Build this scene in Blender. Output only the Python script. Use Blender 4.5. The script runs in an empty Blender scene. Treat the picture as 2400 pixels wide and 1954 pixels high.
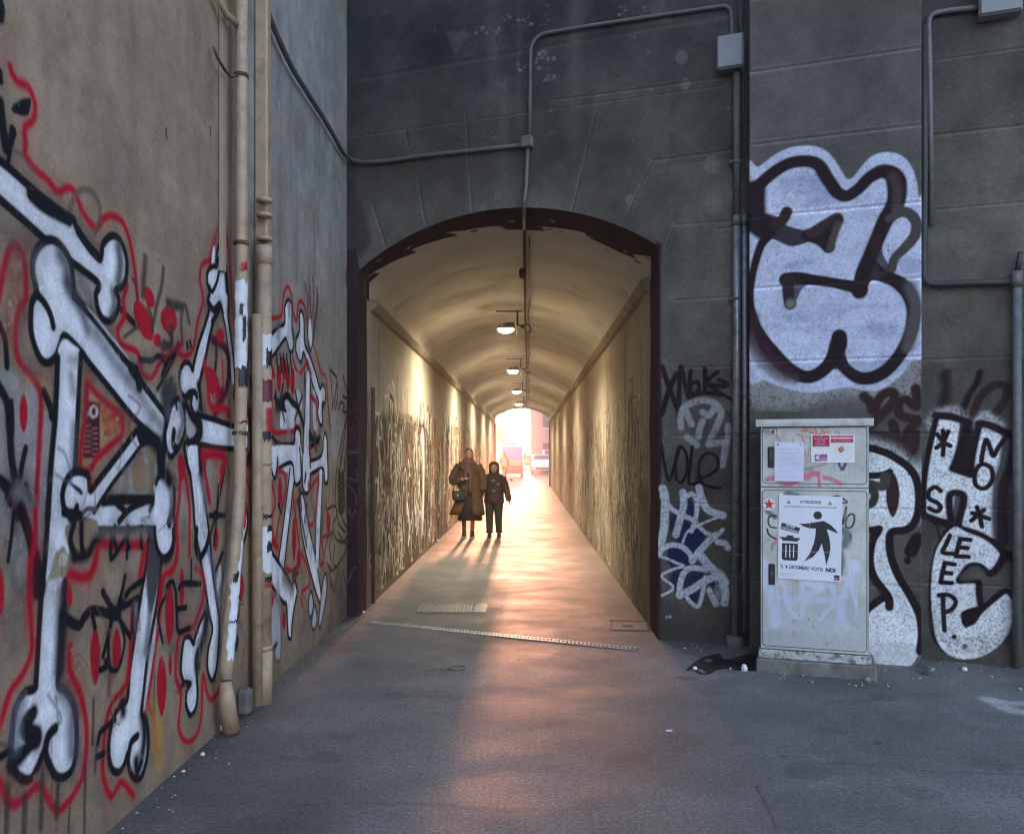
import bpy, math, random
import numpy as np
from mathutils import Vector, Matrix
from mathutils.geometry import tessellate_polygon
random.seed(7)
RNG = np.random.default_rng(11)
S = bpy.context.scene
COL = S.collection
F = 2050.0; U0 = 1236.0; V0 = 1064.0; CAMH = 1.6      # focal length and vanishing point in photo pixels
SL = 0.37; Y0 = 7.97                                   # facade line: Y = Y0 - SL*X
CN = math.sqrt(1 + SL * SL); DX, DY = 1 / CN, -SL / CN   # direction along the facade
NX, NY = -SL / CN, -1 / CN                             # facade normal, towards the viewer
XL, XR, XW = -1.66, 1.13, -1.78                        # tunnel sides, plaster wall plane
AC, AR, AZ = -0.265, 2.33, 1.53                        # arch centre x, radius, centre z
YE = 43.5                                              # far mouth of the tunnel
def arch(x): return AZ + math.sqrt(max(0.0, AR * AR - (x - AC) ** 2))

# ------------------------------------------------------------------ tags
def tag(o, label=None, cat=None, group=None, kind=None):
    if label: o['label'] = label
    if cat: o['category'] = cat
    if group: o['group'] = group
    if kind: o['kind'] = kind
    return o
def empty(name, loc=(0, 0, 0), rz=0.0, label=None, cat=None, group=None):
    o = bpy.data.objects.new(name, None); COL.objects.link(o)
    o.location = loc; o.rotation_euler = (0, 0, rz); o.empty_display_size = 0.1
    return tag(o, label, cat, group)
def copy_tree(o, parent=None):
    c = o.copy(); COL.objects.link(c); c.parent = parent
    for ch in list(o.children): copy_tree(ch, c)
    return c

# ------------------------------------------------------------------ mesh builder
class MB:
    def __init__(s): s.v = []; s.f = []; s.m = []; s.sm = []; s.uv = []
    def add(s, vs, fs, m=0, smooth=False, uvs=None):
        b = len(s.v); s.v += [tuple(v) for v in vs]
        for i, f in enumerate(fs):
            s.f.append([b + k for k in f]); s.m.append(m); s.sm.append(smooth)
            s.uv.append(uvs[i] if uvs else None)
        return s
    def box(s, x0, y0, z0, x1, y1, z1, m=0, bev=0.0, M=None):
        if bev > 0:
            b = bev
            vs = []; 
            for (x, sx) in ((x0, 1), (x1, -1)):
                for (y, sy) in ((y0, 1), (y1, -1)):
                    for (z, sz) in ((z0, 1), (z1, -1)):
                        vs += [(x, y + sy * b, z + sz * b), (x + sx * b, y, z + sz * b), (x + sx * b, y + sy * b, z)]
            vs = [Vector(v) for v in vs]
            import bmesh
            bm = bmesh.new(); bv = [bm.verts.new(v) for v in vs]
            bmesh.ops.convex_hull(bm, input=bv)
            bm.verts.index_update()
            vs = [tuple(v.co) for v in bm.verts]; fs = [[v.index for v in f.verts] for f in bm.faces]
            bm.free()
        else:
            vs = [(x0, y0, z0), (x1, y0, z0), (x1, y1, z0), (x0, y1, z0), (x0, y0, z1), (x1, y0, z1), (x1, y1, z1), (x0, y1, z1)]
            fs = [(0, 3, 2, 1), (4, 5, 6, 7), (0, 1, 5, 4), (1, 2, 6, 5), (2, 3, 7, 6), (3, 0, 4, 7)]
        if M is not None: vs = [tuple(M @ Vector(v)) for v in vs]
        return s.add(vs, fs, m)
    def loft(s, rings, m=0, cap=True, smooth=True, closed=True):
        n = len(rings[0]); vs = [p for r in rings for p in r]; fs = []
        for i in range(len(rings) - 1):
            for j in range(n if closed else n - 1):
                k = (j + 1) % n
                fs.append((i * n + j, i * n + k, (i + 1) * n + k, (i + 1) * n + j))
        if cap and closed:
            fs.append(tuple(range(n))[::-1]); fs.append(tuple((len(rings) - 1) * n + j for j in range(n)))
        return s.add(vs, fs, m, smooth)
    def tube(s, path, r, n=10, m=0, cap=True, flat=1.0):
        P = [Vector(p) for p in path]; R = r if hasattr(r, '__len__') else [r] * len(P)
        rings = []; prev = None
        for i, p in enumerate(P):
            t = (P[min(i + 1, len(P) - 1)] - P[max(i - 1, 0)]).normalized()
            if prev is None:
                a = Vector((1, 0, 0)) if abs(t.x) < 0.8 else Vector((0, 1, 0))
                nrm = (a - t * a.dot(t)).normalized()
            else:
                nrm = (prev - t * prev.dot(t)).normalized()
            prev = nrm; b = t.cross(nrm)
            rings.append([tuple(p + (nrm * math.cos(2 * math.pi * k / n) * flat + b * math.sin(2 * math.pi * k / n)) * R[i]) for k in range(n)])
        return s.loft(rings, m, cap)
    def prism(s, poly, y0, y1, m=0, axis='y'):
        n = len(poly)
        def mk(a, b, c): return (a, c, b) if axis == 'y' else ((c, a, b) if axis == 'x' else (a, b, c))
        vs = [mk(a, b, y0) for a, b in poly] + [mk(a, b, y1) for a, b in poly]
        tris = tessellate_polygon([[Vector((a, b, 0)) for a, b in poly]])
        fs = [tuple(t) for t in tris] + [tuple(n + k for k in t[::-1]) for t in tris]
        fs += [(i, (i + 1) % n, n + (i + 1) % n, n + i) for i in range(n)]
        return s.add(vs, fs, m)
    def ball(s, c, rx, ry, rz, m=0, nu=14, nv=9, M=None):
        rings = []
        for i in range(nv + 1):
            a = -math.pi / 2 + math.pi * i / nv; cr = max(0.02, math.cos(a))
            rings.append([(c[0] + rx * cr * math.cos(2 * math.pi * j / nu), c[1] + ry * cr * math.sin(2 * math.pi * j / nu), c[2] + rz * math.sin(a)) for j in range(nu)])
        if M is not None: rings = [[tuple(M @ Vector(p)) for p in r] for r in rings]
        return s.loft(rings, m)
    def build(s, name, mats, parent=None, **kw):
        me = bpy.data.meshes.new(name); me.from_pydata(s.v, [], s.f); 
        mats = mats if isinstance(mats, (list, tuple)) else [mats]
        for mt in mats: me.materials.append(mt)
        me.polygons.foreach_set('material_index', s.m); me.polygons.foreach_set('use_smooth', s.sm)
        if any(u is not None for u in s.uv):
            uvl = me.uv_layers.new(name='UVMap'); k = 0; d = []
            for f, u in zip(s.f, s.uv):
                d += [c for i in range(len(f)) for c in (u[i] if u else (0, 0))]
            uvl.data.foreach_set('uv', d)
        me.update()
        import bmesh
        bm = bmesh.new(); bm.from_mesh(me)
        if not kw.pop('keep', False): bmesh.ops.recalc_face_normals(bm, faces=bm.faces)
        bm.to_mesh(me); bm.free()
        o = bpy.data.objects.new(name, me); COL.objects.link(o)
        if parent: o.parent = parent
        return tag(o, **kw)

# ------------------------------------------------------------------ materials
def nt_new(name):
    m = bpy.data.materials.new(name); m.use_nodes = True
    nt = m.node_tree; b = nt.nodes['Principled BSDF']; return m, nt, b
def N(nt, t, **k):
    n = nt.nodes.new(t)
    for a, v in k.items(): setattr(n, a, v)
    return n
def noise(nt, scale, detail=4, rough=0.55, coord='Object', stretch=None, dist=0.0):
    tc = N(nt, 'ShaderNodeTexCoord'); src = tc.outputs[coord]
    if stretch:
        mp = N(nt, 'ShaderNodeMapping'); mp.inputs['Scale'].default_value = stretch
        nt.links.new(src, mp.inputs[0]); src = mp.outputs[0]
    n = N(nt, 'ShaderNodeTexNoise'); n.inputs['Scale'].default_value = scale; n.inputs['Detail'].default_value = detail
    n.inputs['Roughness'].default_value = rough; n.inputs['Distortion'].default_value = dist
    nt.links.new(src, n.inputs['Vector']); return n.outputs['Fac']
def ramp(nt, fac, lo, hi, a, b):
    r = N(nt, 'ShaderNodeMapRange'); r.inputs[1].default_value = lo; r.inputs[2].default_value = hi
    r.inputs[3].default_value = a; r.inputs[4].default_value = b; nt.links.new(fac, r.inputs[0]); return r.outputs[0]
def mth(nt, op, a, b):
    n = N(nt, 'ShaderNodeMath', operation=op)
    for i, v in enumerate((a, b)):
        if isinstance(v, (int, float)): n.inputs[i].default_value = v
        else: nt.links.new(v, n.inputs[i])
    return n.outputs[0]
def mixc(nt, fac, a, b, mode='MIX'):
    n = N(nt, 'ShaderNodeMix', data_type='RGBA', blend_type=mode)
    for i, v in ((0, fac), (6, a), (7, b)):
        if isinstance(v, (int, float)): n.inputs[i].default_value = v
        elif isinstance(v, (tuple, list)): n.inputs[i].default_value = (*v, 1) if len(v) == 3 else v
        else: nt.links.new(v, n.inputs[i])
    return n.outputs[2]
def bump(nt, b, h, strength, dist=0.01):
    n = N(nt, 'ShaderNodeBump'); n.inputs['Strength'].default_value = strength; n.inputs['Distance'].default_value = dist
    nt.links.new(h, n.inputs['Height']); nt.links.new(n.outputs[0], b.inputs['Normal'])
def mat(name, col, rough=0.6, metal=0.0, var=0.25, scale=6.0, bmp=0.0, bscale=60.0, dirt=None, dscale=3.0, dlo=0.5, dhi=0.75, emit=0.0, coat=0.0):
    m, nt, b = nt_new(name)
    f = ramp(nt, noise(nt, scale, 5), 0.3, 0.7, 1 - var, 1 + var)
    c = mixc(nt, 1.0, col, f, 'MULTIPLY')
    if dirt is not None:
        c = mixc(nt, ramp(nt, noise(nt, dscale, 6, 0.65), dlo, dhi, 0, 1), c, dirt)
    nt.links.new(c, b.inputs['Base Color'])
    b.inputs['Roughness'].default_value = rough; b.inputs['Metallic'].default_value = metal
    b.inputs['Coat Weight'].default_value = coat
    if bmp: bump(nt, b, noise(nt, bscale, 4, 0.6), bmp, 0.004)
    if emit:
        b.inputs['Emission Color'].default_value = (*col, 1); b.inputs['Emission Strength'].default_value = emit
    return m

# ------------------------------------------------------------------ raster painter (paint on walls, made from strokes by code)
def srgb(x):
    x = np.clip(x, 0, 1); return np.where(x <= 0.0031308, 12.92 * x, 1.055 * np.power(x, 1 / 2.4) - 0.055)
def blur(a, k):
    for ax in (0, 1):
        p = [(k, k) if i == ax else (0, 0) for i in range(a.ndim)]
        c = np.cumsum(np.pad(a, p, mode='edge'), axis=ax, dtype=np.float64)
        c = np.concatenate([np.zeros_like(np.take(c, [0], axis=ax)), c], axis=ax)
        n = a.shape[ax]
        a = (np.take(c, range(2 * k + 1, 2 * k + 1 + n), axis=ax) - np.take(c, range(0, n), axis=ax)) / (2 * k + 1)
    return a
def vnoise(h, w, cell):
    gh, gw = int(h / cell) + 3, int(w / cell) + 3
    g = RNG.random((gh, gw)); y = np.arange(h) / cell; x = np.arange(w) / cell
    yi = y.astype(int); xi = x.astype(int); fy = y - yi; fx = x - xi; fy = fy * fy * (3 - 2 * fy); fx = fx * fx * (3 - 2 * fx)
    a = g[yi][:, xi] * (1 - fx) + g[yi][:, xi + 1] * fx; b = g[yi + 1][:, xi] * (1 - fx) + g[yi + 1][:, xi + 1] * fx
    return a * (1 - fy)[:, None] + b * fy[:, None]
def smooth(pts, closed=False, n=7):
    P = [np.array(p, float) for p in pts]
    if len(P) < 3: 
        return np.array([P[0] + (P[1] - P[0]) * i / 8 for i in range(9)]) if len(P) == 2 else np.array(P)
    L = len(P); out = []
    rng = range(L) if closed else range(L - 1)
    for i in rng:
        if closed: a, b, c, d = P[i - 1], P[i], P[(i + 1) % L], P[(i + 2) % L]
        else: a, b, c, d = P[max(i - 1, 0)], P[i], P[i + 1], P[min(i + 2, L - 1)]
        for k in range(n):
            t = k / n
            out.append(0.5 * (2 * b + (c - a) * t + (2 * a - 5 * b + 4 * c - d) * t * t + (3 * b - a - 3 * c + d) * t ** 3))
    if not closed: out.append(P[-1])
    return np.array(out)
class Ras:
    def __init__(s, x0, x1, z0, z1, res, base, proj=None):
        s.x0, s.z0, s.res = x0, z0, res; s.W = int(round((x1 - x0) / res)); s.H = int(round((z1 - z0) / res))
        s.x1 = x0 + s.W * res; s.z1 = z0 + s.H * res; s.proj = proj
        s.C = np.ones((s.H, s.W, 3), np.float32) * np.array(base, np.float32)
        s.G = np.full((s.H, s.W), 0.5, np.float32)
        g = RNG.random((s.H, s.W)); s.n1 = blur(g, 1); s.n1 = np.clip((s.n1 - 0.5) * 2.6 + 0.5, 0, 1)
        s.n2 = 0.5 * vnoise(s.H, s.W, 0.05 / res) + 0.5 * vnoise(s.H, s.W, 0.014 / res)
    def uv(s, x, z): return ((x - s.x0) / (s.x1 - s.x0), (z - s.z0) / (s.z1 - s.z0))
    def _p(s, pts, crop):
        if crop is None: return np.array(pts, float)
        q = np.array(pts, float) / crop[2] + np.array(crop[:2])
        return np.array([s.proj(u, v) for u, v in q])
    def blend(s, sl, a, col, grain):
        if grain: 
            g = s.n1[sl] * 0.55 + s.n2[sl] * 0.45
            a = a * np.clip(1 - (g - (1 - grain)) * 3.0, 0, 1)
        a = a[..., None]; s.C[sl] = s.C[sl] * (1 - a) + np.array(col, np.float32) * a
    def field(s, p, r, pad):
        q = (p - np.array([s.x0, s.z0])) / s.res; r = np.asarray(r) / s.res; pad = pad / s.res + 1
        m = r.max() + pad
        ax, bx = int(max(0, q[:, 0].min() - m)), int(min(s.W, q[:, 0].max() + m + 1)); ay, by = int(max(0, q[:, 1].min() - m)), int(min(s.H, q[:, 1].max() + m + 1))
        if bx <= ax or by <= ay: return None, None
        f = np.full((by - ay, bx - ax), 1e6, np.float32)
        for i in range(len(q) - 1):
            a, b = q[i], q[i + 1]; rr = max(r[i], r[i + 1]) + pad
            x0 = int(max(ax, min(a[0], b[0]) - rr)); x1 = int(min(bx, max(a[0], b[0]) + rr + 1)); y0 = int(max(ay, min(a[1], b[1]) - rr)); y1 = int(min(by, max(a[1], b[1]) + rr + 1))
            if x1 <= x0 or y1 <= y0: continue
            X = np.arange(x0, x1)[None, :] + 0.5 - a[0]; Y = np.arange(y0, y1)[:, None] + 0.5 - a[1]
            d = b - a; L = float(d @ d) + 1e-9; t = np.clip((X * d[0] + Y * d[1]) / L, 0, 1)
            dd = np.sqrt((X - t * d[0]) ** 2 + (Y - t * d[1]) ** 2) - (r[i] * (1 - t) + r[i + 1] * t)
            v = f[y0 - ay:y1 - ay, x0 - ax:x1 - ax]; np.minimum(v, dd, out=v)
        return (slice(ay, by), slice(ax, bx)), f * s.res
    def stroke(s, pts, w, col, crop=None, soft=0.3, a=1.0, grain=0.12, closed=False, sm=True, jit=0.0):
        """w: width in metres (or list along the stroke); soft: share of the half width that fades"""
        pts = list(pts)
        if sm: pts = smooth(pts, closed)
        elif closed: pts = pts + [pts[0]]
        p = s._p(pts, crop)
        if closed and sm: p = np.vstack([p, p[:1]])
        W = np.interp(np.linspace(0, 1, len(p)), np.linspace(0, 1, len(w)), w) if hasattr(w, '__len__') else np.full(len(p), float(w))
        if jit: W = W * (1 + jit * np.interp(np.arange(len(p)), np.arange(0, len(p) + 6, 6), RNG.uniform(-1, 1, len(np.arange(0, len(p) + 6, 6)))))
        r = W / 2; so = max(s.res * 0.7, float(r.mean()) * soft)
        sl, f = s.field(p, r, so * 1.5)
        if sl is None: return
        al = np.clip(0.5 - f / (2 * so), 0, 1); al = al * al * (3 - 2 * al)
        s.blend(sl, al * a, col, grain)
    def poly_mask(s, p):
        q = (p - np.array([s.x0, s.z0])) / s.res
        ax, bx = int(max(0, q[:, 0].min() - 2)), int(min(s.W, q[:, 0].max() + 3)); ay, by = int(max(0, q[:, 1].min() - 2)), int(min(s.H, q[:, 1].max() + 3))
        if bx <= ax or by <= ay: return None, None
        X = np.arange(ax, bx)[None, :] + 0.5; Y = np.arange(ay, by)[:, None] + 0.5
        m = np.zeros((by - ay, bx - ax), bool)
        for i in range(len(q)):
            (x1, y1), (x2, y2) = q[i], q[(i + 1) % len(q)]
            if y1 == y2: continue
            m ^= ((Y > min(y1, y2)) & (Y <= max(y1, y2)) & (X < (x2 - x1) * (Y - y1) / (y2 - y1) + x1))
        return (slice(ay, by), slice(ax, bx)), m.astype(np.float32)
    def fill(s, pts, col, crop=None, a=1.0, grain=0.1, sm=True, soft=0, closed=True):
        pts = smooth(pts, True) if sm else pts
        p = s._p(pts, crop)
        sl, m = s.poly_mask(p)
        if sl is None: return
        if soft:
            k = max(1, int(soft / s.res)); m = blur(blur(m, k), k)
        else: m = blur(m, 1)
        s.blend(sl, np.clip(m, 0, 1) * a, col, grain)
    def ell(s, c, rx, ry, col, crop=None, rot=0.0, a=1.0, grain=0.1, soft=0, spindle=False):
        P = []
        for k in range(22):
            t = 2 * math.pi * k / 22; x, y = rx * math.cos(t), ry * math.sin(t)
            if spindle: x *= (0.55 + 0.45 * abs(math.cos(t)))
            P.append((c[0] + x * math.cos(rot) - y * math.sin(rot), c[1] + x * math.sin(rot) + y * math.cos(rot)))
        s.fill(P, col, crop, a, grain, False, soft)
    def rect(s, x0, z0, x1, z1, col, crop=None, a=1.0, grain=0.0, soft=0):
        s.fill([(x0, z0), (x1, z0), (x1, z1), (x0, z1)], col, crop, a, grain, False, soft)
    def spots(s, n, x0, x1, z0, z1, r0, r1, col, a=0.5, crop=None):
        for _ in range(n):
            x, z = random.uniform(x0, x1), random.uniform(z0, z1); r = random.uniform(r0, r1)
            P = [(x + r * random.uniform(.5, 1.2) * math.cos(t), z + r * random.uniform(.5, 1.2) * math.sin(t)) for t in np.linspace(0, 6.28, 8)[:-1]]
            s.fill(P, col, crop, a * random.uniform(.5, 1), 0.3)
    def groove(s, pts, w, crop=None, light=0.0, d=0.4):
        p = s._p(smooth(pts) if len(pts) > 2 else pts, crop); r = np.full(len(p), w / 2)
        sl, f = s.field(p, r, w * 0.6)
        if sl is None: return
        a = np.clip(0.5 - f / (w * 0.5), 0, 1); s.G[sl] -= a * d
        if light:
            e = np.exp(-((f - w * 0.15) / (w * 0.35)) ** 2); c = np.clip(1 + light * (e - 0.5 * (f < -w * .25)), 0.5, 2)[..., None]
            s.C[sl] = s.C[sl] * c
    def text(s, txt, x, z, h, col, w=None, rot=0.0, align='LEFT', a=1.0, bold=0.0, crop=None, shear=0.0):
        """lettering from the font's own outlines, filled triangle by triangle"""
        cu = bpy.data.curves.new('t', 'FONT'); cu.body = txt; cu.size = 1; cu.offset = bold; cu.shear = shear
        o = bpy.data.objects.new('t', cu); COL.objects.link(o)
        dg = bpy.context.evaluated_depsgraph_get(); dg.update(); me = o.evaluated_get(dg).to_mesh()
        me.calc_loop_triangles(); V = np.array([v.co[:2] for v in me.vertices]); T = [t.vertices[:] for t in me.loop_triangles]
        o.evaluated_get(dg).to_mesh_clear(); bpy.data.objects.remove(o); bpy.data.curves.remove(cu)
        if not len(V): return
        x0, x1 = V[:, 0].min(), V[:, 0].max(); y0, y1 = V[:, 1].min(), V[:, 1].max()
        V = (V - [x0, y0]) * [((w / (x1 - x0)) if w else h / (y1 - y0)), h / (y1 - y0)]
        wd = V[:, 0].max()
        if align == 'CENTER': V[:, 0] -= wd / 2
        elif align == 'RIGHT': V[:, 0] -= wd
        c, sn = math.cos(rot), math.sin(rot); V = np.stack([V[:, 0] * c - V[:, 1] * sn + x, V[:, 0] * sn + V[:, 1] * c + z], 1)
        q = (V - [s.x0, s.z0]) / s.res; K = 3
        ax, bx = int(max(0, q[:, 0].min() - 1)), int(min(s.W, q[:, 0].max() + 2)); ay, by = int(max(0, q[:, 1].min() - 1)), int(min(s.H, q[:, 1].max() + 2))
        if bx <= ax or by <= ay: return
        m = np.zeros(((by - ay) * K, (bx - ax) * K), bool); q = (q - [ax, ay]) * K
        for t in T:
            A, B, C = q[list(t)]
            l, r = int(max(0, min(A[0], B[0], C[0]))), int(min(m.shape[1], max(A[0], B[0], C[0]) + 1.5)); b, u = int(max(0, min(A[1], B[1], C[1]))), int(min(m.shape[0], max(A[1], B[1], C[1]) + 1.5))
            if r <= l or u <= b: continue
            X = np.arange(l, r)[None, :] + .5; Y = np.arange(b, u)[:, None] + .5
            e = lambda P, Q: (Q[0] - P[0]) * (Y - P[1]) - (Q[1] - P[1]) * (X - P[0])
            e1, e2, e3 = e(A, B), e(B, C), e(C, A)
            m[b:u, l:r] |= ((e1 >= -.3) & (e2 >= -.3) & (e3 >= -.3)) | ((e1 <= .3) & (e2 <= .3) & (e3 <= .3))
        al = m.reshape(by - ay, K, bx - ax, K).mean((1, 3)).astype(np.float32)
        s.blend((slice(ay, by), slice(ax, bx)), al * a, col, 0)
    def image(s, name):
        im = bpy.data.images.new(name, s.W, s.H, alpha=True, float_buffer=False); im.alpha_mode = 'CHANNEL_PACKED'
        px = np.ones((s.H, s.W, 4), np.float32); px[..., :3] = srgb(s.C); px[..., 3] = np.clip(s.G, 0, 1)
        im.pixels.foreach_set(px.ravel()); im.update(); im.pack(); return im
def painted(name, ras, rough=0.8, var=0.18, scales=(1.2, 14.0), bmp=0.4, bscale=90.0, bdist=0.004, groove=0.0, gd=0.02, spec=0.5, streak=0.0, dirt=None, dlo=.55, dhi=.8, dscale=2.0):
    m, nt, b = nt_new(name)
    ti = N(nt, 'ShaderNodeTexImage'); ti.image = ras.image(name); ti.extension = 'EXTEND'; ti.interpolation = 'Cubic'
    uv = N(nt, 'ShaderNodeUVMap'); uv.uv_map = 'UVMap'; nt.links.new(uv.outputs[0], ti.inputs[0])
    c = ti.outputs[0]
    for sc in scales:
        c = mixc(nt, 1.0, c, ramp(nt, noise(nt, sc, 6, 0.62), 0.3, 0.7, 1 - var, 1 + var), 'MULTIPLY')
    if streak: c = mixc(nt, 1.0, c, ramp(nt, noise(nt, 5.0, 5, 0.6, stretch=(1, 1, 0.12)), 0.3, 0.7, 1 - streak, 1 + streak), 'MULTIPLY')
    if dirt is not None: c = mixc(nt, ramp(nt, noise(nt, dscale, 8, 0.7), dlo, dhi, 0, 0.85), c, dirt)
    nt.links.new(c, b.inputs['Base Color']); b.inputs['Roughness'].default_value = rough
    b.inputs['Specular IOR Level'].default_value = spec
    h = mth(nt, 'MULTIPLY', noise(nt, bscale, 5, 0.7), bmp)
    if groove: h = mth(nt, 'ADD', h, mth(nt, 'MULTIPLY', ti.outputs[1], groove))
    bump(nt, b, h, 1.0, bdist)
    return m
SUN_EL, SUN_AZ, SUN_S, SKY_S, EXPO, LAMP_W = 6.0, 0.0, 1.1, 0.15, 3.40, 92.0
# ------------------------------------------------------------------ where a photo pixel lies on each surface
def LW(u, v): Y = XW * F / (min(u, 1000) - U0); return (Y, CAMH + (V0 - v) * Y / F)
def FCP(off):
    def f(u, v):
        t = (u - U0) / F; Y = (Y0 - off) / (1 + SL * t); return (t * Y * CN, CAMH + (V0 - v) * Y / F)
    return f
FC, PIL = FCP(0.0), FCP(0.30)
def GND(u, v): Y = CAMH * F / max(60, v - V0); return ((u - U0) / F * Y, Y)
CBX, CBY, CBS = 1.72, 6.46, -0.33; CBN = math.sqrt(1 + CBS * CBS)
def CAB(u, v):
    t = (u - U0) / F; Y = (CBY - CBS * CBX) / (1 - CBS * t); X = t * Y; return ((X - CBX) * CBN, CAMH + (V0 - v) * Y / F)
A = (0, 0, 2.481); B = (0, 500, 2.481); C = (0, 1200, 2.302); D = (380, 0, 2.171); E = (380, 500, 2.894); G = (240, 1050, 2.445)
M = (0, 0, 0.8883); R1 = (1680, 300, 2.631); R2 = (1740, 960, 5.7875); R3 = (1740, 1120, 3.775); R4 = (1500, 800, 2.171); R5 = (1980, 820, 2.226); R6 = (1640, 0, 2.48)
T1 = (800, 0, 2.2208); T4 = (800, 480, 1.6375); R7 = (1500, 1480, 2.3689); G2 = (820, 1350, 2.733)
WHITE, BLACK, RED, GREY, MAR = (.84, .84, .89), (.012, .012, .016), (.42, .012, .03), (.10, .10, .11), (.035, .016, .022)
PLAST = (.315, .235, .165); STONE = (.106, .095, .080)

# ================================================================== plaster wall with the bones piece
lw = Ras(2.7, 9.1, 0.0, 5.9, 0.0042, PLAST, LW)
def W_(*p, crop=B, **k): lw.fill(list(p), k.pop('col', WHITE), crop, grain=.04, **k)
def K_(*p, crop=B, w=.033, col=BLACK, **k):
    if k.get('a', 1) > .6 and not k.get('soft', 0) > .75:      # overspray round every line
        w2 = [q * 2.0 + .02 for q in w] if hasattr(w, '__len__') else w * 2.0 + .02
        lw.stroke(list(p), w2, col, crop, soft=1.0, a=.22, grain=.42, closed=k.get('closed', False))
    lw.stroke(list(p), w, col, crop, soft=k.pop('soft', .35), grain=k.pop('grain', .05), **k)
def Rd(*p, crop=B, w=.026, **k): K_(*p, crop=crop, w=w, col=k.pop('col', RED), soft=k.pop('soft', .7), **k)
# worn plaster: damp, old patches
lw.C *= (0.88 + 0.24 * vnoise(lw.H, lw.W, 160))[..., None]
lw.C *= (0.88 + 0.24 * vnoise(lw.H, lw.W, 40))[..., None]; lw.C *= (0.93 + 0.14 * vnoise(lw.H, lw.W, 11))[..., None]
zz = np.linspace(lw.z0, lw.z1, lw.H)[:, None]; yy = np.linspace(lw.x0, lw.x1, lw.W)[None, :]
sky_tint = (np.clip((yy - 5.45) / .12, 0, 1) * np.clip((zz - 1.3) / 2.6, 0, 1))[..., None]
lw.C = lw.C * (1 - sky_tint) + lw.C * np.array([.98, 1.30, 1.85], np.float32) * sky_tint      # blue skylight painted into the upper wall beyond the pipes
damp = np.clip(.75 - zz / .8, 0, 1) * (0.4 + 0.6 * vnoise(lw.H, lw.W, 30)); lw.C = lw.C * (1 - .55 * damp[..., None]) + np.array([.10, .065, .055]) * .55 * damp[..., None]
g_ = (np.clip((yy - 5.6) / 2.5, 0, 1) * np.clip(.9 - zz / 1.1, 0, 1) * (.5 + .5 * vnoise(lw.H, lw.W, 24)))[..., None] * .75; lw.C = lw.C * (1 - g_) + np.array([.075, .045, .042]) * g_
for _ in range(46):      # rain streaks and rubbed patches
    y, z = random.uniform(2.8, 8.5), random.uniform(1.8, 5.6); lw.stroke([(y, z), (y + random.uniform(-.03, .03), z - random.uniform(.4, 1.8))], random.uniform(.03, .16), random.choice([(.15, .115, .085), (.40, .33, .25), (.19, .15, .11)]), None, soft=1, sm=False, a=random.uniform(.15, .4), grain=.3)
for _ in range(30):
    y, z = random.uniform(2.8, 8.5), random.uniform(.3, 4.5); lw.fill([(y + random.uniform(.1, .5) * math.cos(t), z + random.uniform(.06, .3) * math.sin(t)) for t in np.linspace(0, 6.28, 9)[:-1]], random.choice([(.20, .155, .115), (.36, .28, .20), (.24, .19, .15)]), None, .35, .35, True, .03)
for x, z in ((4.1, 3.3), (3.4, 2.9), (4.9, 3.7)): lw.fill([(x, z), (x + .5, z + .06), (x + .9, z - .3), (x + .3, z - .25)], (.16, .13, .10), None, .35, .2, True, .12)
lw.groove([(395, 705), (470, 860)], .05, D); lw.stroke([(20, 660), (22, 700)], .02, (.07, .05, .04), D, sm=False); lw.stroke([(245, 650), (246, 690)], .02, (.1, .08, .06), D, sm=False)
lw.stroke([(597, 515), (600, 590)], .015, (.5, .5, .5), D, sm=False)
# old posters and torn paper under the paint
W_((0, 890), (60, 900), (110, 960), (100, 1050), (60, 1080), (0, 1070), col=(.34, .35, .34), a=.8, soft=.01)
W_((60, 1060), (150, 1010), (240, 980), (300, 1100), (310, 1300), (290, 1500), (280, 1736), (0, 1800), (0, 1100), col=(.38, .37, .37), a=.75, soft=.02)
W_((0, -20), (180, -10), (240, 60), (235, 250), (150, 420), (90, 400), (40, 200), (0, 180), crop=C, col=(.36, .35, .34), a=.6, soft=.03)
W_((150, 990), (180, 940), (240, 950), (280, 990), (290, 1100), (250, 1160), (250, 1030), (200, 1000), col=(.42, .28, .10), a=.85)
lw.fill([(480, 960), (560, 1010), (700, 1110), (740, 1200), (700, 1300), (600, 1400), (560, 1480), (450, 1500)], (.36, .245, .12), B, grain=.25)
lw.fill([(600, 1120), (720, 1130), (720, 1230), (640, 1300), (600, 1260)], (.40, .13, .06), B, grain=.3)
lw.fill([(500, 1090), (582, 1100), (578, 1425), (480, 1420)], (.085, .012, .022), B, grain=.04, sm=False)
lw.ell((545, 1152), 28, 38, (.62, .58, .55), B); lw.ell((545, 1152), 12, 24, (.085, .012, .022), B); lw.stroke([(484, 1125), (486, 1190)], .02, (.5, .4, .35), B)
for k in range(12): lw.stroke([(490 + (k % 2) * 48, 1235 + k * 15), (528 + (k % 2) * 40, 1233 + k * 15)], .008, (.35, .2, .2), B, sm=False, a=.7)
for k in range(5): lw.stroke([(650 + k * 12, 1160 + k * 9), (662 + k * 10, 1200 + k * 6)], .012, RED, B, a=.8)
for k in range(14): x, z = random.uniform(500, 700), random.uniform(1040, 1420); lw.stroke([(x, z), (x + 18, z + random.uniform(-14, 14))], .02, random.choice([(.10, .08, .06), (.5, .42, .3), (.35, .05, .04)]), B, a=.6, grain=.3)
Rd((505, 985), (600, 1085), (700, 1175), (708, 1285), (640, 1350), (560, 1430), (520, 1492), (466, 1480), (478, 1300), (500, 1100), (505, 985), w=.035)
W_((690, 1400), (760, 1330), (830, 1330), (860, 1620), (700, 1640), (640, 1560), col=(.40, .40, .40), a=.7, soft=.01)
W_((770, 1460), (850, 1450), (860, 1600), (780, 1610), col=(.30, .225, .15)); 
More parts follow.
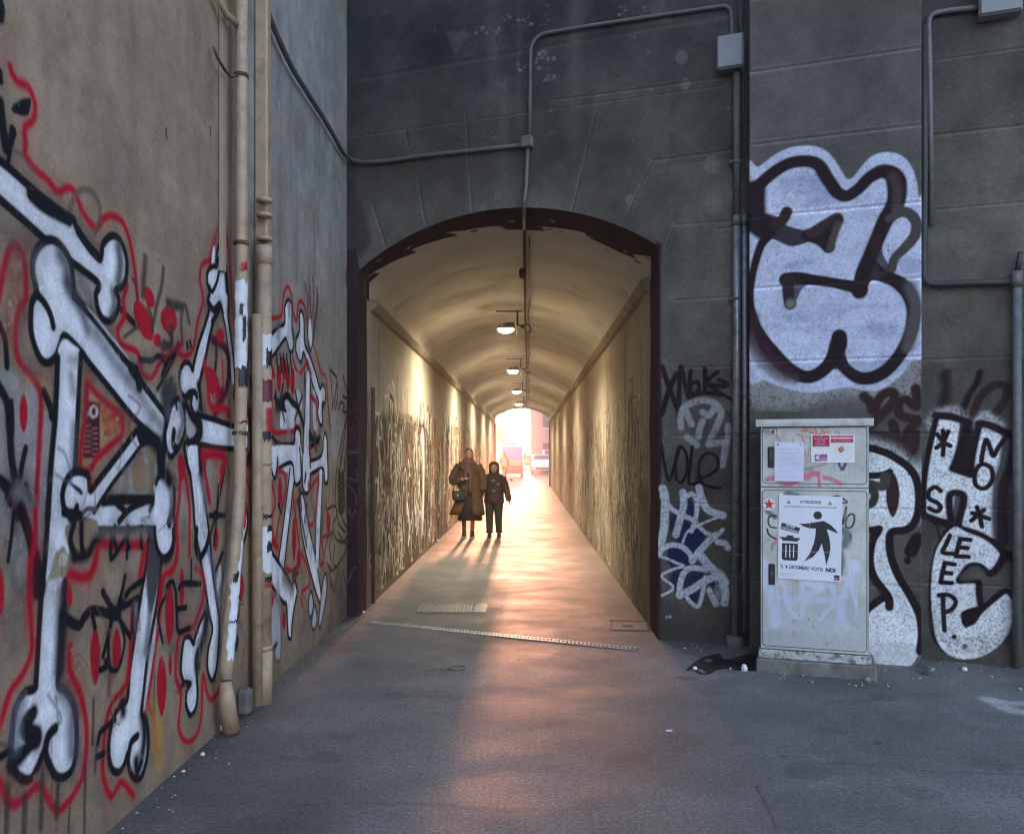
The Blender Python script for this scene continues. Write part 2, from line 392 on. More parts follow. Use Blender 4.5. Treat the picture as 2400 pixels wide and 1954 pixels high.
# red haze and outlines behind the bones
lw.fill([(-20, 60), (40, 100), (70, 200), (90, 330), (60, 400), (-20, 420)], (.25, .03, .03), A, .4, .2, True, .10)
Rd((60, 390), (75, 440), (110, 480), (160, 505), (190, 560), (205, 630), (190, 700), (145, 745), (148, 840), (150, 905), (200, 980), (280, 1050), (335, 1115), (400, 1092), (440, 1130), (480, 1230), (555, 1325), (600, 1275), (650, 1255), (710, 1290), (745, 1370), (770, 1480), (790, 1620), (800, 1740), crop=A, w=.034)
K_((0, 600), (12, 700), (25, 800), (35, 860), crop=A, w=.05); K_((75, 765), (60, 850), (45, 960), crop=A, w=[.045, .03, .02]); K_((-5, 5), (5, 50), (0, 95), crop=A, w=.05)
lw.fill([(65, 640), (90, 600), (150, 570), (180, 580), (175, 640), (160, 675), (110, 672)], BLACK, A); K_((0, 420), (4, 470), crop=A, w=.03)
K_((75, 870), (120, 900), (200, 1000), crop=A, w=.02, col=GREY, a=.5)
lw.stroke([(405, 1230), (430, 1150), (490, 1100), (545, 1130), (580, 1200), (575, 1300), (550, 1350)], .03, (.10, .085, .08), A, a=.75, soft=.6)
Rd((-10, 500), (20, 330), (60, 205), (100, 195), (140, 270), (150, 400), (150, 500), (110, 565), (92, 700), (110, 850), (190, 950), (232, 1040), (238, 1150), (225, 1400), (207, 1736), w=.034)
K_((-5, 640), (30, 740), (40, 890), w=.03); K_((130, 600), (120, 720), (150, 850), (210, 940), w=.05, col=GREY, a=.5, soft=.9)
K_((-10, 1000), (40, 1100), (55, 1250), (75, 1480), (110, 1640), w=.04); K_((65, 1100), (70, 1250), (60, 1400), (110, 1620), w=.03); K_((150, 1365), (125, 1480), (112, 1620), w=.03)
for p in (((50, 1640), (110, 1600), (170, 1650)), ((60, 1680), (110, 1640), (160, 1700)), ((70, 1600), (120, 1640), (150, 1590)), ((-10, 1540), (50, 1600), (100, 1640)), ((90, 1640), (100, 1760)), ((120, 1640), (200, 1720))): K_(*p, w=.045, jit=.3)
lw.ell((137, 1160), 26, 115, RED, B, spindle=True); K_((255, 1040), (290, 1120), (300, 1180), w=.04)
K_((0, 1330), (60, 1345), (170, 1380), w=.01, col=GREY, a=0)
# red dabs and dark licks in the middle
for c, rx, ry, ro in (((835, 625), 46, 125, -.35), ((868, 490), 28, 66, -.25), ((980, 620), 46, 76, -.15), ((914, 738), 24, 40, 0)): lw.ell(c, rx, ry, RED, B, ro)
for p, w in ((((845, 260), (840, 330), (830, 470)), .05), (((950, 320), (940, 420), (915, 520), (890, 640)), .035), (((975, 520), (1010, 545), (1060, 540)), .04), (((975, 680), (1000, 740), (960, 790), (930, 760)), .03), (((800, 500), (790, 420), (770, 380)), .02), (((860, 545), (880, 600), (885, 680)), .03), (((720, 720), (800, 660)), .02)): K_(*p, w=w, col=(.04, .035, .03), soft=.8, a=.85)
K_((705, 560), (740, 600), (780, 640), w=.035); 
Rd((740, 420), (718, 500), (722, 600), (685, 680), (708, 760), (790, 800), (815, 860), (830, 930), (875, 955), (905, 920), (930, 870), (1000, 810), (1060, 760), w=.034)
K_((815, 850), (880, 855), (925, 830), (970, 880), w=.03); K_((900, 1050), (950, 960), (1010, 850), w=.022); K_((960, 1060), (1000, 960), w=.03, a=.7)
W_((850, 1000), (900, 1020), (940, 1100), (900, 1110), col=(.6, .6, .62), a=.6, soft=.01)
# grey halo, soft shadows
for p in (((470, 820), (620, 1000), (740, 1150)), ((0, 1340 - 1240), (120, 170), (230, 220))): K_(*p, w=.09, col=(.09, .09, .09), a=.55, soft=1.0)
W_((430, 340), (500, 380), (560, 430), (550, 520), (600, 640), (560, 560), (470, 480), col=(.45, .44, .42), a=.7, soft=.01); K_((470, 400), (520, 480), (530, 520), w=.06, col=GREY, a=.6, soft=.9)
for _ in range(90):      # loose overspray and ghost tags under the bones
    y, z = random.uniform(2.8, 5.6) if random.random() < .6 else random.uniform(5.6, 8.4), random.uniform(.25, 2.1); q = [(y, z)]
    for _k in range(4): q.append((q[-1][0] + random.uniform(-.16, .16), q[-1][1] + random.uniform(-.2, .2)))
    lw.stroke(q, random.uniform(.03, .10), random.choice([(.05, .05, .055), (.30, .03, .05), (.10, .09, .085), (.45, .43, .42), (.22, .05, .05)]), None, soft=1, a=random.uniform(.2, .5), grain=.4)
# top bone
top = [(-60, 880), (0, 935), (60, 985), (200, 1110), (330, 1215), (400, 1275), (430, 1280), (455, 1345), (575, 1505), (600, 1420), (650, 1372), (700, 1400), (735, 1500), (735, 1600), (715, 1660), (672, 1690), (690, 1740), (680, 1810), (640, 1865), (595, 1850), (568, 1790), (558, 1710), (575, 1650), (480, 1570), (400, 1510), (260, 1390), (120, 1265), (0, 1160), (-60, 1110)]
W_(*top, crop=A); K_(*top, crop=A, w=.036, closed=True)
K_((180, 1130), (260, 1200), (400, 1275), crop=A, w=.06); K_((455, 1345), (520, 1440), (580, 1500), crop=A, w=.045)
K_((690, 1440), (700, 1530), (690, 1630), crop=A, w=.07, col=(.05, .05, .055), soft=.9, a=.9); K_((655, 1690), (665, 1760), (650, 1830), crop=A, w=.05, col=(.06, .06, .07), soft=.9, a=.8)
# big diagonal bone
big = [(210, 440), (190, 340), (195, 250), (230, 190), (285, 155), (340, 175), (390, 240), (415, 310), (425, 400), (430, 480), (500, 560), (600, 680), (700, 820), (760, 890), (795, 905), (815, 970), (880, 1060), (970, 1180), (1000, 1260), (960, 1360), (925, 1325), (860, 1265), (780, 1190), (650, 1030), (520, 870), (470, 800), (378, 712), (350, 765), (325, 830), (280, 868), (240, 850), (205, 780), (182, 690), (180, 580), (190, 510), (218, 478)]
W_(*big)
K_((430, 480), (500, 560), (600, 680), (700, 820), (760, 890), w=.04); K_((795, 905), (815, 970), (880, 1060), (970, 1180), w=.04)
K_((925, 1325), (860, 1265), (780, 1190), (650, 1030), (520, 870), (470, 800), (378, 712), (350, 765), (325, 830), (280, 868), (240, 850), (205, 780), (182, 690), (180, 580), (190, 510), (220, 478), (270, 540), (297, 600), (310, 660), w=.034)
K_((220, 478), (205, 410), (190, 330), (198, 250), (230, 190), (285, 155), (340, 175), (390, 240), (415, 310), (425, 400), (430, 480), w=.036)
for p, w, a in ((((350, 240), (385, 300), (395, 400)), .08, .85), (((395, 400), (420, 470), (470, 560), (510, 680)), .06, .8), (((560, 700), (640, 830), (730, 950)), .08, .65), (((760, 980), (840, 1100), (880, 1180)), .08, .6), (((900, 1180), (930, 1230)), .06, .6)): K_(*p, w=w, col=(.05, .05, .06), a=a, soft=1.0, grain=.15)
K_((765, 900), (800, 950), (810, 1000), w=.07); W_((500, 540), (560, 600), (740, 830), (760, 860), (640, 720), col=(.7, .7, .74), a=.7)
# left leg bone down to the foot
leg = [(335, 840), (345, 790), (375, 725), (420, 760), (470, 820), (462, 1000), (450, 1200), (440, 1400), (432, 1560)]
W_((335, 850), (345, 770), (375, 730), (420, 760), (470, 815), (462, 1000), (450, 1200), (440, 1400), (425, 1560), (350, 1736), (282, 1736), (288, 1600), (302, 1400), (320, 1200), (330, 1000))
foot = [(246, 200), (225, 430), (210, 650), (195, 900), (186, 950), (130, 975), (85, 1060), (66, 1180), (58, 1300), (72, 1380), (110, 1430), (160, 1440), (200, 1380), (238, 1295), (262, 1350), (300, 1420), (350, 1425), (395, 1370), (412, 1250), (408, 1100), (388, 1020), (350, 960), (312, 925), (316, 850), (322, 700), (332, 560), (350, 300), (390, 120), (345, -60), (262, -60)]
W_(*foot, crop=C); 
K_((335, 840), (330, 1000), (320, 1200), (302, 1400), (288, 1600), (278, 1760), w=.04); K_((470, 820), (460, 1000), (450, 1200), (440, 1400), (433, 1520), w=.036)
K_((262, -60), (248, 200), (225, 430), (210, 650), (195, 900), (186, 950), (130, 975), (85, 1060), (66, 1180), (58, 1300), (72, 1380), (110, 1430), (160, 1440), (200, 1380), (238, 1295), (262, 1350), (300, 1420), (350, 1425), (395, 1370), (412, 1250), (408, 1100), (388, 1020), (350, 960), (312, 925), (330, 800), (338, 560), (352, 370), crop=C, w=.036)
K_((345, 430), (335, 600), (330, 700), (322, 850), crop=C, w=.08, soft=.7, col=(.02, .02, .03)); K_((180, 1080), (140, 1150), (165, 1200), (195, 1230), (130, 1290), (70, 1350), crop=C, w=.075, jit=.4)
K_((298, 1165), (260, 1210), (240, 1300), crop=C, w=.045); K_((395, 1080), (385, 1180), (390, 1290), crop=C, w=.08, col=(.06, .07, .11), soft=1, a=.8); K_((330, 960), (370, 1010), crop=C, w=.07, col=GREY, soft=1, a=.7); K_((110, 1050), (90, 1130), (85, 1250), crop=C, w=.07, col=(.16, .16, .22), soft=1, a=.7)
for p in (((430, 1240), (425, 1350), (430, 1450)), ((410, 850), (445, 860)), ((415, 950), (425, 1040))): K_(*p, w=.05, col=GREY, a=.6, soft=1)
K_((200, 380), (190, 250), (120, 0), crop=C, w=.05); K_((110, -20), (160, 120), (210, 400), crop=C, w=[.05, .05, .1]); K_((75, 0), (60, 140), (45, 260), crop=C, w=.022)
K_((120, 190), (75, 260), (70, 360), (110, 430), (160, 400), crop=C, w=.04, col=GREY, a=.55, soft=.8)
# diagonal and cross bones
dg_ = [(283, 898), (240, 955), (205, 1000), (188, 1017), (184, 992), (168, 982), (150, 985), (136, 1005), (130, 1035), (138, 1066), (165, 1080), (195, 1070), (212, 1042), (235, 1005), (262, 970), (294, 927)]
W_(*dg_, crop=M); cr = [(192, 1064), (215, 1048), (250, 1042), (318, 1040), (320, 1012), (335, 1000), (350, 1012), (361, 1060), (364, 1110), (358, 1150), (345, 1166), (332, 1155), (323, 1105), (260, 1103), (205, 1103), (190, 1092), (160, 1080)]
W_(*cr, crop=M); W_((335, 905), (350, 890), (352, 940), (338, 1010), (325, 1010), (322, 960), crop=M, col=(.5, .5, .5), a=.8)
K_((283, 898), (240, 955), (205, 1000), (188, 1020), (184, 992), (168, 982), (150, 985), (136, 1005), (130, 1035), (138, 1066), (165, 1082), (195, 1092), (205, 1103), (260, 1103), (322, 1104), (332, 1155), (345, 1166), (358, 1150), (364, 1110), (361, 1060), (356, 1020), crop=M, w=.036)
K_((294, 927), (262, 970), (235, 1005), (212, 1040), (196, 1066), crop=M, w=.024); K_((215, 1043), (250, 1040), (318, 1040), crop=M, w=.05); K_((165, 1080), (180, 1060), (200, 1060), crop=M, w=.02, col=GREY)
lw.fill([(400, 1560), (470, 1600), (480, 1640), (430, 1600)], BLACK, B); lw.fill([(790, 1270), (820, 1230), (925, 1330), (850, 1350), (820, 1360)], BLACK, B)
for p in (((160, 1055), (150, 1090)), ((300, 1045), (270, 1060), (248, 1085)), ((243, 1048), (262, 1065)), ((318, 1048), (312, 1062))): K_(*p, crop=M, w=.035)
K_((350, 850), (345, 900), (338, 960), (330, 1010), crop=M, w=.07, soft=.5); K_((362, 1000), (358, 1030), (357, 1080), crop=M, w=.06, col=(.07, .07, .08), soft=1, a=.8); K_((305, 905), (330, 925), crop=M, w=.09, soft=.6)
K_((150, 1400 - 900), (152, 520), crop=M, w=0.001, a=0)
# right leg
rl = [(820, 100), (875, 180), (868, 300), (860, 400), (835, 560), (800, 750), (778, 950), (765, 1080), (790, 1130), (800, 1230), (790, 1340), (760, 1430), (720, 1430), (695, 1370), (690, 1300), (670, 1360), (640, 1400), (602, 1380), (586, 1290), (595, 1180), (620, 1090), (660, 1030), (687, 1005), (700, 850), (730, 650), (760, 450), (785, 300), (800, 150)]
W_(*rl, crop=C); K_(*rl, crop=C, w=.034, closed=True)
lw.fill([(815, 80), (880, 180), (865, 330), (850, 420), (820, 540), (800, 520), (790, 400), (790, 250)], BLACK, C, .93, .05, True, .01)
K_((810, 520), (800, 650), (785, 750), crop=C, w=.055, col=GREY, soft=1, a=.8); K_((742, 1205), (708, 1240), (694, 1310), crop=C, w=.04); K_((735, 1340), (740, 1400), (760, 1350), crop=C, w=.07, soft=.8); K_((660, 1030), (665, 1080), crop=C, w=.06, soft=.8); K_((770, 1090), (780, 1200), (770, 1290), crop=C, w=.07, soft=.9)
K_((835, 560), (800, 800), (782, 980), crop=C, w=.001, a=0); W_((845, 560), (830, 760), (800, 960), (775, 1080), (785, 950), (810, 760), crop=C, col=(.66, .66, .7), a=.9)
# red lines of the lower left
Rd((190, -10), (188, 180), (165, 260), (158, 420), (165, 560), (172, 740), (125, 870), (60, 960), (20, 1080), (-10, 1180), crop=C, w=.034)
Rd((378, 335), (460, 352), (505, 300), (540, 172), (640, 185), (770, 178), (770, 260), (755, 340), crop=C, w=.05); Rd((380, 720), (378, 850), (440, 1000), (468, 1200), (450, 1400), (410, 1500), (360, 1570), (300, 1600), (210, 1475), (140, 1535), (60, 1570), (-10, 1440), crop=C, w=.036)
Rd((715, 520), (705, 700), (690, 880), (670, 945), (605, 1030), (570, 1150), (555, 1400), (600, 1530), (655, 1455), (720, 1530), crop=C, w=.034); Rd((795, 1030), (830, 1120), (842, 1280), crop=C, w=.03, col=(.5, .08, .03)); Rd((960, 180), (930, 320), (880, 350), (862, 560), (830, 800), (800, 1000), crop=C, w=.03)
for c, rx, ry in (((514, 775), 28, 160), ((630, 745), 24, 125), ((915, 545), 24, 170), ((874, 945), 25, 160), ((2, 430), 22, 135), ((918, 820), 9, 60), ((375, 455), 16, 60)): lw.ell(c, rx, ry, RED, C, spindle=True)
for p, w in ((((610, 530), (555, 430)), .035), (((640, 490), (660, 420), (675, 345)), .028), (((645, 510), (700, 420), (775, 365)), .034), (((640, 520), (700, 490), (745, 460)), .034), (((610, 550), (500, 530), (460, 560), (420, 610), (340, 560)), .045), (((640, 570), (670, 620), (702, 670)), .03), (((600, 590), (580, 680), (556, 775)), .03), (((600, 590), (585, 700), (590, 830), (610, 850)), .026), (((650, 590), (672, 700), (640, 840), (600, 850)), .022), (((570, 800), (575, 830), (540, 850)), .03), (((500, 560), (512, 620)), .03), (((720, 500), (715, 640)), .03)): K_(*p, crop=C, w=w)
lw.ell((615, 545), 40, 45, BLACK, C); K_((620, 1120), (580, 1150), (540, 1190), (530, 1240), crop=C, w=.03); K_((520, 1320), (560, 1300), crop=C, w=.03); K_((0, 1320), (30, 1300), crop=C, w=.03)
for x, y0, y1, w in ((40, 1480, 1740, .03), (135, 1540, 1740, .035), (228, 1380, 1700, .03), (312, 1480, 1640, .03), (505, 1010, 1250, .02), (375, 1590, 1740, .012), (460, 1380, 1740, .02), (520, 1250, 1400, .016), (592, 900, 990, .01), (835, 880, 1100, .01)): K_((x, y0), (x - 3, (y0 + y1) / 2), (x - 6, y1), crop=C, w=w, col=(.05, .04, .035), a=.8, soft=.6)
lw.fill([(845, 900), (890, 1000), (885, 1300), (870, 1400), (830, 1350), (820, 1100)], (.45, .27, .04), C, .45, .2, True, .03); lw.ell((520, 1530), 40, 60, (.12, .12, .11), C, a=.4, soft=.02)
# torn corner above the leg, teeth marks
lw.fill([(380, 60), (450, 35), (520, 45), (530, 120), (475, 220), (400, 245), (365, 180), (350, 90)], (.30, .215, .14), C); lw.fill([(300, 215), (345, 180), (372, 250), (352, 345), (255, 372), (280, 290)], (.33, .26, .17), C, sm=False); lw.fill([(330, 220), (365, 235), (350, 290), (320, 285)], (.5, .48, .42), C)
K_((380, 30), (430, 15), (345, 0), crop=C, w=.04); K_((400, 60), (380, 150), (405, 235), crop=C, w=.035); K_((440, 60), (440, 160), (450, 220), crop=C, w=.035); K_((400, 245), (470, 230), (510, 160), (560, 110), crop=C, w=.05, soft=.8)
for x in (620, 690, 765): K_((x, 80), (x - 4, 150), (x + 8 if x < 700 else x, 190), crop=C, w=.03)
K_((605, 110), (600, 250), (670, 150), crop=C, w=.028); K_((690, 120), (685, 245), crop=C, w=.026); W_((520, 90), (820, 85), (810, 130), (530, 130), crop=C, col=(.2, .19, .18), a=.6, soft=.015)
# G crop: middle bones left of the pipes
mid = [(470, -20), (500, 130), (520, 300), (530, 450), (560, 620), (590, 800), (612, 950), (630, 1040), (607, 1150), (602, 1260), (625, 1330), (650, 1280), (665, 1150), (670, 1000), (655, 880), (630, 700), (615, 520), (600, 400), (575, 220), (550, 50), (545, -40)]
W_(*mid, crop=G); K_(*mid, crop=G, w=.03, closed=True)
K_((545, 20), (565, 150), (590, 260), crop=G, w=.07, col=GREY, soft=1, a=.7); K_((600, 560), (640, 720), (655, 850), crop=G, w=.045, col=(.09, .1, .2), soft=1, a=.7); K_((540, 470), (535, 560), (555, 625), (590, 580), (612, 500), crop=G, w=.05)
sm_ = [(590, 945), (560, 1000), (530, 1090), (522, 1120), (500, 1082), (470, 1092), (455, 1180), (450, 1280), (470, 1345), (502, 1350), (482, 1400), (480, 1470), (502, 1527), (530, 1500), (545, 1420), (540, 1300), (535, 1200), (570, 1110), (600, 1000)]
W_(*sm_, crop=G); K_(*sm_, crop=G, w=.03, closed=True); K_((440, 1385), (470, 1345), (505, 1350), crop=G, w=.035); K_((595, 960), (580, 1080), (548, 1180), (545, 1250), crop=G, w=.085, col=(.03, .03, .035), soft=.8)
lb = [(305, 240), (320, 190), (350, 180), (385, 200), (405, 260), (400, 350), (375, 400), (380, 440), (410, 500), (400, 570), (350, 625), (320, 590), (303, 500), (300, 400)]
W_(*lb, crop=G); K_((300, 460), (303, 520), (320, 590), (350, 625), (385, 600), (405, 540), (405, 470), crop=G, w=.034); K_((410, 240), (408, 340), (380, 420), (385, 440), crop=G, w=.04); K_((385, 200), (395, 300), (385, 400), crop=G, w=.05, col=GREY, soft=1, a=.8)
K_((330, 60), (350, 130), (380, 180), crop=G, w=.09, soft=.6); K_((320, 20), (325, 120), (310, 200), crop=G, w=.03)
W_((660, 690), (680, 670), (685, 760), (668, 860), (655, 800), crop=G, col=(.6, .6, .65))
Rd((580, 40), (640, 35), (705, 55), (690, 130), (680, 200), crop=G, w=.05); Rd((582, 45), (590, 150), (615, 305), crop=G, w=.045); lw.ell((612, 120), 18, 60, (.28, .28, .27), G, a=.8)
for c, rx, ry in (((455, 115), 22, 75), ((385, 960), 24, 170), ((338, 1360), 26, 175), ((455, 800), 14, 120), ((650, 520), 16, 75), ((390, 1250), 9, 55)): lw.ell(c, rx, ry, RED, G, spindle=True)
Rd((445, 180), (440, 300), (425, 420), (430, 560), (415, 680), (350, 740), (325, 900), crop=G, w=.032); Rd((475, 160), (495, 300), (500, 430), (498, 610), crop=G, w=.03)
Rd((535, 690), (575, 730), (578, 850), (540, 980), (520, 1020), (480, 1040), (435, 1090), (420, 1300), (450, 1410), (438, 1600), (480, 1680), (540, 1640), (568, 1520), (575, 1300), (600, 1400), (625, 1440), (670, 1380), (690, 1310), crop=G, w=.032)
K_((370, 790), (400, 765), (420, 830), (428, 1000), (440, 1050), (500, 1030), crop=G, w=.03); K_((440, 800), (470, 775), (560, 778), crop=G, w=.035); K_((432, 920), (480, 912), crop=G, w=.03); K_((510, 640), (508, 790), crop=G, w=.02); K_((360, 850), (320, 960), (345, 1110), crop=G, w=.025)
K_((615, 385), (700, 385), crop=G, w=.034); K_((665, 215), (655, 380), (640, 560), crop=G, w=.024); K_((700, 130), (650, 380), (600, 560), crop=G, w=.024); K_((690, 600), (650, 700), crop=G, w=.03); K_((715, 500), (700, 700), (665, 850), crop=G, w=.05, col=GREY, soft=.8, a=.7)
lw.ell((650, 385), 18, 30, BLACK, G)
# E crop: upper middle
Rd((325, 325), (340, 230), (375, 120), (402, 60), (425, 90), (445, 220), (462, 400), (475, 560), (490, 740), crop=E, w=.05, a=.75, col=(.32, .02, .05)); Rd((330, 318), (272, 350), (256, 450), (277, 590), (240, 740), (215, 900), (180, 960), (130, 965), crop=E, w=.032)
lw.fill([(408, 125), (420, 250), (420, 310), (380, 320), (375, 260)], (.06, .02, .05), E, .8, soft=.01)
W_((345, 240), (358, 230), (355, 330), (335, 345), crop=E); W_((385, 250), (398, 270), (375, 350), (360, 350), crop=E); K_((410, 130), (375, 250), (365, 350), crop=E, w=.025)
d_ = [(322, 650), (290, 760), (250, 880), (217, 1010), (207, 1062), (186, 1020), (152, 1013), (126, 1060), (118, 1130), (130, 1210), (160, 1247), (200, 1242), (195, 1290), (212, 1350), (245, 1382), (267, 1330), (256, 1230), (256, 1140), (290, 1000), (320, 850), (352, 720), (382, 655)]
W_(*d_, crop=E); K_(*d_[:15], crop=E, w=.032); K_((267, 1330), (256, 1230), (256, 1140), (290, 1000), (320, 850), (352, 720), (382, 655), crop=E, w=.036); K_((160, 1247), (190, 1215), (225, 1215), (235, 1245), crop=E, w=.04); K_((245, 1160), (258, 1250), (255, 1320), crop=E, w=.05, soft=.8)
h_ = [(345, 360), (312, 390), (305, 460), (322, 540), (310, 600), (350, 652), (392, 612), (420, 700), (442, 690), (450, 600), (442, 480), (430, 350), (412, 300), (380, 310), (370, 360)]
W_(*h_, crop=E); K_(*h_, crop=E, w=.032, closed=True); K_((405, 330), (430, 400), (440, 520), crop=E, w=.06, soft=.7); K_((385, 400), (370, 470), (340, 530), (322, 500), crop=E, w=.03); K_((312, 600), (350, 655), (395, 620), (340, 740), crop=E, w=.045)
W_((418, 690), (446, 695), (470, 900), (490, 1145), (470, 1130), (452, 1000), (438, 850), crop=E); K_((400, 640), (430, 780), (450, 960), (465, 1120), crop=E, w=.026); K_((445, 690), (475, 900), (492, 1100), (485, 1250), crop=E, w=.026)
for p, w in ((((345, 860), (420, 905), (452, 1000), (440, 1180), (370, 1330)), .06), (((365, 870), (368, 960), (360, 1060)), .04), (((410, 1200), (380, 1290), (355, 1370)), .05)): K_(*p, crop=E, w=w, col=(.09, .012, .03), soft=.5)
for c, rx, ry, ro in (((52, 720), 48, 92, -.15), ((345, 1150), 42, 115, -.3), ((395, 830), 28, 50, 0)): lw.ell(c, rx, ry, RED, E, ro)
Rd((290, 1020), (310, 1150), (325, 1300), (380, 1320), (430, 1330), (450, 1370), crop=E, w=.05); Rd((410, 1000), (415, 1200), crop=E, w=.02); Rd((60, 960), (90, 940), (130, 960), crop=E, w=.03)
lw.stroke([(135, 860), (130, 700), (155, 625), (185, 740)], .035, (.06, .05, .045), E, soft=.8, a=.85); lw.stroke([(40, 605), (120, 625)], .05, (.05, .04, .04), E, soft=.9, a=.8); K_((170, 880), (172, 910), crop=E, w=.028); K_((190, 870), (194, 900), crop=E, w=.028); K_((10, 880), (60, 890), (65, 780), crop=E, w=.04, col=(.05, .04, .04), soft=.7)
K_((0, 960), (60, 1000), (110, 880), crop=E, w=.03, col=(.15, .02, .03)); K_((0, 1100), (40, 1000), (90, 960), crop=E, w=.03)
for q in range(10): K_((10 + q * 9, 1130 + (q * 37) % 90), (5 + q * 9, 1230 + (q * 53) % 110), crop=E, w=.05, col=(.05, .05, .055), soft=1, a=.7)
hb = [(262, 1382), (350, 1402), (500, 1452), (500, 1592), (380, 1585), (180, 1550), (210, 1520), (262, 1508), (248, 1440)]
W_(*hb, crop=E); K_((240, 1365), (350, 1398), (500, 1450), crop=E, w=.036); K_((175, 1548), (300, 1575), (380, 1590), (500, 1598), crop=E, w=.036); K_((240, 1370), (262, 1440), (250, 1510), (180, 1545), crop=E, w=.06, jit=.3)
lo = [(95, 1262), (62, 1310), (40, 1400), (20, 1500), (30, 1600), (60, 1650), (95, 1610), (130, 1550), (158, 1450), (150, 1330), (122, 1268)]
W_(*lo, crop=E); K_(*lo, crop=E, w=.034, closed=True); K_((125, 1320), (140, 1420), (110, 1520), crop=E, w=.06, col=(.05, .05, .06), soft=1, a=.8); K_((95, 1290), (100, 1320), crop=E, w=.03); K_((80, 1480), (75, 1560), (100, 1600), crop=E, w=.05)
W_((165, 1300), (200, 1360), (230, 1420), (220, 1500), (180, 1520), (160, 1440), crop=E, col=(.5, .5, .5), a=.8); K_((160, 1290), (200, 1380), (230, 1420), (260, 1470), crop=E, w=.05, soft=.6)
W_((175, 1590), (250, 1590), (262, 1740), (190, 1740), crop=E); K_((150, 1580), (165, 1680), (185, 1760), crop=E, w=.034); K_((255, 1600), (262, 1740), crop=E, w=.06, soft=.5); lw.ell((122, 1690), 18, 60, RED, E)
Rd((275, 1640), (350, 1630), (420, 1660), (400, 1740), crop=E, w=.05)
# behind the pipes: maroon licks
for p, w in ((((590, 950), (600, 1100), (640, 1200), (730, 1180)), .09), (((570, 1300), (600, 1420), (610, 1600), (570, 1700)), .09)): lw.stroke(p, w, (.09, .01, .03), E, soft=.5)
lw.stroke([(600, 850), (605, 930), (600, 1060)], .09, (.35, .35, .36), E, soft=.6, a=.8)
ho = [(805, 290), (825, 350), (832, 430), (815, 520), (795, 560), (785, 500), (785, 380)]
W_(*ho, crop=G); K_(*ho, crop=G, w=.034, closed=True)
lw.stroke([(815, 150), (850, 280), (840, 500)], .03, RED, G, soft=.6); lw.ell((790, 790), 20, 90, RED, G, spindle=True); K_((745, 560), (775, 520), crop=G, w=.04)
# ---- second figure, beyond the pipes
def W2(*p, **k): W_(*p, **k)
c1 = [(700, 850), (750, 810), (790, 770), (830, 745), (832, 640), (846, 595), (866, 590), (880, 640), (880, 780), (892, 880), (885, 930), (866, 937), (850, 880), (835, 850), (790, 910), (748, 970), (700, 980)]
W_(*c1, crop=E); K_(*c1, crop=E, w=.032, closed=True); K_((790, 780), (790, 840), crop=E, w=.1, col=(.12, .13, .22), soft=1, a=.7); K_((862, 620), (862, 680), crop=E, w=.07, col=(.08, .09, .2), soft=1, a=.7); K_((880, 760), (900, 850), crop=E, w=.02)
c2 = [(932, 680), (946, 663), (962, 720), (967, 880), (1000, 960), (1040, 1080), (1070, 1185), (1087, 1160), (1107, 1200), (1103, 1280), (1087, 1330), (1087, 1420), (1072, 1432), (1055, 1350), (1060, 1280), (1030, 1190), (990, 1050), (960, 945), (945, 1005), (925, 990), (908, 930), (910, 850), (930, 800)]
W_(*c2, crop=E); K_(*c2, crop=E, w=.034, closed=True); K_((1085, 1310), (1090, 1280), (1100, 1290), crop=E, w=.03)
W_((1000, 720), (1010, 750), (1020, 930), (1002, 900), (990, 820), crop=E); K_((985, 720), (990, 860), (1010, 930), (1035, 760), crop=E, w=.026)
for p, w, c in ((((968, 470), (985, 560), (990, 700)), .03, (.22, .06, .08)), (((995, 430), (1003, 560), (1010, 700)), .03, (.05, .03, .03)), (((1020, 440), (1030, 560), (1015, 720)), .035, (.22, .06, .08)), (((1050, 510), (1050, 620), (1030, 760)), .04, (.07, .05, .05)), (((1060, 560), (1045, 700), (1020, 900)), .035, (.12, .04, .05)), (((990, 370), (998, 430)), .02, (.2, .15, .14)), (((1005, 500), (990, 640)), .03, (.3, .04, .06))): lw.stroke(p, w, c, E, soft=.8, a=.85)
Rd((745, 712), (808, 690), (822, 560), (850, 498), (878, 560), (890, 680), (912, 725), (924, 620), (945, 598), (972, 655), (985, 760), crop=E, w=.034); Rd((885, 980), (910, 1060), (940, 1080), (965, 1040), (985, 1000), (1010, 1090), crop=E, w=.034); Rd((1040, 930), (1078, 1080), (1108, 1110), (1125, 1300), (1145, 1500), crop=E, w=.034)
for c, ry in (((792, 1120), 95), ((830, 1060), 80), ((853, 1110), 90), ((885, 1140), 90), ((812, 1030), 60)): lw.ell(c, 15, ry, RED, E)
for x in (775, 800, 822, 845, 868): K_((x, 960), (x + 4, 1010), (x + 12, 1070), crop=E, w=.034, soft=.6)
W_((800, 1380), (815, 1320), (840, 1262), (880, 1300), (905, 1340), (885, 1480), (810, 1470), crop=E); W_((910, 1200), (940, 1240), (950, 1300), (930, 1420), (900, 1400), crop=E, col=(.6, .6, .64))
for p, w in ((((760, 1250), (840, 1340)), .03), (((820, 1160), (790, 1340)), .03), (((820, 1260), (850, 1235), (880, 1280), (920, 1320), (960, 1440)), .06), (((790, 1290), (825, 1310)), .08), (((950, 1240), (900, 1400)), .03), (((815, 1330), (830, 1410)), .024), (((905, 1210), (925, 1330), (955, 1420)), .03), (((770, 1220), (775, 1330)), .04)): K_(*p, crop=E, w=w)
Rd((745, 1040), (742, 1280), (750, 1470), (820, 1482), (890, 1472), (905, 1430), crop=E, w=.04); Rd((735, 1010), (760, 1100), crop=E, w=.05)
